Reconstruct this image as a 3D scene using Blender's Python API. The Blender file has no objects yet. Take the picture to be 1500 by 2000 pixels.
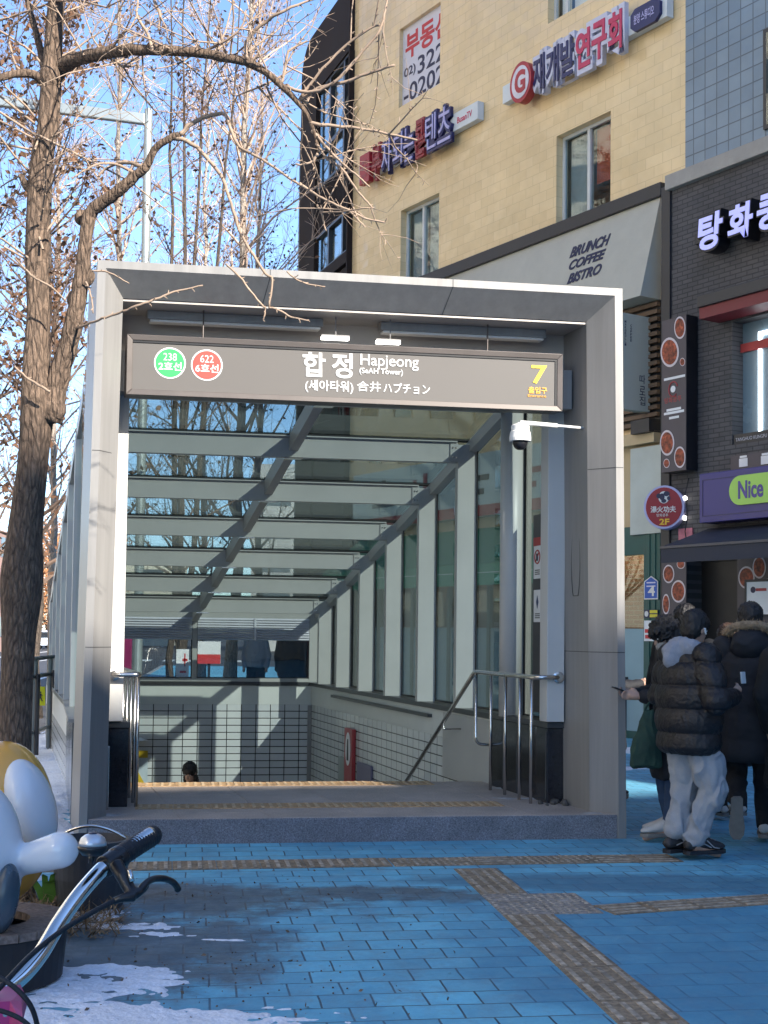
import bpy, bmesh, math, random
from math import sin, cos, tan, atan, atan2, radians, pi, sqrt
from mathutils import Vector, Matrix, noise
random.seed(7)
SC = bpy.context.scene
COL = SC.collection
V = Vector

# ------------------------------------------------------------------ camera
F, PCX, PCY, CAMH = 2600.0, 750.0, 1116.0, 1.6        # focal length and principal point in photo pixels
PITCH, ROLL = atan(121 / 2600), .012
fwd = V((0, cos(PITCH), sin(PITCH)))
_r, _u = V((1, 0, 0)), V((0, -sin(PITCH), cos(PITCH)))
rt = _r * cos(ROLL) + _u * sin(ROLL)
up = _u * cos(ROLL) - _r * sin(ROLL)
CAM = V((0, 0, CAMH))
cd = bpy.data.cameras.new('camera'); cam = bpy.data.objects.new('camera', cd); COL.objects.link(cam)
mw = Matrix((rt, up, -fwd)).transposed().to_4x4(); mw.translation = CAM
cam.matrix_world = mw
cd.sensor_width = 36; cd.lens = F / 2000 * 36
cd.shift_y = (PCY - 1000) / 2000
cd.clip_start = .05; cd.clip_end = 2000
SC.camera = cam

# ------------------------------------------------------------------ light
SUN_H = V((.67, -.742, 0)).normalized(); ELEV = radians(30)
SUN = V((SUN_H.x * cos(ELEV), SUN_H.y * cos(ELEV), sin(ELEV)))
w = bpy.data.worlds.new('World'); SC.world = w; w.use_nodes = True
nt = w.node_tree; bg = nt.nodes['Background']
sky = nt.nodes.new('ShaderNodeTexSky'); sky.sky_type = 'NISHITA'; sky.sun_disc = False
sky.sun_elevation = ELEV; sky.sun_rotation = atan2(SUN_H.x, SUN_H.y); sky.dust_density = .05; sky.air_density = 1.0; sky.ozone_density = 3.2; sky.altitude = 2400
nt.links.new(sky.outputs[0], bg.inputs[0]); bg.inputs[1].default_value = .10
sl = bpy.data.lights.new('sun', 'SUN'); sl.energy = 3.0; sl.angle = radians(.5); sl.color = (1, .93, .82)
so = bpy.data.objects.new('sun', sl); COL.objects.link(so)
so.rotation_euler = SUN.to_track_quat('Z', 'Y').to_euler()
SC.view_settings.view_transform = 'Standard'; SC.view_settings.look = 'None'
SC.view_settings.gamma = 1; SC.view_settings.exposure = 2.0
SC.cycles.max_bounces = 8; SC.cycles.transparent_max_bounces = 16
SC.cycles.use_denoising = True

# ------------------------------------------------------------------ geometry of the place
def ray(x, y): return rt * ((x - PCX) / F) + up * ((PCY - y) / F) + fwd
def hit(x, y, p, n):
    d = ray(x, y); return CAM + d * ((p - CAM).dot(n) / d.dot(n))
def gz(x, y, z=0): return hit(x, y, V((0, 0, z)), V((0, 0, 1)))
def dp(x, y, Y): return hit(x, y, V((0, Y, 0)), V((0, 1, 0)))
ZZ = V((0, 0, 1))
# subway entrance frame: U along its front, W into the depth
YU, YW = radians(9.1), radians(16)
U = V((cos(YU), sin(YU), 0)); W = V((-sin(YW), cos(YW), 0)); NU = V((-sin(YU), cos(YU), 0))
O = gz(140, 1652)
def pt(u, w, z): return O + U * u + W * w + ZZ * z
def fr(x, y, w): return hit(x, y, O + W * w, NU)
def fru(x, y, w): return (fr(x, y, w) - O - W * w).dot(U)
def frz(x, y, w): return fr(x, y, w).z
# street facade: s grows towards the near right, off towards the street
YF = radians(32.4)
FD = V((sin(YF), -cos(YF), 0)); FN = V((-cos(YF), -sin(YF), 0))
B = gz(1228, 1441)
def fp(s, off, z): return B + FD * s + FN * off + ZZ * z
def fa(x, y, off=0):
    p = hit(x, y, B + FN * off, FN); return ((p - B).dot(FD), p.z)

# ------------------------------------------------------------------ objects
def empty(name, loc, label, cat, group=None):
    o = bpy.data.objects.new(name, None); COL.objects.link(o); o.location = loc; o.empty_display_size = .2
    return tag(o, label, cat, group)
def tag(o, label=None, cat=None, group=None, kind=None):
    if label: o['label'] = label
    if cat: o['category'] = cat
    if group: o['group'] = group
    if kind: o['kind'] = kind
    return o
def base(o):
    l = V((0, 0, 0))
    while o is not None: l += o.location; o = o.parent
    return l
def copy_tree(o, parent=None):
    c = o.copy(); COL.objects.link(c)
    if parent: c.parent = parent
    for ch in o.children: copy_tree(ch, c)
    return c
def link(name, me, parent=None, mat=None, smooth=False):
    o = bpy.data.objects.new(name, me); COL.objects.link(o)
    if parent is not None:
        o.parent = parent; me.transform(Matrix.Translation(-base(parent)))
    if mat is not None:
        for m in (mat if isinstance(mat, (list, tuple)) else [mat]): me.materials.append(m)
    if smooth:
        for p in me.polygons: p.use_smooth = True
    return o

class MB:
    def __init__(s): s.v = []; s.f = []; s.m = []; s.mi = 0
    def add(s, vs, fs):
        n = len(s.v); s.v += [tuple(q) for q in vs]
        for f in fs: s.f.append([i + n for i in f]); s.m.append(s.mi)
        return s
    def quad(s, a, b, c, d): return s.add([a, b, c, d], [(0, 1, 2, 3)])
    def hexa(s, p):   # 8 corners: 0-3 one face, 4-7 the opposite
        return s.add(p, [(3, 2, 1, 0), (4, 5, 6, 7), (0, 1, 5, 4), (1, 2, 6, 5), (2, 3, 7, 6), (3, 0, 4, 7)])
    def box(s, p, a, b, c):   # corner and three edge vectors
        p, a, b, c = V(p), V(a), V(b), V(c)
        q = [p, p + a, p + a + b, p + b]
        if a.cross(b).dot(c) < 0: q = q[::-1]
        return s.hexa(q + [x + c for x in q])
    def prism(s, poly, d):
        poly = [V(q) for q in poly]; d = V(d); n = len(poly)
        nrm = V((0, 0, 0))
        for i in range(n): nrm += poly[i].cross(poly[(i + 1) % n])
        if nrm.dot(d) < 0: poly = poly[::-1]
        s.add(poly + [q + d for q in poly], [tuple(range(n))[::-1], tuple(range(n, 2 * n))] + [(i, (i + 1) % n, n + (i + 1) % n, n + i) for i in range(n)])
        return s
    def tube(s, pts, r, k=8, cap=True):
        pts = [V(q) for q in pts]; n = len(pts)
        if not isinstance(r, (list, tuple)): r = [r] * n
        vs = []; last = None
        for i, q in enumerate(pts):
            t = (pts[min(i + 1, n - 1)] - pts[max(i - 1, 0)])
            t = t.normalized() if t.length > 1e-9 else V((0, 0, 1))
            if last is None:
                a = t.orthogonal().normalized()
            else:
                a = last - t * last.dot(t)
                a = a.normalized() if a.length > 1e-6 else t.orthogonal().normalized()
            last = a; b = t.cross(a)
            for j in range(k):
                th = 2 * pi * j / k
                vs.append(q + (a * cos(th) + b * sin(th)) * r[i])
        fs = [(i * k + j, i * k + (j + 1) % k, (i + 1) * k + (j + 1) % k, (i + 1) * k + j) for i in range(n - 1) for j in range(k)]
        if cap: fs += [tuple(range(k))[::-1], tuple(range((n - 1) * k, n * k))]
        return s.add(vs, fs)
    def rings(s, rings, cap=True):
        k = len(rings[0]); n = len(rings); vs = [q for r in rings for q in r]
        fs = [(i * k + j, i * k + (j + 1) % k, (i + 1) * k + (j + 1) % k, (i + 1) * k + j) for i in range(n - 1) for j in range(k)]
        if cap: fs += [tuple(range(k))[::-1], tuple(range((n - 1) * k, n * k))]
        return s.add(vs, fs)
    def lathe(s, c, prof, k=24, axis=None, ax=None):
        # prof: (radius, height) pairs
        z = V(axis).normalized() if axis is not None else ZZ
        a = z.orthogonal().normalized() if ax is None else V(ax); b = z.cross(a)
        return s.rings([[V(c) + (a * cos(2 * pi * j / k) + b * sin(2 * pi * j / k)) * max(r, 1e-4) + z * h for j in range(k)] for r, h in prof])
    def ball(s, c, rx, ry=None, rz=None, k=14, n=9, M=None):
        ry = rx if ry is None else ry; rz = rx if rz is None else rz
        R = []
        for i in range(n + 1):
            ph = -pi / 2 + pi * i / n; rr = max(cos(ph), .001)
            R.append([V(c) + ((M @ V((rx * rr * cos(2 * pi * j / k), ry * rr * sin(2 * pi * j / k), rz * sin(ph)))) if M else V((rx * rr * cos(2 * pi * j / k), ry * rr * sin(2 * pi * j / k), rz * sin(ph)))) for j in range(k)])
        return s.rings(R)
    def disc(s, c, a, b, k=24, d=None):
        poly = [V(c) + V(a) * cos(2 * pi * i / k) + V(b) * sin(2 * pi * i / k) for i in range(k)]
        return s.prism(poly, d) if d is not None else s.add(poly, [tuple(range(k))])
    def mesh(s, name):
        me = bpy.data.meshes.new(name); me.from_pydata(s.v, [], s.f)
        if any(s.m): me.polygons.foreach_set('material_index', s.m)
        me.update(); return me
    def build(s, name, mat, parent=None, smooth=False, bevel=0):
        me = s.mesh(name)
        o = link(name, me, parent, mat, smooth)
        if bevel:
            m = o.modifiers.new('bevel', 'BEVEL'); m.width = bevel; m.segments = 2; m.limit_method = 'ANGLE'; m.angle_limit = radians(40)
            m.harden_normals = False
        return o

def fuse(parts, voxel, smooth=6, disp=None):
    """union of overlapping closed shapes as one continuous surface"""
    me = parts.mesh('tmp'); o = bpy.data.objects.new('tmp', me); COL.objects.link(o)
    m = o.modifiers.new('r', 'REMESH'); m.mode = 'VOXEL'; m.voxel_size = voxel
    if smooth:
        k = o.modifiers.new('s', 'SMOOTH'); k.factor = .5; k.iterations = smooth
    dg = bpy.context.evaluated_depsgraph_get(); dg.update()
    r = bpy.data.meshes.new_from_object(o.evaluated_get(dg))
    bpy.data.objects.remove(o); bpy.data.meshes.remove(me)
    if disp:
        nv = [v.normal.copy() for v in r.vertices]
        for v, n in zip(r.vertices, nv): v.co += n * disp(v.co, n)
        r.update()
    for p in r.polygons: p.use_smooth = True
    return r

def text_mesh(body, bold=0., shear=0., extrude=0., res=4, spacing=1.):
    c = bpy.data.curves.new('t', 'FONT'); c.body = body; c.offset = bold; c.shear = shear; c.extrude = extrude; c.resolution_u = res; c.space_character = spacing
    o = bpy.data.objects.new('t', c); COL.objects.link(o)
    dg = bpy.context.evaluated_depsgraph_get(); dg.update()
    me = bpy.data.meshes.new_from_object(o.evaluated_get(dg)); me.materials.clear()
    bpy.data.objects.remove(o); bpy.data.curves.remove(c)
    return me
def letters(name, body, mat, parent, c00, c10, c01, out=.004, thick=.004, bold=.01, shear=0., spacing=1., fit=True, side=None):
    """lettering filling the box with lower-left c00, lower-right c10, upper-left c01, standing out of it by thick"""
    me = text_mesh(body, bold, shear, .5, spacing=spacing)
    xs = [v.co.x for v in me.vertices]; ys = [v.co.y for v in me.vertices]
    x0, x1, y0, y1 = min(xs), max(xs), min(ys), max(ys)
    c00, c10, c01 = V(c00), V(c10), V(c01); a = c10 - c00; b = c01 - c00; n = a.cross(b).normalized()
    for v in me.vertices:
        v.co = c00 + a * ((v.co.x - x0) / (x1 - x0)) + b * ((v.co.y - y0) / (y1 - y0)) + n * (out + thick * (v.co.z + .5))
    me.update()
    o = link(name, me, parent, mat)
    if side is not None:
        me.materials.append(side)
        for p in me.polygons:
            if abs(p.normal.dot(n)) < .5: p.material_index = 1
    return o

# ------------------------------------------------------------------ materials
MATS = {}
def new_mat(name):
    m = bpy.data.materials.new(name); m.use_nodes = True
    return m, m.node_tree, m.node_tree.nodes['Principled BSDF']
def N(nt, typ, **kw):
    n = nt.nodes.new(typ)
    for k, v in kw.items(): setattr(n, k, v)
    return n
def mat(name, col, rough=.5, metal=0., var=.12, scale=6., bump=0., bscale=60., coat=0., emit=0., spec=.5, rvar=.12, fine=.0, fscale=90., streak=False):
    if name in MATS: return MATS[name]
    m, nt, b = new_mat(name); L = nt.links.new
    tc = N(nt, 'ShaderNodeTexCoord')
    no = N(nt, 'ShaderNodeTexNoise'); no.inputs['Scale'].default_value = scale; no.inputs['Detail'].default_value = 6; no.inputs['Roughness'].default_value = .62
    if streak:
        mp = N(nt, 'ShaderNodeMapping'); mp.inputs['Scale'].default_value = (9, 9, .5); L(tc.outputs['Object'], mp.inputs[0]); L(mp.outputs[0], no.inputs['Vector'])
    else: L(tc.outputs['Object'], no.inputs['Vector'])
    cr = N(nt, 'ShaderNodeValToRGB'); e = cr.color_ramp.elements
    e[0].position = .3; e[1].position = .7
    e[0].color = (*[c * (1 - var) for c in col], 1); e[1].color = (*[min(1, c * (1 + var)) for c in col], 1)
    L(no.outputs['Fac'], cr.inputs['Fac'])
    out = cr.outputs['Color']
    if fine:
        n2 = N(nt, 'ShaderNodeTexNoise'); n2.inputs['Scale'].default_value = fscale; n2.inputs['Detail'].default_value = 3
        L(tc.outputs['Object'], n2.inputs['Vector'])
        mr = N(nt, 'ShaderNodeMapRange'); mr.inputs['From Min'].default_value = .3; mr.inputs['From Max'].default_value = .7; mr.inputs['To Min'].default_value = 1 - fine; mr.inputs['To Max'].default_value = 1 + fine
        L(n2.outputs['Fac'], mr.inputs['Value'])
        mx = N(nt, 'ShaderNodeMix', data_type='RGBA', blend_type='MULTIPLY'); mx.inputs[0].default_value = 1
        L(out, mx.inputs[6]); L(mr.outputs[0], mx.inputs[7]); out = mx.outputs[2]
    L(out, b.inputs['Base Color'])
    mr = N(nt, 'ShaderNodeMapRange'); mr.inputs['To Min'].default_value = max(.02, rough - rvar); mr.inputs['To Max'].default_value = min(1, rough + rvar)
    L(no.outputs['Fac'], mr.inputs['Value']); L(mr.outputs[0], b.inputs['Roughness'])
    b.inputs['Metallic'].default_value = metal; b.inputs['Coat Weight'].default_value = coat; b.inputs['Specular IOR Level'].default_value = spec
    if emit:
        b.inputs['Emission Color'].default_value = (*col, 1); b.inputs['Emission Strength'].default_value = emit
    if bump:
        n3 = N(nt, 'ShaderNodeTexNoise'); n3.inputs['Scale'].default_value = bscale; n3.inputs['Detail'].default_value = 5
        L(tc.outputs['Object'], n3.inputs['Vector'])
        bp = N(nt, 'ShaderNodeBump'); bp.inputs['Strength'].default_value = bump; bp.inputs['Distance'].default_value = .02
        L(n3.outputs['Fac'], bp.inputs['Height']); L(bp.outputs[0], b.inputs['Normal'])
    MATS[name] = m; return m
def wall_vec(nt, ang, plane='xz', off=(0, 0)):
    """world position turned by ang about Z, as (along, up) coordinates"""
    g = N(nt, 'ShaderNodeNewGeometry'); r = N(nt, 'ShaderNodeVectorRotate', rotation_type='Z_AXIS'); r.inputs['Angle'].default_value = -ang
    nt.links.new(g.outputs['Position'], r.inputs['Vector'])
    s = N(nt, 'ShaderNodeSeparateXYZ'); nt.links.new(r.outputs[0], s.inputs[0])
    c = N(nt, 'ShaderNodeCombineXYZ')
    nt.links.new(s.outputs[0], c.inputs[0]); nt.links.new(s.outputs[2 if plane == 'xz' else 1], c.inputs[1])
    return c.outputs[0], g
def tile_mat(name, ang, c1, c2, mortar, bw, bh, ms, rough=.4, offset=.5, bump=.4, plane='xz', warp=.0, tilt=0., dirt=.15, msmooth=.1):
    m, nt, b = new_mat(name); L = nt.links.new
    vec, g = wall_vec(nt, ang, plane)
    br = N(nt, 'ShaderNodeTexBrick'); br.offset = offset; br.squash = 1
    br.inputs['Scale'].default_value = 1; br.inputs['Brick Width'].default_value = bw; br.inputs['Row Height'].default_value = bh
    br.inputs['Mortar Size'].default_value = ms; br.inputs['Mortar Smooth'].default_value = msmooth
    br.inputs['Color1'].default_value = (*c1, 1); br.inputs['Color2'].default_value = (*c2, 1); br.inputs['Mortar'].default_value = (*mortar, 1)
    L(vec, br.inputs['Vector'])
    no = N(nt, 'ShaderNodeTexNoise'); no.inputs['Scale'].default_value = .8; no.inputs['Detail'].default_value = 8; no.inputs['Roughness'].default_value = .65
    L(g.outputs['Position'], no.inputs['Vector'])
    mr = N(nt, 'ShaderNodeMapRange'); mr.inputs['From Min'].default_value = .3; mr.inputs['From Max'].default_value = .7; mr.inputs['To Min'].default_value = 1 - dirt; mr.inputs['To Max'].default_value = 1 + dirt
    L(no.outputs['Fac'], mr.inputs['Value'])
    mx = N(nt, 'ShaderNodeMix', data_type='RGBA', blend_type='MULTIPLY'); mx.inputs[0].default_value = 1
    L(br.outputs['Color'], mx.inputs[6]); L(mr.outputs[0], mx.inputs[7]); L(mx.outputs[2], b.inputs['Base Color'])
    b.inputs['Roughness'].default_value = rough
    bp = N(nt, 'ShaderNodeBump'); bp.inputs['Strength'].default_value = bump; bp.inputs['Distance'].default_value = .01; bp.invert = True
    L(br.outputs['Fac'], bp.inputs['Height'])
    nrm = bp.outputs[0]
    if tilt:
        n2 = N(nt, 'ShaderNodeTexNoise'); n2.inputs['Scale'].default_value = 3.5; n2.inputs['Detail'].default_value = 1
        L(g.outputs['Position'], n2.inputs['Vector'])
        b2 = N(nt, 'ShaderNodeBump'); b2.inputs['Strength'].default_value = tilt; b2.inputs['Distance'].default_value = .05
        L(n2.outputs['Fac'], b2.inputs['Height']); L(nrm, b2.inputs['Normal']); nrm = b2.outputs[0]
    L(nrm, b.inputs['Normal'])
    MATS[name] = m; return m
def glass_mat(name, tint, refl=1.0, rough=.005, ior=1.5):
    m = bpy.data.materials.new(name); m.use_nodes = True; nt = m.node_tree; nt.nodes.clear(); L = nt.links.new
    o = N(nt, 'ShaderNodeOutputMaterial'); mx = N(nt, 'ShaderNodeMixShader'); t = N(nt, 'ShaderNodeBsdfTransparent'); g = N(nt, 'ShaderNodeBsdfGlossy')
    t.inputs[0].default_value = (*tint, 1); g.inputs['Roughness'].default_value = rough; g.inputs[0].default_value = (.95, 1, .98, 1)
    ge = N(nt, 'ShaderNodeNewGeometry'); dt = N(nt, 'ShaderNodeVectorMath', operation='DOT_PRODUCT'); L(ge.outputs['Incoming'], dt.inputs[0]); L(ge.outputs['Normal'], dt.inputs[1])
    ab = N(nt, 'ShaderNodeMath', operation='ABSOLUTE'); L(dt.outputs['Value'], ab.inputs[0])
    om = N(nt, 'ShaderNodeMath', operation='SUBTRACT'); om.inputs[0].default_value = 1; L(ab.outputs[0], om.inputs[1])
    p5 = N(nt, 'ShaderNodeMath', operation='POWER'); p5.inputs[1].default_value = 5; L(om.outputs[0], p5.inputs[0])
    f = N(nt, 'ShaderNodeMath', operation='MULTIPLY_ADD'); f.inputs[1].default_value = .96; f.inputs[2].default_value = .04; L(p5.outputs[0], f.inputs[0])
    ml = N(nt, 'ShaderNodeMath', operation='MULTIPLY'); ml.inputs[1].default_value = refl; ml.use_clamp = True
    no = N(nt, 'ShaderNodeTexNoise'); no.inputs['Scale'].default_value = 1.3; bp = N(nt, 'ShaderNodeBump'); bp.inputs['Strength'].default_value = .03; bp.inputs['Distance'].default_value = .1
    L(no.outputs['Fac'], bp.inputs['Height']); L(bp.outputs[0], g.inputs['Normal'])
    L(f.outputs[0], ml.inputs[0]); L(ml.outputs[0], mx.inputs[0]); L(t.outputs[0], mx.inputs[1]); L(g.outputs[0], mx.inputs[2]); L(mx.outputs[0], o.inputs[0])
    MATS[name] = m; return m

alu = mat('aluminium_panel', (.262, .254, .246), .42, .15, .11, 1.5, rvar=.1, streak=True)
alu_dark = mat('brown_grey_ceiling', (.40, .365, .335), .5, .2, .06, 2)
white_paint = mat('white_painted_steel', (.40, .405, .395), .4, 0, .05, 2)
white_col = mat('white_column_paint', (.52, .515, .50), .4, 0, .04, 2)
black_granite = mat('polished_black_granite', (.018, .018, .022), .14, 0, .3, 30, fine=.4, fscale=160)
granite = mat('grey_granite', (.17, .17, .19), .6, 0, .18, 5, .25, 90, fine=.5, fscale=110)
landing_m = mat('landing_granite', (.38, .325, .29), .6, 0, .2, 2.5, .2, 60, fine=.3, fscale=90)
steel = mat('stainless_steel', (.62, .60, .58), .22, 1, .06, 8, rvar=.08)
chrome = mat('polished_aluminium', (.74, .73, .71), .14, 1, .04, 8, rvar=.05)
black_rubber = mat('black_rubber', (.016, .017, .022), .6, 0, .2, 30, .2, 220)
black_plastic = mat('black_plastic', (.014, .014, .017), .32, 0, .2, 20)
dark_grey_plastic = mat('dark_grey_plastic', (.05, .055, .065), .42, 0, .15, 8)
sign_box = mat('sign_brown_metal', (.105, .09, .083), .42, .3, .06, 3)
sign_face = mat('sign_face_film', (.108, .099, .092), .55, 0, .03, 2)
white_let = mat('white_lettering', (.66, .66, .65), .5, 0, .02)
yellow_let = mat('yellow_lettering', (.85, .60, .03), .5, 0, .03)
orange_let = mat('orange_lettering', (.85, .40, .05), .5, 0, .03)
green_badge = mat('green_badge', (.03, .50, .10), .5, 0, .03)
red_badge = mat('red_badge', (.68, .06, .045), .5, 0, .03)
gasket = mat('black_gasket', (.012, .012, .014), .5, 0, .2)
dark_steel = mat('dark_painted_steel', (.022, .023, .028), .45, 0, .2, 6)
snow_m = mat('snow', (.80, .83, .90), .75, 0, .08, 5, .6, 40, fine=.1, fscale=60)
roof_glass = glass_mat('roof_glass', (.54, .60, .60), 1.5)
wall_glass = glass_mat('wall_glass', (.50, .55, .555), 1.0)
win_glass = glass_mat('window_glass', (.80, .85, .85), 1.5)

# ================================================================== GROUND
PIT_W0, PIT_W1, PIT_U0, PIT_U1 = 2.42, 9.86, .36, 4.02
def pave_mat():
    m, nt, b = new_mat('blue_painted_pavers'); L = nt.links.new
    vec, g = wall_vec(nt, radians(8.2), 'xy')
    nz = N(nt, 'ShaderNodeTexNoise'); nz.inputs['Scale'].default_value = 3; L(g.outputs['Position'], nz.inputs['Vector'])
    vm = N(nt, 'ShaderNodeVectorMath', operation='MULTIPLY_ADD'); vm.inputs[1].default_value = (.016, .016, 0); L(nz.outputs['Color'], vm.inputs[0]); L(vec, vm.inputs[2])
    br = N(nt, 'ShaderNodeTexBrick'); br.offset = .5
    br.inputs['Scale'].default_value = 1; br.inputs['Brick Width'].default_value = .235; br.inputs['Row Height'].default_value = .205
    br.inputs['Mortar Size'].default_value = .0055; br.inputs['Mortar Smooth'].default_value = .25
    br.inputs['Color1'].default_value = (.115, .365, .53, 1); br.inputs['Color2'].default_value = (.15, .495, .70, 1); br.inputs['Mortar'].default_value = (.03, .06, .09, 1)
    L(vm.outputs[0], br.inputs['Vector'])
    def noise_(scale, det=8, rough=.65, dist=0):
        n = N(nt, 'ShaderNodeTexNoise'); n.inputs['Scale'].default_value = scale; n.inputs['Detail'].default_value = det; n.inputs['Roughness'].default_value = rough; n.inputs['Distortion'].default_value = dist
        L(vec, n.inputs['Vector']); return n.outputs['Fac']
    def ramp(x, a, c, lo=0., hi=1.):
        r = N(nt, 'ShaderNodeMapRange'); r.inputs['From Min'].default_value = a; r.inputs['From Max'].default_value = c; r.inputs['To Min'].default_value = lo; r.inputs['To Max'].default_value = hi; r.interpolation_type = 'SMOOTHSTEP'
        L(x, r.inputs['Value']); return r.outputs[0]
    def math(op, a, c):
        n = N(nt, 'ShaderNodeMath', operation=op)
        for i, q in ((0, a), (1, c)):
            if isinstance(q, (int, float)): n.inputs[i].default_value = q
            else: L(q, n.inputs[i])
        return n.outputs[0]
    def mixc(f, a, c, mode='MIX'):
        n = N(nt, 'ShaderNodeMix', data_type='RGBA', blend_type=mode)
        if isinstance(f, (int, float)): n.inputs[0].default_value = f
        else: L(f, n.inputs[0])
        for i, q in ((6, a), (7, c)):
            if isinstance(q, tuple): n.inputs[i].default_value = (*q, 1)
            else: L(q, n.inputs[i])
        return n.outputs[2]
    col = br.outputs['Color']
    # paint of uneven age
    col = mixc(ramp(noise_(.55, 4), .38, .62, 0, .55), col, (.058, .24, .41))
    col = mixc(ramp(noise_(22, 6, .8), .25, .75, 0, 1), col, mixc(1., col, (1.28, 1.2, 1.12), 'MULTIPLY'))
    # worn, trodden patch with soil in front of the entrance and around the planter
    sx = N(nt, 'ShaderNodeSeparateXYZ'); L(g.outputs['Position'], sx.inputs[0])
    def blob(px, py, rx, ry):
        c = gz(px, py)
        dx = math('DIVIDE', math('SUBTRACT', sx.outputs[0], c.x), rx); dy = math('DIVIDE', math('SUBTRACT', sx.outputs[1], c.y), ry)
        return math('SUBTRACT', 1., math('ADD', math('MULTIPLY', dx, dx), math('MULTIPLY', dy, dy)))
    wear = math('MAXIMUM', blob(330, 1755, 1.25, .62), blob(120, 1850, 1.35, 1.3))
    wear = math('MAXIMUM', wear, math('MULTIPLY', blob(720, 1745, 1.1, .3), .75))
    wear = math('ADD', wear, math('MULTIPLY', math('SUBTRACT', noise_(2.2, 9, .75), .5), 2.6))
    col = mixc(ramp(wear, .0, .7, 0, .85), col, mixc(ramp(noise_(7, 8, .75), .35, .65), (.10, .105, .11), (.065, .075, .09)))
    soil = math('ADD', math('MAXIMUM', blob(300, 1745, .8, .35), math('MULTIPLY', blob(720, 1788, .55, .12), .8)), math('MULTIPLY', math('SUBTRACT', noise_(3.5, 8, .8), .5), 3.2))
    col = mixc(ramp(soil, .45, 1.3, 0, .7), col, (.085, .065, .05))
    # thin salt and powdered snow
    salt = math('ADD', math('MULTIPLY', blob(420, 1740, 2.4, 1.3), .45), math('MULTIPLY', math('SUBTRACT', noise_(9, 10, .85), .5), 3.4))
    col = mixc(ramp(salt, .75, 1.5, 0, .6), col, (.42, .45, .5))
    col = mixc(ramp(noise_(4.5, 10, .82), .44, .70, 0, .55), col, (.17, .25, .32))
    col = mixc(ramp(noise_(1.1, 8, .75), .48, .75, 0, .4), col, (.06, .15, .23))
    # chips in the paint
    col = mixc(ramp(noise_(55, 4, .7), .66, .74, 0, .55), col, (.09, .11, .14))
    # older, duller paint on the right of the guide strip and further off
    old = math('ADD', blob(1480, 1870, 1.7, 1.6), math('MULTIPLY', math('SUBTRACT', noise_(1.6, 7), .5), 1.2))
    col = mixc(ramp(old, -.1, .5, 0, .55), col, (.05, .20, .35))
    old2 = math('ADD', blob(1300, 1725, 1.9, .38), math('MULTIPLY', math('SUBTRACT', noise_(2.6, 7), .5), 1.4))
    col = mixc(ramp(old2, 0., .6, 0, .7), col, (.06, .16, .25))
    L(col, b.inputs['Base Color'])
    L(ramp(noise_(4, 6), .3, .7, .45, .75), b.inputs['Roughness'])
    h = math('ADD', math('MULTIPLY', br.outputs['Fac'], -1.), math('MULTIPLY', noise_(60, 5), .35))
    bp = N(nt, 'ShaderNodeBump'); bp.inputs['Strength'].default_value = .55; bp.inputs['Distance'].default_value = .008
    L(h, bp.inputs['Height']); L(bp.outputs[0], b.inputs['Normal'])
    return m
pave = pave_mat()
asphalt = mat('asphalt', (.055, .055, .06), .85, 0, .2, .6, .3, 80, fine=.3, fscale=60)
lane_white = mat('lane_paint', (.62, .62, .60), .7, 0, .2, 3)
kerb_m = mat('kerb_granite', (.30, .30, .30), .7, 0, .15, 4, .2, 60)

def ring_sheet(name, inner, outer, m, z):
    mb = MB()
    for i in range(4):
        j = (i + 1) % 4
        mb.quad(V((*inner[i][:2], z)), V((*inner[j][:2], z)), V((*outer[j][:2], z)), V((*outer[i][:2], z)))
    o = mb.build(name, m); me = o.data
    bm = bmesh.new(); bm.from_mesh(me); bmesh.ops.recalc_face_normals(bm, faces=bm.faces)
    if sum(f.normal.z for f in bm.faces) < 0: bmesh.ops.reverse_faces(bm, faces=bm.faces)
    bm.to_mesh(me); bm.free()
    return tag(o, kind='structure')
pit = [pt(PIT_U0, PIT_W0, 0), pt(PIT_U1, PIT_W0, 0), pt(PIT_U1, PIT_W1, 0), pt(PIT_U0, PIT_W1, 0)]
KD = V((-sin(radians(7)), cos(radians(7)), 0)); KN = V((-KD.y, KD.x, 0))     # kerb line along the road
K0 = V((-3.75, 10, 0))
def kp(a, n, z=0): return K0 + KD * a + KN * n + ZZ * z
ring_sheet('pavement', pit, [kp(-40, 0), V((45, -40, 0)), V((60, 60, 0)), kp(52, 0)], pave, 0)
ring_sheet('road', pit, [V((-900, -300, 0)), V((900, -300, 0)), V((900, 900, 0)), V((-900, 900, 0))], asphalt, -.13)
mb = MB()
for i in range(92):
    mb.box(kp(-40 + i, .003, -.126), KD * .985, KN * .17, ZZ * .132)
tag(mb.build('kerb', kerb_m, bevel=.012), kind='structure')
mb = MB()
for k in range(14):
    for n in (3.6, 7.1):
        mb.box(kp(4 + 10 * k, n, -.127), KD * 5, KN * .15, ZZ * .004)
for n in (10.5, 10.8):
    mb.box(kp(-30, n, -.127), KD * 190, KN * .13, ZZ * .004)
for k in range(12):
    mb.box(kp(66, -9 + k * 1.3, -.1265), KD * 4, KN * .6, ZZ * .004)
tag(mb.build('lane_markings', lane_white), kind='structure')

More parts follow.
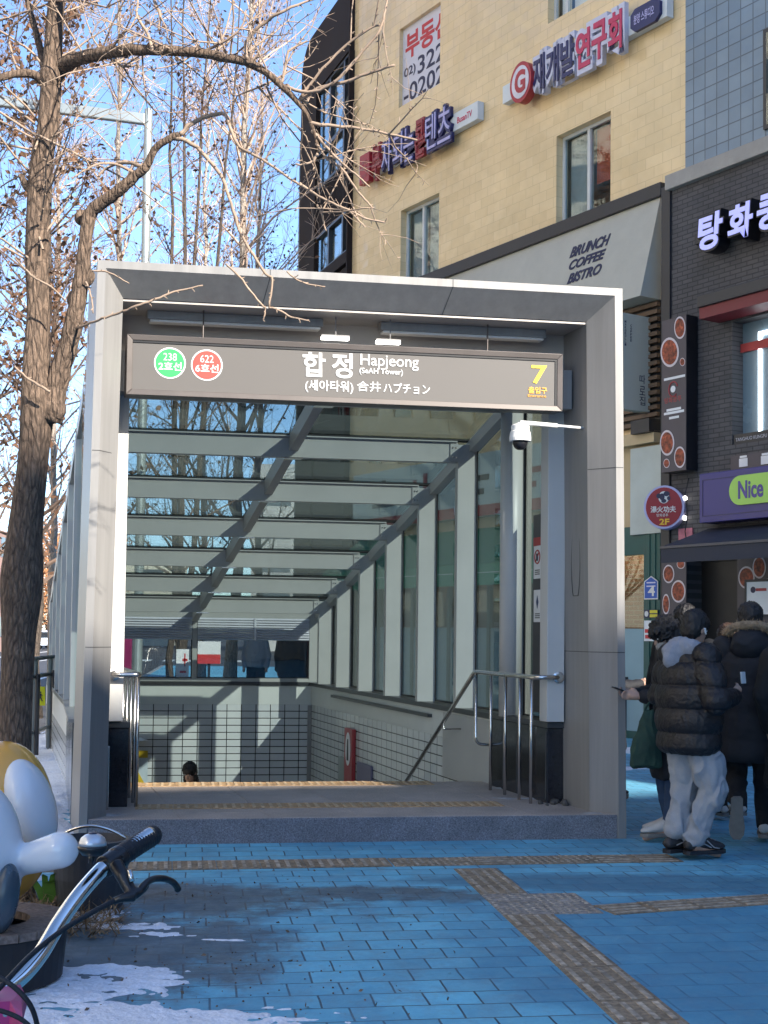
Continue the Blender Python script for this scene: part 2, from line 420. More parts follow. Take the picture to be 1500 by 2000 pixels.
# ---- tactile guide paving
tact = mat('tactile_paving_bars', (.245, .19, .13), .75, 0, .4, 5, .4, 60, fine=.35, fscale=35)
tact_grey = mat('tactile_paving_dots', (.27, .245, .22), .75, 0, .35, 6, .4, 60, fine=.4, fscale=30)
tact_top = mat('worn_tactile_relief', (.35, .30, .24), .75, 0, .4, 4, .3, 60, fine=.4, fscale=25)
tact_otop = mat('worn_orange_relief', (.50, .37, .23), .7, 0, .25, 4, fine=.3, fscale=25)
tact_orange = mat('tactile_strip_orange', (.42, .27, .14), .65, 0, .25, 6, .2, 60, fine=.3, fscale=40)
def tactile(name, p0, d, n, kinds, wid=.3, m=tact, z0=.0, bars_across=False):
    """n blocks from p0 (middle of the first edge) along d"""
    d = V(d).normalized(); q = V((-d.y, d.x, 0)); mb = MB(); L = .3
    for i in range(n):
        a = p0 + d * (L * i)
        jit = random.uniform(-.0015, .0015)
        mb.mi = 0; mb.box(a + d * .002 - q * (wid / 2 - .002) + ZZ * (z0 - .02), d * (L - .004), q * (wid - .004), ZZ * (.0245 + jit))
        zt = z0 + .0045 + jit; mb.mi = 1
        if kinds(i) == 'dots':
            for r in range(6):
                for c in range(6):
                    if random.random() < .12: continue
                    o = a + d * (.025 + .05 * r) + q * (-wid / 2 + wid / 12 + wid / 6 * c) + ZZ * (zt - .001)
                    mb.lathe(o, [(.0155, 0), (.0125, .0042), (.006, .0048)], 6)
        else:
            for c in range(4):
                if bars_across:
                    o = a + d * (.03 + .07 * c) - q * (wid * .42)
                    mb.box(o + ZZ * (zt - .001), d * .026, q * wid * .84, ZZ * .0055)
                else:
                    o = a + d * .014 + q * (-wid / 2 + wid / 8 + wid / 4 * c - .012)
                    mb.box(o + ZZ * (zt - .001), d * (.265 - random.random() * .02), q * .026, ZZ * .0052)
    return mb.build(name, [m, tact_top if m is not tact_orange else tact_otop])
ga, gb = gz(985, 1747), gz(1153, 1893)
gd = (ga - gb).normalized()
g0 = gb - gd * 3.0
tag(tactile('tactile_strip', ga - gd * .6 - gd * 4.8, gd, 16, lambda i: 'bars'), kind='structure')
tag(tactile('tactile_strip', ga - gd * .6, gd, 2, lambda i: 'dots', m=tact_grey), kind='structure')
q_ = V((gd.y, -gd.x, 0))
tag(tactile('tactile_strip', ga - gd * .6 + q_ * .3, gd, 2, lambda i: 'dots', m=tact_grey), kind='structure')
tc_ = gz(870, 1683)
tag(tactile('tactile_strip', ga, gd, 3, lambda i: 'bars'), kind='structure')
tag(tactile('tactile_strip', tc_ - U * .40, -U, 8, lambda i: 'bars', wid=.34, bars_across=True), kind='structure')
tag(tactile('tactile_strip', tc_ + U * .20, U, 5, lambda i: 'dots' if i in (1, 2) else 'bars', wid=.34), kind='structure')
tag(tactile('tactile_strip', tc_ - U * .39, U, 2, lambda i: 'dots', wid=.34, m=tact, z0=-.0008), kind='structure')
sa, sb = gz(1178, 1778), gz(1500, 1757)
tag(tactile('tactile_strip', sa, sb - sa, 12, lambda i: 'bars', wid=.28), kind='structure')

# ---- thin leftover snow lying on the paving
def snow_patch(name, blobs, cell=.022, hgt=.016, seed=0, z=0., fs=(2.4, 9)):
    # blobs: (centre, rx, ry, weight)
    x0 = min(c.x - rx for c, rx, ry, k in blobs) - .2; x1 = max(c.x + rx for c, rx, ry, k in blobs) + .2
    y0 = min(c.y - ry for c, rx, ry, k in blobs) - .2; y1 = max(c.y + ry for c, rx, ry, k in blobs) + .2
    nx, ny = int((x1 - x0) / cell) + 1, int((y1 - y0) / cell) + 1
    H = {}; vs = []; fs_ = []
    for j in range(ny + 1):
        for i in range(nx + 1):
            x, y = x0 + i * cell, y0 + j * cell
            f = max(k - ((x - c.x) / rx) ** 2 - ((y - c.y) / ry) ** 2 for c, rx, ry, k in blobs)
            f += 1.0 * noise.noise(V((x * fs[0], y * fs[0] * 1.6, seed))) + .6 * noise.noise(V((x * fs[1], y * fs[1] * 1.5, seed + 5))) + .42 * noise.noise(V((x * 24, y * 24, seed + 9)))
            H[i, j] = max(-.008, min(1, f * 1.6) * hgt + .004 * noise.noise(V((x * 17, y * 17, 3))) * (f > 0))
    idx = {}
    for j in range(ny):
        for i in range(nx):
            ks = [(i, j), (i + 1, j), (i + 1, j + 1), (i, j + 1)]
            if max(H[k] for k in ks) <= .0: continue
            for k in ks:
                if k not in idx:
                    idx[k] = len(vs); vs.append((x0 + k[0] * cell, y0 + k[1] * cell, z + H[k]))
            fs_.append([idx[k] for k in ks])
    me = bpy.data.meshes.new(name); me.from_pydata(vs, [], fs_); me.update()
    return tag(link(name, me, None, snow_m, True), kind='stuff')
def bl(px, py, rx, ry, k=1.): return (gz(px, py), rx, ry, k)
snow_patch('snow_patch', [bl(150, 2010, .95, .38, 1.0), bl(350, 1985, .5, .19, .55), bl(90, 1930, .55, .28, .75), bl(480, 1990, .35, .09, .40), bl(200, 1900, .5, .2, .45)], seed=2, fs=(3.4, 12), hgt=.011, cell=.016)
snow_patch('snow_patch', [bl(165, 1785, .32, .26, .5), bl(235, 1808, .36, .15, .4), bl(320, 1825, .25, .09, .2)], seed=11, cell=.02, fs=(3.4, 12), hgt=.012)
snow_patch('snow_patch', [bl(440, 1835, .2, .06, .1), bl(520, 1905, .14, .06, .1), bl(560, 1970, .2, .06, .15)], seed=31, hgt=.008)
snow_patch('snow_patch', [(kp(-1.5 + k * 1.6, -.62, 0), .62, 1.3, 1.2) for k in range(9)], cell=.05, hgt=.07, seed=5)
snow_patch('snow_patch', [(gz(1228, 1465), .5, .5, .7), (gz(1222, 1500), .5, .3, .3)], cell=.03, seed=8)

# ================================================================== SUBWAY ENTRANCE
ent = empty('subway_entrance', pt(2.1, 0, 0), 'grey metal portal with a glass roof over stairs going down to the station', 'subway entrance')
LD = .19                                              # landing level
Zt = 4.40
def ring_pts(ul, ur, zt, w, taper=.05, zb=0):
    return [pt(ul, w, zb), pt(ul + taper, w, zt), pt(ur - taper, w, zt), pt(ur, w, zb)]
R0 = ring_pts(.045, 4.288, Zt, 0)                     # outer front edge
R1 = ring_pts(.105, 4.225, Zt - .06, 0)
R2 = ring_pts(.255, 4.075, 4.165, .20)
R3 = ring_pts(.255, 4.075, 4.165, 1.02)
Rb = ring_pts(.045, 4.288, Zt, 1.10)
mb = MB()
for a, b in ((R0, R1), (R1, R2), (R2, R3)):
    for i in range(3): mb.quad(a[i], b[i], b[i + 1], a[i + 1])
for i in range(3): mb.quad(R0[i], R0[i + 1], Rb[i + 1], Rb[i])
for i in range(3): mb.quad(Rb[i], Rb[i + 1], R3[i + 1], R3[i])
portal = mb.build('portal_frame', alu, ent)
# panel joints: thin dark gaps
jm = mat('panel_joint', (.06, .06, .06), .6)
mb = MB()
def joint_h(u0, w0, u1, w1, z): # thin strip along a face between two plan points, at height z
    a, b = pt(u0, w0, z), pt(u1, w1, z); d = (b - a).normalized(); n = V((d.y, -d.x, 0))
    mb.box(a + n * .0015 - ZZ * .003, b - a, -n * .004, ZZ * .006)
for z in (2.95, 1.47):
    k = .05 * (1 - z / 4.4)
    joint_h(.05 + .05 - k, .0, .105 + .05 - k, .0, z); joint_h(.105 + .05 - k, 0, .255 + .05 - k, .2, z)
    joint_h(4.075 - .05 + k, .2, 4.225 - .05 + k, 0, z); joint_h(4.225 - .05 + k, 0, 4.285 - .05 + k, 0, z)
    joint_h(4.075 - .05 + k, 1.0, 4.075 - .05 + k, .2, z)
for x, y in ((527, 545), (884, 568)):
    u = fru(x, y, 0)
    mb.box(pt(u, -.0015, Zt - .061), U * .006, W * .004, ZZ * .061)
    a, b = pt(u, 0, Zt - .0605), pt(u - .02, .2, 4.163)
    mb.box(a, U * .006, b - a, ZZ * .004)
mb.build('panel_joint', jm, ent)
# ceiling, fascia behind the sign, cross beam
mb = MB(); mb.box(pt(.30, .66, 3.62), U * 3.74, W * .36, ZZ * .53)
mb.build('fascia', alu_dark, ent)
mb = MB(); mb.box(pt(.262, .21, 4.145), U * 3.80, W * .80, ZZ * .017); mb.build('ceiling_panel', alu_dark, ent)
zb = frz(236, 764, .46); zt_ = frz(236, 684, .46)
mb = MB(); mb.box(pt(.305, .46, zb), U * 3.71, W * .197, ZZ * (zt_ - zb)); mb.build('cross_beam', alu, ent)
# long ceiling lights (unlit) and two lit ones over the sign
tube_m = mat('light_diffuser', (.70, .69, .66), .35, 0, .05)
tube_lit = mat('lit_diffuser', (1., .98, .92), .4, 0, .01, emit=1.6)
proto = None
for (xa, ya), (xb, yb) in (((287, 621), (629, 634)), ((741, 643), (1063, 657))):
    wv = .50
    ua, ub = fru(xa, ya, wv), fru(xb, yb, wv)
    f = MB().box(pt(ua, wv - .045, 4.075), U * (ub - ua), W * .10, ZZ * .07).build('ceiling_light', alu, ent, bevel=.006)
    MB().box(pt(ua + .02, wv - .043, 4.052), U * (ub - ua - .04), W * .096, ZZ * .0225).build('diffuser', tube_m, f, bevel=.008)
for xa, xb, y in ((628, 683, 660), (735, 783, 668)):
    wv = .36
    ua, ub = fru(xa, y, wv), fru(xb, y, wv); z = frz((xa + xb) / 2, y, wv)
    f = MB().box(pt(ua, wv, z + .012), U * (ub - ua), W * .05, ZZ * .014).tube([pt(ua + .12, wv + .025, z + .02), pt(ua + .12, wv + .025, 4.15)], .005, 6).build('sign_lamp', alu, ent)
    MB().box(pt(ua + .004, wv - .003, z - .012), U * (ub - ua - .008), W * .045, ZZ * .0235).build('diffuser', tube_lit, f)
# inner columns under the cross beam
mb = MB(); ua, ub = .30, fru(246, 1100, .66)
mb.box(pt(ua, .662, .875), U * (ub - ua), W * .16, ZZ * (3.62 - .876)); mb.build('inner_column', white_col, ent, bevel=.004)
ua, ub = fru(1070, 1100, .66), 4.05
mb = MB(); mb.box(pt(ua, .662, .875), U * (ub - ua), W * .16, ZZ * (3.62 - .876)); mb.build('inner_column', white_col, ent, bevel=.004)
# oval hatch on the right jamb
hat = MB(); uh = 4.055
pts_ = []
for i in range(33):
    t = 2 * pi * i / 32
    pts_.append(pt(uh - .006, .44 + .085 * cos(t), 2.2 + .27 * max(-1, min(1, 1.25 * sin(t)))))
hat.tube(pts_, .0035, 5, False)
hat.build('hatch_outline', jm, ent)
# landing and front step
lx0, lx1 = .115, fru(1206, 1600, 0)
mb = MB(); mb.box(pt(lx0, .004, -.1), U * (lx1 - lx0), W * .30, ZZ * (LD + .1 - .004)); mb.build('step', granite, ent, bevel=.006)
mb = MB()
for j, (wa, wb) in enumerate(((.012, .34), (.345, .92), (.925, 1.5), (1.505, 2.08), (2.085, PIT_W0))):
    n = 6
    for i in range(n):
        du = (lx1 - lx0) / n
        mb.box(pt(lx0 + du * i + .002, wa, LD - .03), U * (du - .004), W * (wb - wa), ZZ * (.03 + random.uniform(-.0008, .0008)))
mb.build('landing', landing_m, ent, bevel=.002)
mb = MB(); mb.box(pt(lx0, .31, -.1), U * (lx1 - lx0), W * (PIT_W0 - .32), ZZ * (LD + .068)); mb.build('landing_core', granite, ent)
# orange tactile strips on the landing
for (xa, ya, xb, yb) in ((285, 1576, 1010, 1570), (272, 1532, 935, 1533)):
    a, b = gz(xa, ya, LD), gz(xb, yb, LD)
    n = int((b - a).length / .3); a = pt((a - O).dot(U), (a - O).dot(NU), 0)
    d = U
    if ya < 1550: a = a + NU * (2.25 - (a - O).dot(NU))
    mbp = tactile('tactile_strip', a, d, n, lambda i: 'bars', m=tact_orange, z0=LD, bars_across=True)
    mbp.data.transform(Matrix.Translation(-base(ent))); mbp.parent = ent
# stair pit: steps, side walls
mb = MB()
for i in range(15):
    mb.box(pt(PIT_U0 + .1, PIT_W0 + .30 * i, LD - .165 * (i + 1) - .6), U * (PIT_U1 - PIT_U0 - .2), W * .30, ZZ * .6)
mb.box(pt(PIT_U0 + .1, PIT_W0 + 4.5, -2.9), U * (PIT_U1 - PIT_U0 - .2), W * (PIT_W1 - PIT_W0 - 4.5), ZZ * .3)
mb.build('stair_flight', landing_m, ent)
uL, uR = .42, 3.98                                    # inner faces of the low walls
cream = mat('cream_wall_panel', (.60, .62, .60), .5, 0, .06, 2)
tile_b = tile_mat('white_wall_tile_back', YU, (.62, .64, .64), (.56, .585, .60), (.010, .011, .015), .215, .105, .006, .18, 0., .6, tilt=.05, dirt=.06)
tile_s = tile_mat('white_wall_tile_side', YW + pi / 2, (.62, .64, .63), (.57, .60, .60), (.010, .011, .015), .215, .105, .006, .18, 0., .6, tilt=.05, dirt=.06)
tile_s2 = tile_mat('white_wall_tile_ramp', YW + pi / 2, (.60, .61, .62), (.56, .57, .59), (.16, .16, .17), .10, .105, .003, .2, 0., .5, tilt=.05, dirt=.06)
ZL, ZT = .80, .52                                     # ledge height, top of the tiling
WB = PIT_W1 - .02
cap_m = mat('dark_ledge_cap', (.035, .037, .04), .35, 0, .15, 6)
for u0, sgn in ((uR, 1), (uL, -1)):
    th = .26 if sgn > 0 else .3
    a = u0 if sgn > 0 else u0 - th
    MB().box(pt(a, 2.05, ZT), U * th, W * (WB - 2.05), ZZ * (ZL - ZT)).build('parapet_panel', cream, ent)
    MB().box(pt(a + .003 * sgn, 2.05, -3.2), U * th, W * (WB - 2.05), ZZ * (ZT + 3.2)).build('tile_wall', tile_s, ent)
    c = a - .03 if sgn > 0 else a - .01
    MB().box(pt(c, .83, ZL), U * (th + .04), W * (WB - .83), ZZ * .055).build('ledge', cap_m, ent, bevel=.006)
MB().box(pt(uL - .3, WB, ZT), U * (uR - uL + .56), W * .24, ZZ * (ZL - ZT)).build('parapet_panel', cream, ent)
MB().box(pt(uL - .3, WB + .003, -3.2), U * (uR - uL + .56), W * .24, ZZ * (ZT + 3.2)).build('tile_wall', tile_b, ent)
MB().box(pt(uL - .27, WB - .03, ZL + .001), U * (uR - uL + .5), W * .27, ZZ * .055).build('ledge', cap_m, ent, bevel=.006)
MB().box(pt(uR - .05, WB - .055, -3.2), U * .05, W * .05, ZZ * (ZT + 3.19)).build('corner_trim', alu, ent)
# recessed shelf under the right ledge
MB().box(pt(uR - .05, 4.0, ZL - .10), U * .049, W * 4.4, ZZ * .035).build('shelf', cap_m, ent)
MB().box(pt(uR - .012, 2.1, .12), U * .011, W * 1.5, ZZ * .66).build('wall_panel', white_paint, ent)
# black granite plinths at the mouth
ua = fru(204, 1500, .72); ub = fru(250, 1500, .72)
MB().box(pt(ua - .02, .72, LD - .002), U * (ub - ua + .02), W * 1.32, ZZ * .63).build('plinth', black_granite, ent, bevel=.006)
MB().box(pt(ua - .03, .70, LD + .6285), U * (ub - ua + .04), W * 1.36, ZZ * .05).build('plinth_cap', cap_m, ent, bevel=.005)
ua = fru(1069, 1500, .72); ub = fru(1113, 1500, .72)
MB().box(pt(ua, .72, LD - .002), U * (ub - ua), W * 1.32, ZZ * .63).build('plinth', black_granite, ent, bevel=.006)
MB().box(pt(ua - .01, .70, LD + .6285), U * (ub - ua + .02), W * 1.36, ZZ * .05).build('plinth_cap', cap_m, ent, bevel=.005)
for k in range(4):
    MB().box(pt(ua - .006, .74 + .33 * k, LD + .03), U * .007, W * .012, ZZ * .57).build('plinth_joint', jm, ent)

# ---- glass hall: posts, rafters, panes
PW = [3.05, 4.34, 5.62, 6.85, 8.03, 9.1]
PX = [905, 830, 767, 716, 673, 642]
PTOP = [(905, 866, 910), (838, 950, 986), (772, 1024, 1056), (718, 1083, 1111), (680, 1130, 1156), (645, 1172, 1196)]
upo = [fru(x, 1300, w_) for x, w_ in zip(PX, PW)]
zA, zB = frz(900, 866, 3.05), frz(645, 1172, 9.1)
slope = (zB - zA) / (9.1 - 3.05)
def zroof(w_): return zA + slope * (w_ - 3.05)
BH = .205
uG = uR + .13                                          # glass plane of the right wall
uGL = .10
for w_, up_ in zip(PW, upo):
    MB().box(pt(uR - .075, w_ - .04, ZL + .055), U * .2, W * .08, ZZ * (zroof(w_) - .02 - ZL - .055)).build('post', white_paint, ent, bevel=.003)
    MB().box(pt(uGL + .01, w_ - .04, ZL + .055), U * .2, W * .08, ZZ * (zroof(w_) - .02 - ZL - .055)).build('post', white_paint, ent, bevel=.003)
for w_ in [1.75] + PW:
    bmz = zroof(w_) - BH
    b = MB().box(pt(uGL + .2, w_ - .045, bmz), U * (uR - .08 - uGL - .2), W * .09, ZZ * BH).box(pt(uGL + .21, w_ - .075, bmz + BH - .001), U * (uR - .1 - uGL - .2), W * .15, ZZ * .014).build('roof_beam', white_paint, ent, bevel=.003)
    g = MB().box(pt(uR - .16, w_ - .062, bmz + .015), U * .082, W * .012, ZZ * (BH - .03))
    g.mi = 1
    for dz in (.05, .15):
        for du in (.025, .055):
            g.lathe(pt(uR - .16 + du, w_ - .062, bmz + dz), [(.009, 0), (.009, .008)], 6, axis=-NU)
    g.build('gusset', [white_paint, steel], ent)
# round column near the mouth
c0 = fr(997, 1300, 1.75); c0.z = 0
MB().lathe(c0, [(.105, ZL + .055), (.105, zroof(1.75) - .02)], 28).build('round_column', white_col, ent, smooth=True)
MB().box(c0 + U * .09 - W * .03 + ZZ * (ZL + .055), U * .09, W * .06, ZZ * (zroof(1.75) - ZL - .07)).build('post', alu, ent)
# spine rafter down the middle of the roof
us = fru(560, 880, 3.05)
us2 = fru(402, 1160, 8.8)
a, b = pt(us + .06, 1.0, zroof(1.0)), pt(us2, WB, zroof(WB))
d = b - a
MB().box(a - U * .045 - ZZ * .15, d, U * .09, ZZ * .165).build('spine_rafter', white_paint, ent, bevel=.004)
for w_ in [1.75] + PW:
    uu = us + .06 + (us2 - us - .06) * (w_ - 1) / (WB - 1)
    MB().box(pt(uu - .09, w_ - .058, zroof(w_) - BH - .012), U * .18, W * .11, ZZ * .012).build('rafter_shoe', steel, ent)
# edge rails and panes of the roof
for u_ in (uR + .04, uGL + .02):
    a, b = pt(u_, .95, zroof(.95)), pt(u_, WB, zroof(WB))
    MB().box(a - ZZ * .10, b - a, U * .1, ZZ * .118).build('eaves_rail', white_paint, ent)
ws = [1.05] + [1.75] + PW + [WB]
for i in range(len(ws) - 1):
    wa, wb = ws[i] + .006, ws[i + 1] - .006
    for u0, u1 in ((uGL + .02, None), (None, uG + .05)):
        def us_(w_): return us + .06 + (us2 - us - .06) * (w_ - 1) / (WB - 1)
        c = []
        for w_ in (wa, wb):
            c.append((u0 if u0 is not None else us_(w_) + .02, u1 if u1 is not None else us_(w_) - .02, w_))
        p = [pt(c[0][0], c[0][2], zroof(c[0][2]) + .03), pt(c[0][1], c[0][2], zroof(c[0][2]) + .03), pt(c[1][1], c[1][2], zroof(c[1][2]) + .03), pt(c[1][0], c[1][2], zroof(c[1][2]) + .03)]
        MB().prism(p, ZZ * .02).build('roof_pane', roof_glass, ent)
        g = MB()
        e = p[3] - p[2]; n = (p[1] - p[2]).normalized()
        for q0, q1 in ((p[3], p[2]), (p[0], p[1])):
            g.box(q0 + ZZ * -.012, q1 - q0, (n if q0 is p[3] else -n) * .022, ZZ * .011)
        for q0, q1 in ((p[0], p[3]), (p[1], p[2])):
            g.box(q0 + ZZ * -.0125, q1 - q0, U * .02 * (1 if q0 is p[0] else -1), ZZ * .011)
        g.build('pane_gasket', gasket, ent)
# side walls of glass
wl = [.86, 1.75] + PW + [WB]
for uu, s_ in ((uG, 1), (uGL - .035, -1)):
    for i in range(len(wl) - 1):
        wa, wb = wl[i] + .002, wl[i + 1] - .002
        z0 = ZL + .06
        ka, kb2 = (0, 0) if s_ > 0 else (.026 * wa, .026 * wb)
        p = [pt(uu + ka, wa, z0), pt(uu + kb2, wb, z0), pt(uu + kb2, wb, zroof(wb) - .03), pt(uu + ka, wa, zroof(wa) - .03)]
        MB().prism(p, U * .016).build('wall_pane', wall_glass, ent)
        g = MB()
        for k in range(4):
            q0, q1 = p[k], p[(k + 1) % 4]; cen = (p[0] + p[1] + p[2] + p[3]) / 4
            inn = ((p[(k + 2) % 4] + p[(k + 3) % 4]) / 2 - (q0 + q1) / 2).normalized()
            if k == 0: inn = V((0, 0, 1))
            if k in (1, 3): inn = W * (-1 if k == 1 else 1) * 3.4
            g.box(q0 - U * .005 * s_ if s_ > 0 else q0 + U * .018, q1 - q0, inn * .022, U * .004 * (-s_))
        g.build('pane_gasket', gasket, ent)
    # outer skirting of the low wall
    a_ = pt(uu - .02, 1.15, -.02); b2_ = pt(uu - .02 + (0 if s_ > 0 else .026 * WB), WB + .2, -.02)
    MB().box(a_, U * .03, b2_ - a_, ZZ * (ZL + .05)).build('skirting', alu if s_ > 0 else mat('dark_glass_cladding', (.10, .115, .125), .12, .3, .2, 2), ent)
    if s_ < 0: MB().box(a_ - U * .035 + ZZ * (ZL + .05), U * .10, b2_ - a_, ZZ * .03).build('sill', alu, ent)
# back wall
zt = zroof(WB)
mb = MB()
for u0, wd in ((uGL + .05, .09), (us2 - .035, .07), (uR - .04, .12)):
    mb.box(pt(u0, WB - .02, ZL + .056), U * wd, W * .09, ZZ * (zt - ZL - .06))
mb.box(pt(uGL + .05, WB - .015, ZL + .057), U * (uR - uGL), W * .08, ZZ * .05)
mb.box(pt(uGL + .05, WB - .015, zt - .09), U * (uR - uGL), W * .08, ZZ * .10)
mb.build('back_frame', white_paint, ent)
for u0, u1 in ((uGL + .14, us2 - .035), (us2 + .035, uR - .04)):
    MB().box(pt(u0, WB + .02, ZL + .1), U * (u1 - u0), W * .012, ZZ * (zt - ZL - .18)).build('back_pane', wall_glass, ent)
    g = MB()
    for zz in (ZL + .107, zt - .1): g.box(pt(u0, WB + .012, zz), U * (u1 - u0), W * .006, ZZ * .014)
    for u_ in (u0, u1 - .014): g.box(pt(u_, WB + .012, ZL + .107), U * .014, W * .006, ZZ * (zt - ZL - .2))
    g.build('pane_gasket', gasket, ent)
    s = MB(); zs0, zs1 = frz(450, 1250, WB), zt - .09; n = 9; dz = (zs1 - zs0) / n
    for k in range(n):
        a = pt(u0 + .005, WB - .012, zs0 + dz * k); 
        s.prism([a, a + ZZ * dz * .22 - NU * .03, a + ZZ * dz * .98, a + ZZ * dz * .98 + NU * .006, a + NU * .006], U * (u1 - u0 - .01))
    s.box(pt(u0 + (u1 - u0) * (.2 if u0 < 1 else .5), WB - .05, zs0), U * .03, W * .01, ZZ * (zs1 - zs0))
    s.build('louvre_blind', mat('blind_grey', (.62, .63, .68), .45, .1, .05), ent)

# ---- stainless tubes by the portal posts
mb = MB()
for x in (1134, 1140, 1146):
    p = gz(x, 1578, LD); mb.tube([p, p + ZZ * .50], .013, 10)
tag(mb.build('drain_pipes', steel, None), 'three short stainless tubes side by side at the foot of the right portal post', 'pipes')
p = gz(206, 1582, LD)
mb = MB().box(p - U * .022, U * .045, W * .04, ZZ * .5)
tag(mb.build('drain_pipe', steel, None, bevel=.006), 'square stainless pipe at the foot of the left portal post', 'pipe')

# ---- handrails
def tube_obj(name, pts, r, m, parent, k=12): return MB().tube(pts, r, k).build(name, m, parent, smooth=True)
def arc(p0, p1, p2, n=8): return [p0 * (1 - t) ** 2 + p1 * 2 * t * (1 - t) + p2 * t * t for t in [i / n for i in range(n + 1)]]
hr = empty('handrail', pt(3.7, 1.2, LD), 'stainless stair handrail with four balusters beside the right black plinth', 'handrail', 'stair handrails')
zr = frz(1090, 1323, .66)
fl = pt(fru(1090, 1323, .66), .655, zr)
ur_ = fru(1040, 1322, .80)
A = pt(ur_, .62, zr)
uu2 = uR - .35
top = [fl, pt(ur_ + .05, .62, zr)] + arc(pt(ur_ + .03, .62, zr), pt(ur_ - .03, .62, zr), pt(ur_ - .04, .70, zr))
endw = 2.12
E1 = pt(ur_ - .04, endw, zr)
low = pt(ur_ - .04, endw + 2.6, zr - 1.52)
top += [E1 - W * .05] + arc(E1 - W * .05, E1, E1 + (low - E1).normalized() * .06) + [low]
tube_obj('rail', top, .021, steel, hr)
MB().lathe(fl, [(.05, 0), (.05, .012), (.03, .018)], 16, axis=-NU).build('flange', steel, hr)
for w_ in (.72, .98, 1.32, 1.68):
    a = pt(ur_ - .04, w_, LD); tube_obj('baluster', [a, pt(ur_ - .04, w_, zr)], .0145, steel, hr, 10)
a = pt(ur_ - .04, 2.08, zr)
tube_obj('baluster', [a, a - ZZ * .60] + arc(a - ZZ * .60, a - ZZ * .68, a - ZZ * .68 + U * .08) + [a - ZZ * .68 + U * .2], .0145, steel, hr, 10)
for t in (.35, .8):
    q = E1 * (1 - t) + low * t
    tube_obj('bracket', [q, q - ZZ * .07, q - ZZ * .07 + U * .2], .009, steel, hr, 8)
hl = empty('handrail', pt(.5, 1.2, LD), 'stainless stair handrail bunched against the left black plinth', 'handrail', 'stair handrails')
fl = pt(fru(222, 1318, .66), .655, zr)
ul_ = fru(272, 1315, .66)
top = [fl, fl - W * .04] + arc(fl - W * .04, fl - W * .07, fl - W * .07 + U * .05) + arc(pt(ul_ - .06, .585, zr), pt(ul_, .585, zr), pt(ul_, .66, zr)) + [pt(ul_, endw, zr), pt(ul_, endw + 2.6, zr - 1.52)]
tube_obj('rail', top, .021, steel, hl)
MB().lathe(fl, [(.05, 0), (.05, .012), (.03, .018)], 16, axis=-NU).build('flange', steel, hl)
for w_ in (.72, .98, 1.32, 1.68, 2.05):
    tube_obj('baluster', [pt(ul_, w_, LD), pt(ul_, w_, zr)], .0145, steel, hl, 10)

# ---- station sign
WS = .30
sg = empty('station_sign', fr(680, 730, WS), 'long brown grey station sign with white name and two line badges under the portal ceiling', 'sign')
c = [fr(255, 767, WS), fr(1106, 808, WS), fr(1108, 693, WS), fr(255, 652, WS)]
su0, su1 = (c[0] - O).dot(U), (c[1] - O).dot(U)
sz0 = (c[0].z + c[1].z) / 2; sz1 = (c[2].z + c[3].z) / 2
def sp(x, y, w_=WS):
    p = fr(x, y, w_); return p
mb = MB(); mb.box(pt(su0, WS + .016, sz0), U * (su1 - su0), W * .14, ZZ * (sz1 - sz0)); mb.build('box', sign_box, sg, bevel=.006)
t = .045
mb = MB()
o4 = [(su0, sz0), (su1, sz0), (su1, sz1), (su0, sz1)]; i4 = [(su0 + t, sz0 + t), (su1 - t, sz0 + t), (su1 - t, sz1 - t), (su0 + t, sz1 - t)]
for k in range(4):
    a, b2, c2, d2 = o4[k], o4[(k + 1) % 4], i4[(k + 1) % 4], i4[k]
    mb.prism([pt(a[0], WS - .012, a[1]), pt(b2[0], WS - .012, b2[1]), pt(c2[0], WS - .006, c2[1]), pt(d2[0], WS - .006, d2[1])], W * .03)
mb.build('frame', sign_box, sg, bevel=.004)
MB().box(pt(su0 + t - .002, WS + .008, sz0 + t - .002), U * (su1 - su0 - 2 * t + .004), W * .007, ZZ * (sz1 - sz0 - 2 * t + .004)).build('face', sign_face, sg)
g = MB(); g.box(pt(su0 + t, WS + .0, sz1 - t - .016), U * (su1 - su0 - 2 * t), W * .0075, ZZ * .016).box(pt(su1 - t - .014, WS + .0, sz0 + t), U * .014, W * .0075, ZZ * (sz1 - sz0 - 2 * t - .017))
g.build('dark_inset', gasket, sg)  # dark strip inside the frame along its top and right end
WF = WS + .006
def sl_(name, body, m, x0, y0, x1, y1, bold=.01, parent=None, th=.003, out=.0, shear=0, **k):
    """lettering inside photo box x0..x1, y1 (bottom)..y0 (top); y values given at x0"""
    a = fr(x0, y1, WF); b_ = fr(x0, y0, WF); u1_ = fru(x1, y1, WF)
    c_ = a + U * (u1_ - (a - O).dot(U))
    return letters(name, body, m, parent or sg, a, c_, b_, out, th, bold, shear, **k)
for x, y, r, m, n1, n2 in ((332, 709, 31, green_badge, '238', '2호선'), (404, 713, 31, red_badge, '622', '6호선')):
    c_ = fr(x, y, WF); rr = r / 2600 * c_.y
    bd = MB().disc(c_ + NU * .003, U * rr, ZZ * rr, 40, -NU * .003).build('line_badge', white_let, sg)
    MB().disc(c_ - NU * .0005, U * rr * .9, ZZ * rr * .9, 40, -NU * .002).build('badge_disc', m, bd)
    letters('number', n1, white_let, bd, c_ - U * rr * .42 + ZZ * rr * .15 - NU * .0026, c_ + U * rr * .42 + ZZ * rr * .15 - NU * .0026, c_ - U * rr * .42 + ZZ * rr * .62 - NU * .0026, .0, .002, .0)
    letters('line_name', n2, white_let, bd, c_ - U * rr * .72 - ZZ * rr * .48 - NU * .0026, c_ + U * rr * .74 - ZZ * rr * .48 - NU * .0026, c_ - U * rr * .72 + ZZ * rr * .06 - NU * .0026, .0, .002, .02)
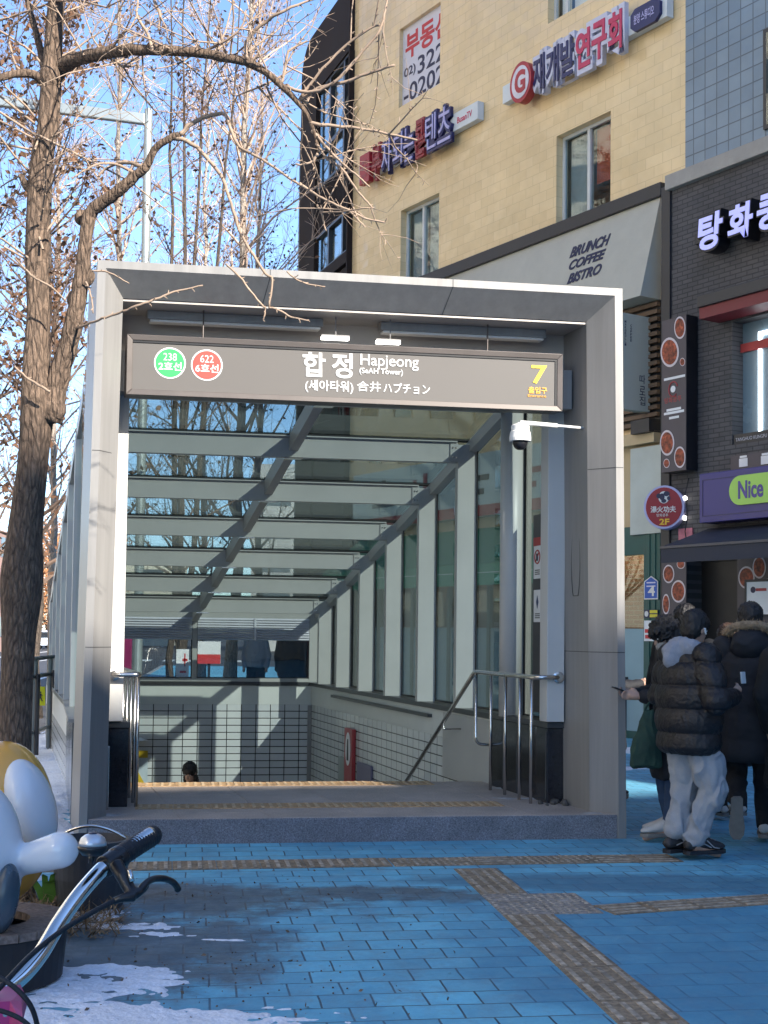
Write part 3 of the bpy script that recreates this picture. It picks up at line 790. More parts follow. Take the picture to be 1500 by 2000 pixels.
sl_('station_name', '합', white_let, 591, 687, 627, 735, .022)
sl_('station_name', '정', white_let, 648, 689, 680, 738, .022)
sl_('latin_name', 'Hapjeong', white_let, 704, 691, 809, 720, .006)
sl_('latin_subtitle', '(SeAH Tower)', white_let, 702, 718, 778, 732, .014)
sl_('korean_subtitle', '(세아타워)', white_let, 596, 741, 681, 766, .014)
sl_('chinese_name', '合井', white_let, 697, 744, 735, 764, .008)
sl_('japanese_name', 'ハプチョン', white_let, 749, 747, 831, 767, .008)
sl_('exit_number', '7', yellow_let, 1038, 713, 1060, 749, .012)
sl_('exit_word', '출입구', orange_let, 1032, 755, 1060, 768, .02)
sl_('exit_word', 'Entrance', orange_let, 1031, 770, 1058, 775, .0)
for u_ in (su0 + .6, su1 - .6): MB().tube([pt(u_, WS + .09, sz1 - .01), pt(u_, WS + .09, 4.15)], .006, 8).build('hanger', sign_box, sg)

# ---- surveillance camera on an arm from the right jamb
cw = .12
cc = fr(1016, 850, cw); px = cc.y / 2600
cv = empty('security_camera', cc, 'white dome security camera on an arm from the right portal jamb', 'security camera')
white_pl = mat('white_plastic', (.78, .77, .74), .35, 0, .04, 4)
MB().lathe(cc, [(.0, -12 * px), (21 * px, -12 * px), (21.5 * px, -6 * px), (20 * px, 4 * px), (20 * px, 6 * px), (18 * px, 8 * px), (18 * px, 18 * px), (15 * px, 21 * px), (0, 22 * px)], 28).build('housing', white_pl, cv, smooth=False)
MB().lathe(cc, [(.0, -29.5 * px), (6 * px, -28.5 * px), (11 * px, -25 * px), (14.5 * px, -18 * px), (15 * px, -11.9 * px)], 24).build('dome', black_plastic, cv, smooth=True)
at = cc + ZZ * 25 * px
e = pt(4.075 - .02, cw + .16, at.z)
MB().tube([cc + ZZ * 20 * px, at], 6.5 * px, 12).tube([at, at + (e - at) * .56], 4.5 * px, 12).tube([at + (e - at) * .5, e], 2.8 * px, 10).build('arm', white_pl, cv, smooth=True)
MB().box(e - U * .004 - NU * .03 - ZZ * .05, U * .012, NU * .06, ZZ * .11).build('wall_plate', white_pl, cv)
# ---- notices on the inside of the right glass, by the mouth
blk = mat('notice_backing', (.035, .036, .045), .5, 0, .1)
paper = mat('notice_paper', (.74, .75, .77), .6, 0, .04)
redp = mat('notice_red', (.40, .05, .05), .6, 0, .1)
def nt_pt(x, y, du=-.02):
    p = hit(x, y, O + U * (uG + du), V((W.y, -W.x, 0))); return p
def on_wall(x0, y0, x1, y1, du, th=.004):
    a, b_, c_, d_ = nt_pt(x0, y1, du), nt_pt(x1, y1, du), nt_pt(x1, y0, du), nt_pt(x0, y0, du)
    w0, w1 = (a - O).dot(NU) / W.dot(NU), (b_ - O).dot(NU) / W.dot(NU)
    z0, z1 = (a.z + b_.z) / 2, (c_.z + d_.z) / 2
    return w0, w1, z0, z1
def notice(name, x0, y0, x1, y1, du, m, label=None, cat=None, parent=None):
    w0, w1, z0, z1 = on_wall(x0, y0, x1, y1, du)
    o = MB().box(pt(uG + du, w0, z0), W * (w1 - w0), -U * .004, ZZ * (z1 - z0)).build(name, m, parent)
    return o, (w0, w1, z0, z1)
pn, q = notice('dark_notice_board', 1040, 1004, 1072, 1392, -.012, blk); tag(pn, 'tall dark panel behind the glass beside the white inner column', 'panel')
def poster(x0, y0, x1, y1, label, mark):
    o, (w0, w1, z0, z1) = notice('notice', x0, y0, x1, y1, -.02, paper); tag(o, label, 'notice', 'paper notices on the dark panel')
    h = z1 - z0; wd = w1 - w0; u_ = uG - .0255
    if mark == 'no':
        MB().box(pt(u_ + .0015, w0, z1), W * wd, -U * .004, ZZ * .075).build('header', redp, o)
        c_ = pt(u_, (w0 + w1) / 2, z0 + h * .66); r = abs(wd) * .33
        MB().tube([c_ + W * r * cos(t) + ZZ * r * 1.0 * sin(t) for t in [2 * pi * i / 24 for i in range(25)]] , .007, 5, False).tube([c_ - W * r * .7 + ZZ * r * .7, c_ + W * r * .7 - ZZ * r * .7], .006, 5).build('prohibition_mark', redp, o)
        MB().tube([c_ - ZZ * r * .6, c_ + ZZ * r * .5], .012, 6).build('pictogram', blk, o)
    else:
        c_ = pt(u_, (w0 + w1) / 2, z0 + h * .62); r = abs(wd) * .33
        MB().prism([c_ + ZZ * r, c_ + W * r * .4, c_ - ZZ * r, c_ - W * r * .4], -U * .003).build('pictogram', mat('notice_navy', (.03, .06, .13), .6), o)
    m2 = MB()
    for k in range(3): m2.box(pt(u_ + .002, w0 + wd * .2, z0 + h * (.12 + .06 * k)), W * wd * .6, -U * .003, ZZ * h * .03)
    m2.build('print_lines', blk, o)
poster(1043, 1066, 1058, 1130, 'white notice with red header and red ring on the dark panel', 'no')
poster(1060, 1064, 1073, 1126, 'white notice with a red header half hidden behind the white column', 'no')
poster(1043, 1152, 1058, 1215, 'white notice with a dark diamond mark, lowest on the dark panel', 'yes')
# ---- things on the stair walls
def side_pt(x, y): return hit(x, y, O + U * (uR - .006), V((W.y, -W.x, 0)))
def side_box(x0, y0, x1, y1, d):
    a, b_ = side_pt(x0, max(y0, y1)), side_pt(x1, min(y0, y1))
    wa, wb = (a - O).dot(NU) / W.dot(NU), (b_ - O).dot(NU) / W.dot(NU)
    return MB().box(pt(uR - .004, wa, a.z), W * (wb - wa), -U * d, ZZ * (b_.z - a.z)), wa, wb, a.z, b_.z
mb, wa, wb, za, zb2 = side_box(678, 1560, 695, 1425, .05)
ex = tag(mb.build('warning_sign', mat('red_enamel', (.36, .035, .04), .35, 0, .08), None, bevel=.006), 'narrow red sign with a white pictogram on the right stair wall', 'sign')
wm = (wa + wb) / 2; hw = abs(wb - wa) * .32
MB().prism([pt(uR - .056, wm + hw * cos(t), zb2 - .27 + .22 * sin(t)) for t in [2 * pi * i / 20 for i in range(20)]], -U * .003).build('white_oval', paper, ex)
MB().prism([pt(uR - .060, wm - hw * .35, zb2 - .42), pt(uR - .060, wm + hw * .35, zb2 - .42), pt(uR - .060, wm + hw * .2, zb2 - .14), pt(uR - .060, wm - hw * .2, zb2 - .14)], -U * .002).build('pictogram', blk, ex)
mb, wa, wb, za, zb2 = side_box(700, 1548, 728, 1497, .03)
tag(mb.build('wall_sign', mat('mauve_sign', (.17, .16, .24), .5, 0, .08), None, bevel=.004), 'small mauve grey plate low on the right stair wall beside the red sign', 'sign')
mb, wa, wb, za, zb2 = side_box(664, 1548, 676, 1480, .03)
tag(mb.build('switch_box', mat('grey_box', (.28, .32, .31), .5, 0, .08), None, bevel=.004), 'grey box on the stair wall left of the red sign', 'box')
bk = lambda x, y: hit(x, y, O + W * (WB - .03), NU)
a, b_ = bk(270, 1530), bk(289, 1466)
ys = MB().box(a, U * ((b_ - a).dot(U)), NU * .012, ZZ * (b_.z - a.z)).build('wall_notice', mat('pale_blue_notice', (.50, .58, .64), .5), None)
tag(ys, 'pale notice with a yellow header on the tiled back wall of the stairs', 'notice')
h_ = b_.z - a.z
MB().box(a + ZZ * h_ * .78 - NU * .004, U * ((b_ - a).dot(U)), NU * .006, ZZ * h_ * .22).build('header', mat('yellow_sign', (.62, .42, .02), .5), ys)
MB().prism([a - NU * .005, a - NU * .005 + U * .09, a - NU * .005 + ZZ * .16], NU * .004).build('warning_triangle', mat('yellow_sign', (.62, .42, .02)), ys)
# rubble and old snow in the corner at the right post
mb = MB(); p = gz(1090, 1572, LD)
for k in range(26):
    q = p + U * random.gauss(.08, .14) + W * random.gauss(.06, .07)
    r = random.uniform(.015, .055)
    Mx = Matrix.Rotation(random.random() * 6, 3, V((random.random(), random.random(), random.random() + .1)))
    mb.ball(q + ZZ * r * .3, r, r * .8, r * .6, 6, 4, Mx)
tag(mb.build('grit_heap', mat('wet_grit', (.085, .08, .075), .8, 0, .4, 20, .5, 60), None), 'heap of wet grit and dirty slush at the foot of the right black plinth', 'grit heap', kind='stuff')
snow_patch('slush', [(gz(1040, 1560, LD), .45, .16, .12), (gz(1160, 1588, LD), .16, .06, .25), (gz(980, 1540, LD), .3, .14, .05), (gz(225, 1592, LD), .25, .09, .2)], cell=.014, hgt=.010, seed=17, z=LD, fs=(7, 20)).data.materials[0] = mat('grey_slush', (.36, .36, .38), .7, 0, .25, 8, .5, 60)

# ================================================================== STREET FACADES
def fbx(mb, s0, s1, o0, o1, z0, z1): return mb.box(fp(s0, o0, z0), FD * (s1 - s0), FN * (o1 - o0), ZZ * (z1 - z0))
def holed(mb, P, s0, s1, z0, z1, holes, depth):
    """wall sheet on P(s, off, z) at off 0 with rectangular openings and their reveals"""
    S = sorted({s0, s1} | {h[0] for h in holes} | {h[1] for h in holes}); Zs = sorted({z0, z1} | {h[2] for h in holes} | {h[3] for h in holes})
    for i in range(len(S) - 1):
        for j in range(len(Zs) - 1):
            sm, zm = (S[i] + S[i + 1]) / 2, (Zs[j] + Zs[j + 1]) / 2
            if any(h[0] < sm < h[1] and h[2] < zm < h[3] for h in holes): continue
            mb.quad(P(S[i], 0, Zs[j]), P(S[i + 1], 0, Zs[j]), P(S[i + 1], 0, Zs[j + 1]), P(S[i], 0, Zs[j + 1]))
    for h in holes:
        a, b_, c, d = h[:4]
        mb.quad(P(a, 0, c), P(a, -depth, c), P(a, -depth, d), P(a, 0, d)); mb.quad(P(b_, -depth, c), P(b_, 0, c), P(b_, 0, d), P(b_, -depth, d))
        mb.quad(P(a, 0, c), P(b_, 0, c), P(b_, -depth, c), P(a, -depth, c)); mb.quad(P(a, -depth, d), P(b_, -depth, d), P(b_, 0, d), P(a, 0, d))
FANG = atan2(FD.y, FD.x)
beige_tile = tile_mat('beige_glazed_tile', FANG, (.79, .59, .325), (.845, .64, .365), (.68, .50, .275), .38, .18, .005, .17, .5, .3, tilt=.5, dirt=.09, msmooth=.3)
blue_tile = tile_mat('blue_grey_glazed_tile', FANG, (.165, .235, .305), (.205, .28, .35), (.10, .135, .17), .235, .235, .010, .28, 0., .6, tilt=.3, dirt=.15)
grey_brick = tile_mat('dark_grey_brick', FANG, (.075, .073, .078), (.095, .09, .095), (.045, .044, .047), .21, .068, .008, .8, .5, .8, dirt=.25)
concrete = mat('pale_concrete', (.36, .34, .31), .8, 0, .12, 3, .2, 50)
brown_clad = mat('dark_brown_cladding', (.030, .021, .018), .8, 0, .15, 2, spec=.15)
win_frame = mat('white_window_frame', (.62, .63, .62), .4, 0, .05)
dark_frame = mat('dark_window_frame', (.03, .028, .028), .4, 0, .1)
room = mat('dim_room', (.16, .17, .17), .8, 0, .3, 2)
curtain = mat('cream_curtain', (.42, .37, .30), .8, 0, .1, 4)
orange_blind = mat('orange_blind', (.62, .10, .04), .7, 0, .08)
cream_canvas = mat('cream_canvas', (.47, .455, .39), .75, 0, .06, 2.5, .08, 30)

bb = empty('beige_building', fp(-4, -3, 0), 'beige glazed tile building with a dark brown bay on its left end', 'building')
HB = 16.2
s0b, s1b = fa(690, 300)[0], 1.35
w1 = (fa(783, 412)[0], fa(858, 375)[0], 8.15, 10.23)
w2 = (fa(1087, 268)[0], fa(1193, 210)[0], 8.15, 10.23)
w3 = (fa(780, 100)[0], fa(860, 60)[0], 12.41, 14.06)
w4 = (fa(1070, 40)[0], fa(1158, 0)[0], fa(1070, 47)[1], 14.06)
shop_h = (-6.5, .15, .35, 3.3)
mb = MB(); holed(mb, fp, s0b, s1b, 4.6, HB, [w1, w2, w3, w4], .26)
mb.build('tiled_wall', beige_tile, bb)
mb = MB(); fbx(mb, s0b, 9.0, -8, -.9, 0, HB - .02); mb.build('core', room, bb)
mb = MB(); fbx(mb, s0b, s1b, -.9, .1, HB, HB + .4); mb.build('parapet', concrete, bb)
def window(parent, P, h, split, panes, fm, depth=.2, fw=.055, gl=win_glass):
    a, b_, c, d = h[:4]
    f = MB()
    def bx(x0, x1, z0, z1, o0=-depth, o1=-depth + .06): f.box(P(x0, o0, z0), P(x1, o0, z0) - P(x0, o0, z0), P(x0, o1, z0) - P(x0, o0, z0), ZZ * (z1 - z0))
    bx(a, a + fw, c, d); bx(b_ - fw, b_, c, d); bx(a + fw, b_ - fw, c, c + fw); bx(a + fw, b_ - fw, d - fw, d)
    m_ = a + (b_ - a) * split
    bx(m_ - fw * .6, m_ + fw * .6, c + fw, d - fw, -depth + .002, -depth + .07)
    w_ = f.build('window', fm, parent)
    for x0, x1, bm_ in ((a + fw, m_ - fw * .6, panes[0]), (m_ + fw * .6, b_ - fw, panes[1])):
        p = [P(x0, -depth + .03, c + fw), P(x1, -depth + .03, c + fw), P(x1, -depth + .03, d - fw), P(x0, -depth + .03, d - fw)]
        MB().prism(p, (P(0, 0, 0) - P(0, 1, 0)) * .008).build('pane', gl, w_)
        if bm_:
            m2, lo = bm_
            zz0 = c + (d - c) * lo
            q = [P(x0 + .01, -depth - .08, zz0), P(x1 - .01, -depth - .08, zz0), P(x1 - .01, -depth - .08, d - .06), P(x0 + .01, -depth - .08, d - .06)]
            MB().prism(q, (P(0, 0, 0) - P(0, 1, 0)) * .01).build('blind_or_glare', m2, w_)
    return w_
grey_blind = mat('grey_blind', (.44, .47, .48), .8, 0, .1)
window(bb, fp, w1, .46, [(grey_blind, .0), (grey_blind, .3)], win_frame)
window(bb, fp, w2, .5, [(grey_blind, .0), (orange_blind, .52)], win_frame)
glare_white = mat('glare_white', (.86, .85, .80), .7, 0, .03)  # white sheet stands in for the bright reflection in the upper right window
window(bb, fp, w4, .3, [(glare_white, .0), (glare_white, .0)], win_frame, gl=glass_mat('bright_glass', (.95, .95, .92), 1.5))
# banner filling the upper left window
ban = mat('pale_banner', (.66, .64, .70), .6, 0, .03)
mb = MB(); fbx(mb, w3[0] - .02, w3[1] + .2, -.10, -.09, w3[2] - .1, w3[3] + .3)
bn = tag(mb.build('window_banner', ban, None), 'pale banner with red and black lettering in the upper left window', 'banner')
bl_red, bl_blk = mat('banner_red', (.55, .045, .05), .6), mat('banner_black', (.03, .03, .07), .6)
def ftext(name, body, m, parent, s0, s1, z0, z1, off, th=.012, bold=.015, shear=0, side=None, **k):
    return letters(name, body, m, parent, fp(s0, off, z0), fp(s1, off, z0), fp(s0, off, z1), 0, th, bold, shear, side=side, **k)
ww = w3[1] - w3[0]
ftext('headline', '부동산', bl_red, bn, w3[0] + .10, w3[1] + .22, 13.38, 13.93, -.089, .004, .03)
ftext('area_code', '02)', bl_blk, bn, w3[0] + .06, w3[0] + .48, 12.98, 13.22, -.089, .004)
ftext('phone_number', '322', bl_blk, bn, w3[0] + .56, w3[1] + .02, 12.93, 13.30, -.089, .004, .012)
ftext('phone_number', '-0202', bl_blk, bn, w3[0] + .06, w3[1] + .02, 12.48, 12.85, -.089, .004, .012)

# dark brown bay turning away on the left
C1 = fp(s0b, 0, 0); D2 = V((-sin(radians(20)), cos(radians(20)), 0)); N2 = V((-cos(radians(20)), -sin(radians(20)), 0))
def bp_(t, off, z): return C1 + D2 * t + N2 * off + ZZ * z
def bay(x, y, off=.12):
    p = hit(x, y, C1 + N2 * off, N2); return ((p - C1).dot(D2), p.z)
tE = bay(587, 300)[0]; zT = bay(640, 20)[1] - .1
def q2(t, off, z): return bp_(tE - t, off + .12, z)      # s grows to the right for the shared helpers
tw0, tw1 = tE - bay(616, 300)[0], tE - .05
za = bay(616, 182)[1]; zb_ = bay(616, 374)[1]; zc = bay(616, 462)[1]
zmid = bay(616, 305)[1]
poly = [bp_(tE, .12, 0), bp_(0, .12, 0), bp_(0, .12, zT)] + [bp_(tE - .75 + .75 * sin(a_ * pi / 16), .12, zT - .75 + .75 * cos(a_ * pi / 16)) for a_ in range(0, 9)]
# the cladding is a frame of flat pieces round the glazing
mb = MB()
def bx2(t0, t1, z0, z1, o0=0., o1=.12): mb.box(bp_(t0, o0, z0), D2 * (t1 - t0), N2 * (o1 - o0), ZZ * (z1 - z0))
tl = bay(616, 300)[0]
cap = [bp_(0, 0, za), bp_(tE, 0, za)] + [bp_(tE - .8 + .8 * cos(a_ * pi / 16), 0, zT - .8 + .8 * sin(a_ * pi / 16)) for a_ in range(0, 9)] + [bp_(0, 0, zT)]
mb.prism(cap, N2 * .12); bx2(tl, tE, 0, za - .001); bx2(.0, tl - .001, zc - 1.2, zc - .95)
bx2(-.02, .06, 0, za - .001)
mb.build('bay_cladding', brown_clad, bb)
mb = MB(); bx2(.061, tl - .002, zc + .02, zb_ - .02, -.05, .06)
for k in range(26):
    tt = .08 + (tl - .1) * k / 26; bx2(tt, tt + .05, zc + .02, zb_ - .02, .0605, .085)
mb.build('spandrel', brown_clad, bb)
mb = MB(); bx2(.061, tl - .002, 0, zc - 1.25, -.05, .06); mb.build('spandrel', brown_clad, bb)
for z0, z1 in ((zb_, za), (zc - .95, zc)):
    mb = MB(); th_ = bay(640, 300)[0]; t2_ = bay(667, 300)[0]
    for t_ in (th_, t2_): bx2(t_ - .05, t_ + .05, z0, z1, -.02, .08)
    bx2(.061, tl - .001, z1 - .06, z1, -.018, .082); bx2(.061, tl - .001, z0, z0 + .06, -.018, .082)
    if z1 == za: bx2(.061, tl - .001, zmid - .05, zmid + .05, -.019, .081)
    wv = mb.build('window', dark_frame, bb)
    mb = MB(); bx2(.06, tl, z0, z1, 0., .01); mb.build('pane', win_glass, wv)
    mb = MB(); bx2(th_ + .06, tl, z0, z1, -.25, -.24); bx2(.06, t2_ - .06, z0 + .2, z1, -.25, -.24); mb.build('curtain', curtain, wv)
mb = MB(); mb.box(bp_(0, -6, 0), D2 * (tE - .1), N2 * 5.6, ZZ * (zT - .2)); mb.build('core', room, bb)
p = bp_(tE + .12, .05, 0); pz = bay(583, 292)[1]
tag(MB().tube([p, p + ZZ * pz] + arc(p + ZZ * pz, p + ZZ * (pz + .25), p + ZZ * (pz + .3) - D2 * .2), .06, 8).build('rainwater_pipe', mat('grey_pipe', (.25, .29, .30), .5, .2), None, smooth=True), 'grey rainwater pipe running down the end of the dark bay', 'pipe')

# ---- raised letter signs on the beige wall
navy = mat('navy_letter_side', (.015, .018, .10), .4, 0, .1)
lav = mat('lavender_letter_face', (.48, .45, .72), .4, 0, .03)
crim = mat('crimson_letter', (.55, .03, .10), .4, 0, .05)
dkred = mat('dark_red_letter', (.30, .03, .04), .4, 0, .08)
white_sign = mat('white_sign_box', (.68, .72, .73), .4, 0, .04)
zA_ = 11.36
s1_ = empty('letter_sign', fp(fa(820, 280)[0], .1, zA_), 'slanting row of navy and red letters on a white bar, lower left', 'sign', 'raised letter signs on the beige wall')
sa_, sb_ = fa(706, 347, .1)[0], fa(938, 222, .1)[0]
mb = MB(); fbx(mb, sa_, sb_, .02, .16, zA_ - .17, zA_ + .17); mb.build('bar', white_sign, s1_)
# each letter: darker, larger backing block and the face in front
sc_ = [fa(x, 300, .2)[0] for x in (728, 747, 769, 790, 812, 832, 856, 884)]
for k, ch in enumerate('부자되는콘텐츠'):
    a_, b2 = sc_[k] + .03, sc_[k + 1] - .03
    red = ch in '부콘'
    z0 = zA_ - .32; z1 = zA_ + .36
    l1 = ftext('letter', ch, dkred if red else lav, s1_, a_, b2, z0, z1, .234, .016, .0)
    if not red: ftext('backing', ch, navy, l1, a_ - .03, b2 + .03, z0 - .06, z1 + .06, .162, .07, .075)
    else: ftext('backing', ch, dkred, l1, a_ - .03, b2 + .03, z0 - .05, z1 + .05, .162, .07, .07)
a_, b2 = fa(708, 340, .2)[0], fa(727, 330, .2)[0]
mb = MB(); fbx(mb, a_, b2, .16, .28, zA_ - .33, zA_ + .30); lg = mb.build('logo_block', mat('logo_red', (.38, .02, .03), .4), s1_, bevel=.01)
for q0, q1 in ((-.05, .02), (.1, .16), (-.2, -.14)): mb = MB(); fbx(mb, a_ + .1, b2 - .1, .2805, .286, zA_ + q0, zA_ + q1); mb.build('logo_bar', dkred, lg)
ftext('end_word', 'BusanTV', crim, s1_, fa(893, 245, .16)[0], fa(922, 232, .16)[0], zA_ - .06, zA_ + .06, .161, .004)

s2_ = empty('letter_sign', fp(fa(1150, 120)[0], .1, zA_), 'slanting row of navy and crimson letters with a red G disc, upper right', 'sign', 'raised letter signs on the beige wall')
sa_, sb_ = fa(987, 196, .1)[0], fa(1308, 22, .1)[0]
mb = MB(); fbx(mb, sa_, sb_, .02, .16, zA_ - .15, zA_ + .17); mb.build('bar', white_sign, s2_)
pale = mat('pale_letter_backing', (.60, .60, .72), .4, 0, .04)
ns = [fa(x, 110, .25)[0] for x in (1041, 1066, 1094, 1124, 1155, 1187, 1217)]
for k, ch in enumerate('재개발연구회'):
    a_, b2 = ns[k] + .02, ns[k + 1] - .02
    l1 = ftext('letter', ch, navy if k < 3 else crim, s2_, a_, b2, zA_ - .33, zA_ + .31, .252, .016, .02 if k < 3 else .03)
    ftext('backing', ch, pale, l1, a_ - .05, b2 + .05, zA_ - .42, zA_ + .40, .162, .09, .12)
gc = fp(fa(1018, 174, .3)[0], .16, zA_ - .03)
MB().disc(gc, FD * .30, ZZ * .36, 36, FN * .16).build('disc', mat('g_disc_red', (.42, .03, .04), .4), s2_)
MB().disc(gc + FN * .162, FD * .24, ZZ * .29, 36, FN * .006).build('disc_face', mat('g_disc_white', (.70, .66, .72), .4), s2_)
ftext('emblem_letter', 'G', mat('g_disc_red', (.42, .03, .04)), s2_, fa(1018, 174, .3)[0] - .15, fa(1018, 174, .3)[0] + .15, zA_ - .23, zA_ + .18, .3285, .006, .04)
h0, h1 = fa(1233, 62, .2)[0], fa(1290, 33, .2)[0]
MB().prism([fp(h0, .161, zA_ - .08), fp(h0 + .1, .161, zA_ - .17), fp(h1 - .1, .161, zA_ - .17), fp(h1, .161, zA_ - .08), fp(h1, .161, zA_ + .12), fp(h1 - .1, .161, zA_ + .2), fp(h0 + .1, .161, zA_ + .2), fp(h0, .161, zA_ + .12)], FN * .06).build('name_plate', navy, s2_)
ftext('plate_word', '분양 스튜디오', lav, s2_, h0 + .08, h1 - .12, zA_ - .06, zA_ + .1, .2215, .004)

# ---- cream awning of the bistro
aw = empty('awning', fp(-2, .4, 7.6), 'cream sloping shop awning with black BRUNCH COFFEE BISTRO lettering', 'awning')
sE = fa(1290, 386, .08)[0]
ob = .0
for k in range(200):
    ob = k * .01
    if fa(1251, 577, ob)[0] >= sE: break
zat, zab = fa(1288, 386, .08)[1], fa(1251, 577, ob)[1]
sL = -6.6
MB().prism([fp(sL, .08, zat), fp(sL, .02, zat), fp(sL, .02, zab), fp(sL, ob, zab)], FD * (sE - sL)).build('canvas', cream_canvas, aw)
mb = MB(); fbx(mb, sL - .1, sE + .06, .0205, .14, zat + .002, zat + .22); mb.build('head_rail', dark_steel, aw, bevel=.01)
ctop, cbot = V(fp(0, .083, zat)) , V(fp(0, ob + .003, zab))
dn = (cbot - ctop)
def apt(x, y):
    nrm = FD.cross(dn).normalized(); return hit(x, y, fp(0, .085, zat), nrm)
def atext(name, body, x0, y0, x1, y1, shear, bold):
    a = apt(x0, y1); b2 = apt(x1, y1); s_ = (b2 - a).dot(FD); upv = -dn.normalized()
    tp = apt(x0, y0); h = (tp - a).dot(upv)
    nrm = FD.cross(upv); nrm = nrm if nrm.dot(FN) > 0 else -nrm
    return letters(name, body, bl_blk, aw, a, a + FD * s_, a + upv * h, .0, .006, bold, shear)
atext('lettering', 'BRUNCH', 1112, 485, 1183, 505, .25, .035)
atext('lettering', 'COFFEE', 1110, 511, 1175, 529, .25, .035)
atext('lettering', 'BISTRO', 1107, 537, 1168, 556, .25, .035)
atext('lettering', '따로집', 800, 655, 1000, 690, .2, .03)

# ---- slatted wall and light fittings under the awning
slat = mat('brown_slats', (.15, .095, .06), .6, 0, .2, 5)
sw = empty('slatted_screen', fp(.2, 0, 5.5), 'brown horizontal slats on the wall below the cream awning', 'screen')
zs0, zs1 = fa(1270, 832)[1], zab + .02
mb = MB(); n = 17
for k in range(n):
    z = zs0 + (zs1 - zs0) * k / n
    fbx(mb, -1.9, .74, .06, .13, z, z + (zs1 - zs0) / n * .55)
mb.build('slats', slat, sw); mb = MB(); fbx(mb, -1.9, .74, .003, .05, zs0, zs1); mb.build('backing', dark_steel, sw)
mb = MB(); fbx(mb, fa(1291, 500, .34)[0], fa(1308, 500, .34)[0], .0, .34, 0, fa(1300, 366, .3)[1]); tag(mb.build('steel_post', dark_steel, None, bevel=.01), 'tall black steel post between the beige and the grey brick building', 'post')

# shop front of the bistro (ground floor)
sf = bpy.data.objects.new('shop_front', None); COL.objects.link(sf); sf.parent = bb; sf.location = fp(-2, 0, 0) - bb.location
green_f = mat('dark_green_frame', (.006, .075, .07), .4, 0, .12, 4)
in_brick = tile_mat('interior_brick', FANG, (.24, .10, .055), (.32, .16, .09), (.30, .22, .15), .21, .075, .01, .8, .5, .6, dirt=.3)
warm = mat('warm_beige_wall', (.52, .40, .24), .7, 0, .08, 3)
pblue = mat('pale_blue_panel', (.23, .36, .42), .5, 0, .06, 3)
zf = [fa(1236, y)[1] for y in (850, 880, 1010, 1045, 1085, 1228, 1312)]
pz0, pz1 = .0, fa(1270, 1040, .12)[1]
p0_, p1_ = fa(1257, 1200, .12)[0], fa(1289, 1200, .12)[0]
mb = MB(); fbx(mb, p0_, p1_, .0, .12, 0, pz1)
for t in (.2, .55): fbx(mb, p0_ + (p1_ - p0_) * t, p0_ + (p1_ - p0_) * (t + .2), .1205, .135, 0, pz1)
mb.build('pilaster', green_f, sf, bevel=.004)
mb = MB(); fbx(mb, -7.5, p0_, .0, .10, zf[4], zf[3] + .12); fbx(mb, -7.5, p0_, .0, .06, 0, .12)
for k in range(6): fbx(mb, -7.4 + 1.25 * k, -7.32 + 1.25 * k, .0, .08, .12, zf[4])
mb.build('frame', green_f, sf)
mb = MB(); fbx(mb, -7.5, .74, -.01, .02, zf[2] - .28, 4.6); mb.build('upper_wall', warm, sf)
mb = MB(); fbx(mb, -7.5, p0_, .015, .03, zf[5] + .02, zf[4]); mb.build('pane', glass_mat('shop_glass', (.72, .76, .76), 1.5), sf)
mb = MB(); fbx(mb, -7.5, p0_ - .002, .02, .05, .12, zf[5]); mb.build('lower_panel', pblue, sf)
mb = MB(); fbx(mb, -7.5, .74, -.62, -.6, 0, 4); mb.build('interior_wall', in_brick, sf)
mb = MB(); fbx(mb, -7.5, .74, -.6, -.02, zf[4] + .3, zf[4] + .32); mb.build('interior_ceiling', warm, sf)
mb = MB(); fbx(mb, -7.0, .1, -.3, -.25, zf[4] + .1, zf[4] + .13); mb.build('strip_light', mat('warm_strip', (1, .85, .55), .5, emit=5.), sf)
wh = fp(fa(1250, 1190, -.3)[0], -.3, fa(1250, 1190, -.3)[1])
# green awnings further along the front, seen through the station glass
ga_m = mat('green_awning_cloth', (.02, .22, .12), .7, 0, .1, 3)
ga_ = empty('awning', fp(-4.5, .5, 2.9), 'green striped shop awning seen through the glass of the station entrance', 'awning')
za1, za0 = 3.55, 2.75
MB().prism([fp(-8.2, .03, za1), fp(-8.2, .03, za1 - .1), fp(-8.2, .9, za0), fp(-8.2, .9, za0 + .08)], FD * 7.2).build('cloth', ga_m, ga_)
mb = MB(); fbx(mb, -8.2, -1.0, .895, .91, za0 - .3, za0 + .06); mb.build('valance', mat('pale_green_cloth', (.05, .32, .19), .7, 0, .1, 3), ga_)
mb = MB(); fbx(mb, -8.2, -1.0, .911, .914, za0 - .09, za0 - .075); mb.build('stripe', paper, ga_)
sb2 = empty('shop_sign', fp(-4.5, .2, 4.2), 'white shop fascia with dark red lettering above the green awning', 'sign')
mb = MB(); fbx(mb, -8.2, -.9, .03, .2, 3.75, 4.9); mb.build('panel', mat('aqua_white_panel', (.55, .66, .66), .4, 0, .05), sb2)
mb = MB(); fbx(mb, -8.2, -.9, .2005, .215, 3.75, 3.95); mb.build('red_band', redp, sb2)
for k in range(4):
    a_ = -7.4 + 1.5 * k
    mb = MB(); fbx(mb, a_, a_ + .8, .201, .22, 4.15, 4.25); fbx(mb, a_, a_ + .1, .201, .22, 4.26, 4.6); fbx(mb, a_ + .35, a_ + .47, .201, .22, 4.26, 4.7); fbx(mb, a_ + .6, a_ + .95, .201, .22, 4.4, 4.5)
    mb.build('letter_block', dkred if k % 2 else dark_steel, sb2)

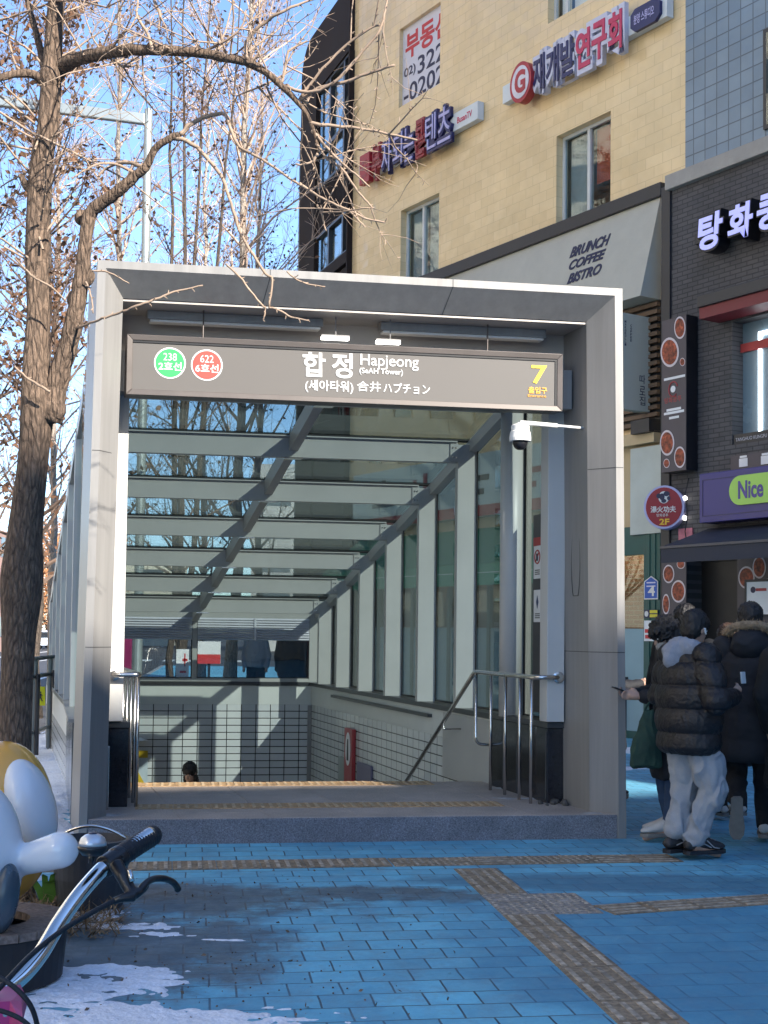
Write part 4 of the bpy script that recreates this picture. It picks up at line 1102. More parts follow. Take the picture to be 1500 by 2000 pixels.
# projecting cream sign, cream board, red round sign, menu tower
cream_sign = mat('cream_sign_board', (.50, .48, .40), .5, 0, .04, 2)
SN = V((FN.y * -1, FN.x, 0)); SN = SN if SN.y < 0 else -SN          # faces the walker coming up the street
PR = empty('projecting_sign', fp(.5, .5, 6), 'cream projecting sign with small vertical black lettering under the awning', 'sign')
def pfa(x, y, s_): # point on a plane square to the facade at s
    p = hit(x, y, fp(s_, 0, 0), FD); return ((p - B).dot(FN), p.z)
sP = .55
o_r, z_t = pfa(1271, 620, sP); o_l, z_t2 = pfa(1205, 606, sP); z_b = pfa(1271, 806, sP)[1]
MB().box(fp(sP, o_r, z_b), FN * (o_l - o_r), -FD * .14, ZZ * (z_t - z_b)).build('board', cream_sign, PR, bevel=.01)
mb = MB()
for zz in (z_t - .25, z_b + .2): mb.box(fp(sP - .09, .05, zz), FN * (o_r - .05), FD * .05, ZZ * .12)
mb.build('bracket', dark_steel, PR)
def ptext(name, body, x0, y0, x1, y1, m, bold=.01):
    (oa, za_), (ob_, zb3) = pfa(x0, y1, sP), pfa(x1, y0, sP)
    return letters(name, body, m, PR, fp(sP + .001, oa, za_), fp(sP + .001, ob_, za_), fp(sP + .001, oa, zb3), 0, .003, bold)
for ch, y in zip('따로집', (741, 763, 783)): ptext('letter', ch, 1249, y - 8, 1260, y + 8, bl_blk, .0)
for k, ch in enumerate('MAKGEOLLI'): ptext('small_letter', ch, 1220, 626 + k * 5.6, 1223, 630 + k * 5.6, bl_blk)
for k, ch in enumerate('COFFEE'): ptext('small_letter', ch, 1231, 634 + k * 5.8, 1234, 638 + k * 5.8, bl_blk)

cb = empty('sign_board', fp(.3, .1, 4), 'pale cream upright board at the corner pilaster behind the red disc', 'sign board')
a_, b2 = fa(1231, 960, .16)[0], fa(1291, 960, .16)[0]
z0, z1 = fa(1231, 1045, .16)[1], fa(1240, 876, .16)[1]
mb = MB(); fbx(mb, a_, b2, .03, .16, z0, z1); mb.build('board', mat('pale_board', (.45, .49, .46), .5, 0, .08, 2), cb)
mb = MB(); fbx(mb, -1.9, .75, .021, .2, fa(1250, 872)[1], fa(1250, 850)[1]); mb.build('lintel', warm, cb)
mb = MB(); fbx(mb, fa(1241, 835, .2)[0], .75, .021, .3, fa(1260, 852)[1], fa(1260, 826)[1]); tag(mb.build('canopy_box', dark_steel, None), 'black box housing on the wall below the projecting cream sign', 'box')

rd = empty('round_sign', fp(.6, .7, 4), 'red round double sided sign with a panda emblem and yellow 2F', 'sign')
# a round box sign set square to the wall
rp = hit(1296, 990, fp(0, .62, 0), FN); rr = .36
vy = rp.y / 2600; 
rim = mat('lavender_rim', (.42, .42, .66), .35, 0, .05)
fx = V((1, 0, 0)); ndir = (V((-.42, -1, 0))).normalized(); sx_ = V((-ndir.y, ndir.x, 0))
rc = V((rp.x, rp.y, rp.z)); Rz = 43 * vy; Rx = 37 * vy / max(.3, abs(sx_.x))
MB().disc(rc - ndir * .05, sx_ * Rx, ZZ * Rz, 40, -ndir * .24).build('box', rim, rd)
MB().disc(rc - ndir * .0495, sx_ * Rx * .99, ZZ * Rz * .99, 40, ndir * .022).build('rim', rim, rd)
MB().disc(rc - ndir * .027, sx_ * Rx * .88, ZZ * Rz * .9, 40, ndir * .006).build('face', mat('sign_deep_red', (.26, .006, .02), .4, 0, .05), rd)
def rtext(name, body, x0, y0, x1, y1, m, bold=.02):
    def P(x, y): return rc - ndir * .020 + sx_ * ((x - 1296) * vy / sx_.x) - ZZ * ((y - 990) * vy)
    return letters(name, body, m, rd, P(x0, y1), P(x1, y1), P(x0, y0), 0, .003, bold)
rtext('lettering', '湯火功夫', 1272, 988, 1318, 1001, white_let)
rtext('small_lettering', '탕화쿵푸', 1283, 1003, 1304, 1009, white_let, .0)
rtext('floor_number', '2F', 1288, 1013, 1306, 1025, mat('sign_yellow', (.72, .45, .03), .5), .03)
def RP(x, y, e=.0): return rc - ndir * (.019 - e) + sx_ * ((x - 1296) * vy / sx_.x) - ZZ * ((y - 990) * vy)
em = MB(); em.disc(RP(1296, 971), sx_ * 10.5 * vy, ZZ * 12 * vy, 20, ndir * .003)
em = em.build('emblem', white_let, rd)
e2 = MB()
for x, y, rx_, ry_ in ((1287, 968, 5, 5), (1301, 964, 6, 5), (1296, 978, 5, 4), (1293, 970, 5, 7), (1305, 973, 3.5, 4)):
    e2.disc(RP(x, y, .004 + rx_ * .0002), sx_ * rx_ * vy, ZZ * ry_ * vy, 14, ndir * .002)
e2.build('emblem_patches', bl_blk, em)
MB().tube([rc - ndir * .2, fp((rc - B).dot(FD), .02, rc.z)], .03, 8).build('bracket', dark_steel, rd)

def bowls(parent, P, items):
    """pictures of dishes printed on a board: rim, food and flecks"""
    for (x, y, rx_, ry_) in items:
        o = P(x, y, 0); a = P(x + rx_, y, 0) - o; b_ = P(x, y - ry_, 0) - o; n = a.cross(b_).normalized()
        r_ = MB().disc(o, a, b_, 26, n * .003).build('bowl_picture', mat('bowl_rim', (.62, .55, .58), .5, 0, .06), parent)
        MB().disc(o + n * .0031, a * .84, b_ * .84, 24, n * .002).build('food_picture', food, r_)
food = mat('stew_print', (.25, .055, .025), .6, 0, .75, 9, fine=.6, fscale=22)
mt = empty('menu_tower_sign', fp(1.2, .3, 5.5), 'tall dark box sign with bowls of red stew printed on its face', 'sign')
oM = .55
a_, b2 = fa(1293, 760, oM)[0], fa(1341, 760, oM)[0]
z1, z0 = fa(1293, 627, oM)[1], fa(1293, 924, oM)[1]
mb = MB(); fbx(mb, a_, b2, .33, oM, z0, z1); mb.build('box', mat('menu_black_box', (.012, .012, .016), .35), mt)
purp = mat('menu_purple_grey', (.065, .055, .07), .45, 0, .1, 3)
mb = MB(); fbx(mb, a_ + .005, b2 - .005, oM + .0005, oM + .006, z0 + .005, z1 - .005); mb.build('face', purp, mt)
def mP(x, y, e): s_, z = fa(x, y, oM + .0065); return fp(s_, oM + .0065 + e, z)
bowls(mt, mP, [(1328, 640, 11, 22), (1308, 688, 18, 29), (1303, 865, 14, 25), (1328, 893, 11, 21), (1302, 905, 6, 9), (1333, 707, 5, 8)])
def mtext(name, body, m, x0, y0, x1, y1, bold=.02):
    (sA, zA2), (sB, zB2) = fa(x0, y1, oM + .007), fa(x1, y0, oM + .007)
    zB2 = fa(x0, y0, oM + .007)[1]
    return letters(name, body, m, mt, fp(sA, oM + .0065, zA2), fp(sB, oM + .0065, zA2), fp(sA, oM + .0065, zB2), 0, .003, bold)
mtext('brand_word', '탕화쿵푸', dkred, 1298, 778, 1331, 789, .01)
mb = MB()
for y, x0, x1 in ((742, 1297, 1338), (802, 1302, 1330), (809, 1297, 1336), (817, 1307, 1326)):
    (sA, zz), (sB, _) = fa(x0, y, oM + .0065), fa(x1, y, oM + .0065)
    MB().box(fp(sA, oM + .0062, zz - .018), FD * (sB - sA), FN * .003, ZZ * .036).build('print_line', paper, mt)
mb = MB(); o_ = mP(1315, 760, 0); mb.tube([o_ + FD * .09 * cos(t) + ZZ * .11 * sin(t) for t in [.3 + 5.2 * i / 20 for i in range(21)]], .012, 5); mb.build('emblem_ring', dkred, mt)
mb = MB(); mb.disc(o_ + FN * .003, FD * .05, ZZ * .05, 12, FN * .004); mb.build('emblem', paper, mt)

# ---- grey brick building
gb_ = empty('grey_building', fp(5, -3, 0), 'dark grey brick building with blue grey tiles above and a lit letter sign', 'building')
GO = .30
sG0, sG1 = fa(1309, 500, GO)[0], 9.0
zband0 = fa(1310, 374, GO)[1]; zband1 = fa(1310, 345, GO)[1]
gw = (fa(1430, 700, GO)[0], fa(1430, 700, GO)[0] + 2.6, fa(1435, 868, GO)[1], fa(1435, 628, GO)[1])
def gp(s_, off, z): return fp(s_, GO + off, z)
zaw = fa(1365, 1060, GO)[1]
door = (fa(1342, 1150, GO)[0], fa(1342, 1150, GO)[0] + 3.0, .02, zaw - .1)
mb = MB(); holed(mb, gp, sG0, sG1, 0, zband0, [gw, door], .3); mb.build('brick_wall', grey_brick, gb_)
mb = MB(); fbx(mb, sG0 - .02, sG1, .1, GO + .10, zband0 + .002, zband1); mb.build('stone_band', concrete, gb_, bevel=.01)
mb = MB(); fbx(mb, 1.225, sG1, -.6, .015, zband0 + .01, 18.5); mb.build('upper_wall', blue_tile, gb_)
mb = MB(); fbx(mb, sG0, sG0 + .02, -.5, GO - .002, 0, zband0); fbx(mb, sG1 - .02, sG1, -8, GO - .002, 0, 18); fbx(mb, sG0 + .03, sG1 - .03, -.6, -.55, 0, zband0); mb.build('side_wall', grey_brick, gb_)
uw = fa(1494, 100, .02)[0]
mb = MB(); fbx(mb, uw, uw + 1.3, .0151, .06, fa(1494, 255, .02)[1], fa(1494, 60, .02)[1]); wv = mb.build('window', dark_frame, gb_)
mb = MB(); fbx(mb, uw + .06, uw + 1.24, .0605, .066, fa(1494, 255, .02)[1] + .06, fa(1494, 60, .02)[1] - .06); mb.build('pane', win_glass, wv)
mb = MB(); fbx(mb, gw[0], gw[1], GO - .24, GO - .22, gw[2], gw[3]); gwo = mb.build('window', mat('bluish_film', (.17, .24, .29), .25, 0, .06, 2), gb_)
mb = MB(); sL_ = fa(1484, 700, GO - .2)[0]; fbx(mb, sL_ - .02, sL_ + .02, GO - .215, GO - .19, gw[2], fa(1484, 655, GO - .2)[1]); fbx(mb, sL_ - .02, gw[1], GO - .215, GO - .19, fa(1484, 655, GO - .2)[1] + .001, fa(1484, 655, GO - .2)[1] + .05); mb.build('light_strip', mat('cool_led', (.85, .95, 1.), .4, emit=2.2), gwo)
mb = MB(); fbx(mb, gw[0], gw[1], GO - .21, GO - .17, gw[3] - .42, gw[3] - .3); mb.build('red_rail', redp, gwo)
mb = MB(); fbx(mb, gw[0], gw[1], GO - .21, GO - .02, gw[2] + .001, gw[2] + .14); mb.build('sill_panel', dark_steel, gwo)
ftext('sill_word', 'TANGHUO KUNGFU', mat('grey_word', (.45, .45, .5), .5), gwo, gw[0] + .05, gw[0] + .62, gw[2] + .04, gw[2] + .09, GO - .0195, .003, .0)
# lit brush style letters
lit_l = mat('lit_letter_face', (.42, .44, .90), .4, 0, .02, emit=.15)
ls = empty('letter_sign', fp(3, GO + .1, 7.3), 'lit lavender Korean letters with black sides on the grey brick wall', 'sign', 'lit letters on the grey brick')
oL = GO + .34
for ch, x0, x1, y0, y1, yr in (('탕', 1364, 1412, 413, 491, 1), ('화', 1422, 1471, 394, 471, 1), ('쿵', 1479, 1530, 372, 452, 1)):
    sA, sB = fa(x0, 450, oL)[0], fa(x1, 450, oL)[0]; z0, z1 = fa(x0 + 8, y1, oL)[1], fa(x1 - 14, y0, oL)[1]
    l1 = ftext('letter', ch, lit_l, ls, sA, sB, z0, z1, oL, .012, .03, .08)
    ftext('letter_side', ch, mat('black_letter_side', (.006, .006, .01), .4), l1, sA - .02, sB + .02, z0 - .03, z1 + .03, GO + .12, oL - GO - .122, .055, .08)
mb = MB(); fbx(mb, fa(1368, 450, GO)[0], fa(1368, 450, GO)[0] + 3, GO + .01, GO + .12, fa(1400, 470, GO)[1], fa(1400, 450, GO)[1]); mb.build('mounting_rail', dark_steel, ls)
# dark red canopy over the upper window
cn = empty('canopy', fp(3, .8, 6.3), 'thin black and dark red canopy over the upper window of the grey building', 'canopy')
oC = GO + .45
sA = fa(1360, 600, oC)[0]; z1, zr1, zr0 = fa(1360, 578, oC)[1], fa(1362, 601, oC)[1], fa(1362, 623, oC)[1]
mb = MB(); fbx(mb, sA, sA + 4.2, GO + .005, oC, zr1, z1); mb.build('canopy_top', dark_steel, cn, bevel=.01)
mb = MB(); fbx(mb, sA + .02, sA + 4.2, GO + .005, oC - .04, zr0, zr1 - .002); mb.build('red_fascia', mat('maroon_fascia', (.16, .012, .02), .5, 0, .1), cn)
# poster strip and blue sign
ps = empty('menu_strip', fp(3, .4, 4.6), 'dark purple strip with white dish names under the upper window', 'sign')
sA = fa(1428, 900, GO + .02)[0]; z1, z0 = fa(1430, 884, GO + .02)[1], fa(1430, 930, GO + .02)[1]
mb = MB(); fbx(mb, sA, sA + 2.6, GO + .003, GO + .03, z0, z1 - .05); mb.build('panel', purp, ps)
mb = MB()
for x in (1452, 1495):
    for dy, wd, hh in ((-8, 9, .03), (0, 11, .07), (8, 11, .05)):
        s_, zz = fa(x, 900 + dy - (x - 1452) * .12, GO + .03); ww_ = wd * .007
        MB().box(fp(s_ - ww_, GO + .0302, zz - hh / 2), FD * 2 * ww_, FN * .004, ZZ * hh).build('dish_name', paper, ps)
bs = empty('shop_sign', fp(3, .6, 3.8), 'deep blue shop sign with a lime green pill reading Nice to', 'sign')
oB = GO + .30
indigo = mat('indigo_sign', (.030, .028, .18), .35, 0, .05, 2)
sA = fa(1366, 970, oB)[0]; z1, z0 = fa(1366, 926, oB)[1], fa(1366, 1022, oB)[1]
mb = MB(); fbx(mb, sA, sA + 5, GO + .003, oB, z0, z1); mb.build('panel', indigo, bs, bevel=.01)
mb = MB(); fbx(mb, sA + .07, sA + 4.9, oB + .0005, oB + .006, z0 + .09, z0 + .10); fbx(mb, sA + .07, sA + 4.9, oB + .0005, oB + .006, z1 - .10, z1 - .09); fbx(mb, sA + .06, sA + .07, oB + .0005, oB + .006, z0 + .09, z1 - .09); mb.build('groove', navy, bs)
s_, zc_ = fa(1427, 960, oB); hz = .205
pill = [fp(s_ + hz - hz * sin(t), oB + .002, zc_ + hz * cos(t)) for t in [pi * i / 14 for i in range(15)]] + [fp(s_ + 2.4 + hz * sin(t), oB + .002, zc_ - hz * cos(t)) for t in [pi * i / 14 for i in range(15)]]
MB().prism(pill, FN * .03).build('pill', mat('lime_pill', (.36, .62, .11), .4, 0, .03), bs)
sA, sB = fa(1441, 960, oB + .04)[0], fa(1490, 960, oB + .04)[0]; hh = .135
ftext('lettering', 'Nice', mat('indigo_letter', (.07, .05, .25), .4), bs, sA, sB, zc_ - hh * .92, zc_ + hh * .95, oB + .0325, .004, .028)
ftext('lettering', 'to', mat('indigo_letter', (.07, .05, .25), .4), bs, sB + .09, sB + .38, zc_ - hh * .92, zc_ + hh * .9, oB + .0325, .004, .028)
# navy awning over the shop door
na = empty('awning', fp(3, .9, 3), 'dark navy shop awning with a straight valance over the restaurant door', 'awning')
navy_c = mat('navy_canvas', (.022, .026, .045), .7, 0, .1, 3, .1, 40, fine=.15)
oA = GO + .95
sA = fa(1292, 1080, oA)[0]; zl = fa(1294, 1072, oA)[1]; zv = fa(1294, 1100, oA)[1]
zu = fa(1352, 1034, GO + .05)[1]
MB().prism([fp(sA, GO + .01, zu), fp(sA, GO + .01, zu - .1), fp(sA, oA, zl - .03), fp(sA, oA, zl + .03)], FD * 6).build('cloth', navy_c, na)
mb = MB(); fbx(mb, sA, sA + 6, oA - .005, oA + .012, zv, zl + .0); mb.build('valance', navy_c, na)
mb = MB(); fbx(mb, sA, sA + 6, oA - .01, oA + .03, zl + .001, zl + .035); mb.build('front_bar', mat('awning_bar', (.06, .06, .075), .4), na)
# door recess and posters
mb = MB(); fbx(mb, door[0], door[1], GO - .32, GO - .3, 0, door[3]); dk = mb.build('door_recess', mat('black_doorway', (.010, .010, .012), .5, 0, .2), gb_)
mb = MB(); fbx(mb, door[0] + .75, door[0] + .8, GO - .299, GO - .25, .02, door[3] - .02); fbx(mb, door[0] + .02, door[1], GO - .299, GO - .25, door[3] - .16, door[3] - .1); mb.build('door_frame', dark_steel, dk)
def board(name, x0, y0, x1, y1, off, m, label, items=(), cat='poster', group=None):
    a_, b2 = fa(x0, y1, off)[0], fa(x1, y1, off)[0]; z0, z1 = fa(x0, y1, off)[1], fa(x0, y0, off)[1]
    mb = MB(); fbx(mb, a_, b2, off - .02, off, z0, z1); o = tag(mb.build(name, m, None), label, cat, group)
    def P(x, y, e): s_, z = fa(x, y, off + .0005); return fp(s_, off + .0005, z)
    bowls(o, P, items); return o, P
po, P_ = board('menu_poster', 1293, 1096, 1340, 1300, GO + .06, purp, 'brown menu poster with stew bowls beside the dark restaurant door', [(1306, 1121, 11, 18), (1325, 1155, 14, 22), (1301, 1180, 7, 20), (1330, 1102, 8, 9)])
po, P_ = board('menu_poster', 1440, 1085, 1520, 1290, GO - .12, purp, 'large menu poster with stew bowls on the right of the door', [(1458, 1128, 16, 22), (1483, 1108, 13, 22), (1500, 1150, 14, 20)])
po, P_ = board('menu_board', 1458, 1137, 1540, 1200, GO + .02, paper, 'white menu board with a dark frame in front of the stew poster', cat='menu board')
a_ = P_(1458, 1200, 0); ss = (a_ - B).dot(FD)
mb = MB(); zz1, zz0 = P_(1458, 1137, 0).z, P_(1458, 1200, 0).z
fbx(mb, ss - .03, ss, GO - .01, GO + .03, zz0, zz1); fbx(mb, ss - .03, ss + .8, GO - .01, GO + .03, zz1 + .001, zz1 + .035); mb.build('frame', dark_steel, po)
mb = MB(); c_ = P_(1471, 1152, 0); mb.disc(c_, FD * .045, ZZ * .045, 12, FN * .004); mb.build('emblem', bl_blk, po)
mb = MB(); fbx(mb, ss + .17, ss + .36, GO + .0205, GO + .024, c_.z - .02, c_.z + .02); mb.build('red_line', redp, po)
po, P_ = board('flyer', 1325, 1033, 1352, 1062, GO + .03, mat('pink_flyer', (.50, .16, .20), .6, 0, .3, 12), 'small pink and white flyer on the brick above the navy awning', cat='flyer')
# address plate and stickers on the green pilaster
oP = .137
def pil(name, x0, y0, x1, y1, m, label, cat, off=oP):
    a_, b2 = fa(x0, y1, off)[0], fa(x1, y1, off)[0]; z0, z1 = fa(x0, y1, off)[1], fa(x0, y0, off)[1]
    mb = MB(); fbx(mb, a_, b2, off, off + .012, z0, z1); return tag(mb.build(name, m, None), label, cat), a_, b2, z0, z1
a_, b2 = fa(1259, 1171, oP)[0], fa(1286, 1171, oP)[0]; z0, zs, zp = fa(1259, 1171, oP)[1], fa(1259, 1136, oP)[1], fa(1272, 1125, oP)[1]
def house(e): return [fp(a_ + e, oP, z0 + e), fp(b2 - e, oP, z0 + e), fp(b2 - e, oP, zs - e * .4), fp((a_ + b2) / 2, oP, zp - e), fp(a_ + e, oP, zs - e * .4)]
ad = tag(MB().prism(house(0), FN * .012).build('address_plate', white_let, None), 'blue house shaped address plate with a white 4 on the green pilaster', 'address plate')
MB().prism([q + FN * .0121 for q in house(.018)], FN * .003).build('blue_field', mat('address_blue', (.015, .09, .42), .4, 0, .04), ad)
ftext('number', '4', white_let, ad, a_ + .09, b2 - .06, z0 + .05, z0 + .21, oP + .0152, .003, .02)
mb = MB()
for k in range(2): fbx(mb, a_ + .06, b2 - .05, oP + .0152, oP + .018, zs - .03 - .055 * k, zs - .01 - .055 * k)
mb.build('street_name_lines', pale, ad)
yw = mat('sticker_yellow', (.66, .58, .04), .5)
o, a_, b2, z0, z1 = pil('sticker', 1259, 1191, 1286, 1207, bl_blk, 'black sticker with yellow lettering and a white mark below the address plate', 'sticker')
mb = MB(); h_ = z1 - z0; wd = b2 - a_
for k in range(2): fbx(mb, a_ + wd * .42, b2 - .01, oP + .0122, oP + .015, z0 + h_ * (.08 + .5 * k), z0 + h_ * (.44 + .5 * k))
mb.build('yellow_lines', yw, o)
MB().disc(fp(a_ + wd * .18, oP + .0122, z0 + h_ * .5), FD * wd * .14, ZZ * h_ * .35, 12, FN * .003).build('white_mark', white_let, o)
o, a_, b2, z0, z1 = pil('notice', 1259, 1212, 1282, 1252, paper, 'white notice with red lettering on the green pilaster', 'notice')
mb = MB(); h_ = z1 - z0; wd = b2 - a_
for k, (x0, x1) in enumerate(((.1, .85), (.08, .9), (.45, .85))): fbx(mb, a_ + wd * x0, a_ + wd * x1, oP + .0122, oP + .015, z0 + h_ * (.12 + .28 * k), z0 + h_ * (.3 + .28 * k))
mb.build('red_lines', bl_red, o)
# bare bulbs on a cable
cbm = MB(); c1_, c2_ = fp(*[fa(1338, 973, GO + .08)[0], GO + .08, fa(1338, 973, GO + .08)[1]]), fp(fa(1338, 1012, GO + .08)[0], GO + .08, fa(1338, 1012, GO + .08)[1])
st = empty('string_light', c1_, 'black cable with two small white bulbs on the grey brick', 'string light')
MB().tube([c1_ - FN * .07 + ZZ * .3, c1_ + ZZ * .05, c2_ + ZZ * .05 + FD * .05, c2_ - ZZ * .2, c2_ - ZZ * .45 - FN * .06], .008, 5).build('cable', black_rubber, st)
for c_ in (c1_, c2_): MB().ball(c_, .035).build('bulb', mat('lit_bulb', (1, .95, .85), .4, emit=1.5), st, smooth=True)
# dark counter in front of the shop
c_ = gz(1205, 1441); ct = empty('counter', c_, 'dark counter standing in front of the bistro window', 'counter')
MB().box(c_, V((.42, 0, 0)), V((-.3, .6, 0)), ZZ * .92).build('body', mat('counter_navy', (.015, .022, .034), .5, 0, .15), ct, bevel=.02)
MB().box(c_ + V((-.03, -.03, .92)), V((.48, 0, 0)), V((-.3, .66, 0)), ZZ * .04).build('top', dark_steel, ct, bevel=.01)

# ================================================================== BUILDINGS BEYOND THE PHOTO'S EDGES (they shade and light the street)
def block(name, label, corner, a, b_, h, m, rows, cols, wm, sloped=None, wsz=(.55, .5)):
    t = empty(name, corner + (a + b_) / 2, label, 'building')
    top = [h] * 4 if sloped is None else sloped
    base_ = [corner, corner + a, corner + a + b_, corner + b_]
    MB().hexa(base_ + [q + ZZ * h2 for q, h2 in zip(base_, top)]).build('walls', m, t)
    return t
tower_m = mat('tower_cladding', (.45, .42, .38), .7, 0, .08, .3)
H0 = SUN_H * 45 + V((-2.29, 9.95, 0)); Q = V((-SUN_H.y, SUN_H.x, 0)); qa = 4.97
def zq(q): return max(6, 1.45 + 45 * tan(ELEV) - .29 * (q - qa))  # unseen tower's roof slope, shaped so its shadow edge crosses the portal
cA = H0 + Q * -30; cB = H0 + Q * 34
tw = empty('shade_tower', (cA + cB) / 2, 'unseen pale block behind the viewer, its sloping roof shaped to shade the street', 'building')
MB().hexa([cA, cB, cB + SUN_H * 14, cA + SUN_H * 14] + [q + ZZ * z for q, z in zip([cA, cB, cB + SUN_H * 14, cA + SUN_H * 14], [zq(qa - 30), zq(qa + 34), zq(qa + 34), zq(qa - 30)])]).build('walls', tower_m, tw)
for r_ in range(7):
    for k in range(13):
        if random.random() < .04: continue
        zz = 2 + r_ * 3.3
        p = cA + Q * (2 + 4.7 * k)
        if zz + 3 > zq(qa - 30 + 6 + 4.7 * k): continue
        MB().box(p - SUN_H * .02 + ZZ * zz, Q * 3.2, -SUN_H * .03, ZZ * 1.7).build('window', win_glass if False else dark_frame, tw)
rowb = empty('shade_terrace', fp(24, -4, 0), 'unseen grey terrace beyond the right edge of the view, added to shade the pavement', 'building')
mb = MB(); fbx(mb, 9.05, 40, -8, .25, -.05, 14); mb.build('walls', concrete, rowb)  # added block that keeps the sun off the pavement along the facade
for r_ in range(4):
    for k in range(9): mb = MB(); fbx(mb, 10 + 3.3 * k, 12 + 3.3 * k, .251, .29, 1 + 3.3 * r_, 2.8 + 3.3 * r_); mb.build('window', dark_frame, rowb)
apt_m = mat('apartment_cream', (.80, .70, .55), .8, 0, .08, .4)
apt_g = mat('apartment_glass', (.08, .10, .12), .15, 0, .3, 1)
def apartment(x, y, dx, dy, h, label, m):
    t = empty('apartment_block', V((x + dx / 2, y + dy / 2, 0)), label, 'building')
    MB().box(V((x, y, -.2)), V((dx, 0, 0)), V((0, dy, 0)), ZZ * h).build('walls', m, t)
    nf, nc = int(h / 3), max(2, int(dy / 4)); mf = max(2, int(dx / 4))
    for f in range(nf):
        for c_ in range(nc):
            MB().box(V((x + dx + .002, y + dy * (c_ + .2) / nc, 1 + 3 * f)), V((.03, 0, 0)), V((0, dy / nc * .6, 0)), ZZ * 1.5).build('window', apt_g, t)
        for c_ in range(mf):
            MB().box(V((x + dx * (c_ + .2) / mf, y - .002, 1 + 3 * f)), V((0, -.03, 0)), V((dx / mf * .6, 0, 0)), ZZ * 1.5).build('window', apt_g, t)
    return t
apartment(-40, -30, 16, 44, 34, 'cream apartment block across the road, unseen past the left edge of the view, sized to bounce sunlight', apt_m)  # unseen block made tall and pale to throw warm light on the street
apartment(-42, 17, 16, 28, 27, 'cream terrace block across the road with many windows, unseen, sized to bounce sunlight', apt_m)  # second unseen block, put in for the same warm bounce
apartment(-46.8, 95, 18, 8, 9.2, 'red brick apartment block far down the road at the left edge', mat('far_red_brick', (.30, .19, .15), .8, 0, .12, .5))
apartment(-33, 150, 9, 12, 11, 'small pale house far behind the orange trees', apt_m)
apartment(-12, 120, 22, 12, 17, 'pale distant block behind the bare trees', mat('far_pale', (.5, .47, .44), .8, 0, .1, .4))

# ================================================================== TREES
bark = None
def bark_mat(name, c1, c2, sc=1.):
    m, nt, b = new_mat(name); L = nt.links.new
    tc = N(nt, 'ShaderNodeTexCoord'); mp = N(nt, 'ShaderNodeMapping'); mp.inputs['Scale'].default_value = (26 * sc, 26 * sc, 6.5 * sc)
    L(tc.outputs['Object'], mp.inputs[0])
    n1 = N(nt, 'ShaderNodeTexNoise'); n1.inputs['Scale'].default_value = 1.6; n1.inputs['Detail'].default_value = 8; n1.inputs['Roughness'].default_value = .7; n1.inputs['Distortion'].default_value = 1.2
    vo = N(nt, 'ShaderNodeTexVoronoi', feature='DISTANCE_TO_EDGE'); vo.inputs['Scale'].default_value = 1.3
    L(mp.outputs[0], n1.inputs['Vector']); L(mp.outputs[0], vo.inputs['Vector'])
    cr = N(nt, 'ShaderNodeValToRGB'); cr.color_ramp.elements[0].position = .33; cr.color_ramp.elements[1].position = .66
    cr.color_ramp.elements[0].color = (*c1, 1); cr.color_ramp.elements[1].color = (*c2, 1)
    L(n1.outputs['Fac'], cr.inputs[0]); 
    mr = N(nt, 'ShaderNodeMapRange'); mr.inputs['From Max'].default_value = .22; mr.inputs['To Min'].default_value = .55; L(vo.outputs['Distance'], mr.inputs['Value'])
    mx = N(nt, 'ShaderNodeMix', data_type='RGBA', blend_type='MULTIPLY'); mx.inputs[0].default_value = 1
    L(cr.outputs[0], mx.inputs[6]); L(mr.outputs[0], mx.inputs[7]); L(mx.outputs[2], b.inputs['Base Color'])
    b.inputs['Roughness'].default_value = .9
    ad_ = N(nt, 'ShaderNodeMath', operation='ADD'); L(n1.outputs['Fac'], ad_.inputs[0]); L(mr.outputs[0], ad_.inputs[1])
    bp = N(nt, 'ShaderNodeBump'); bp.inputs['Strength'].default_value = .9; bp.inputs['Distance'].default_value = .03; L(ad_.outputs[0], bp.inputs['Height']); L(bp.outputs[0], b.inputs['Normal'])
    return m
bark = bark_mat('ginkgo_bark', (.085, .056, .04), (.33, .228, .16))
twig_m = mat('twig_bark', (.33, .24, .175), .85, 0, .3, 8)
pale_bark = bark_mat('pale_bark', (.26, .205, .165), (.62, .54, .46), .7)
dark_bark = bark_mat('dark_bark', (.05, .038, .03), (.16, .12, .095), .7)
leaf_m = mat('dry_leaf', (.13, .065, .035), .8, 0, .5, 3)
seed_m = mat('dark_dry_leaf', (.075, .040, .024), .85, 0, .4, 3)

TY = 8.0
def tp_(x, y, d=0.): return dp(x, y, TY + d)
def smooth_path(P, n=5):
    out = []
    for i in range(len(P) - 1):
        p0, p1, p2, p3 = P[max(i - 1, 0)], P[i], P[i + 1], P[min(i + 2, len(P) - 1)]
        for k in range(n):
            t = k / n
            out.append(tuple(.5 * ((2 * b_) + (-a + c) * t + (2 * a - 5 * b_ + 4 * c - d) * t * t + (-a + 3 * b_ - 3 * c + d) * t ** 3) for a, b_, c, d in zip(p0, p1, p2, p3)))
    out.append(tuple(P[-1])); return out
pxm = TY / 2600
tree = empty('ginkgo_tree', gz(30, 1756), 'bare street tree with rough bark and knobbly branches reaching over the portal', 'tree')
tmb = MB()
def limb(mb, P, k=10, jit=.0, n=5, dz=0.):
    """P: (px, py, width px, depth offset)"""
    S = smooth_path(P, n); pts = []; rr = []
    for i, (x, y, w_, d) in enumerate(S):
        p = tp_(x, y, d); j = jit * w_ * pxm
        pts.append(p + V((random.uniform(-j, j), random.uniform(-j, j), random.uniform(-j, j)))); rr.append(max(.0012, w_ * pxm / 2 * (1 + random.uniform(-.05, .05))))
    mb.tube(pts, rr, k); return pts, rr
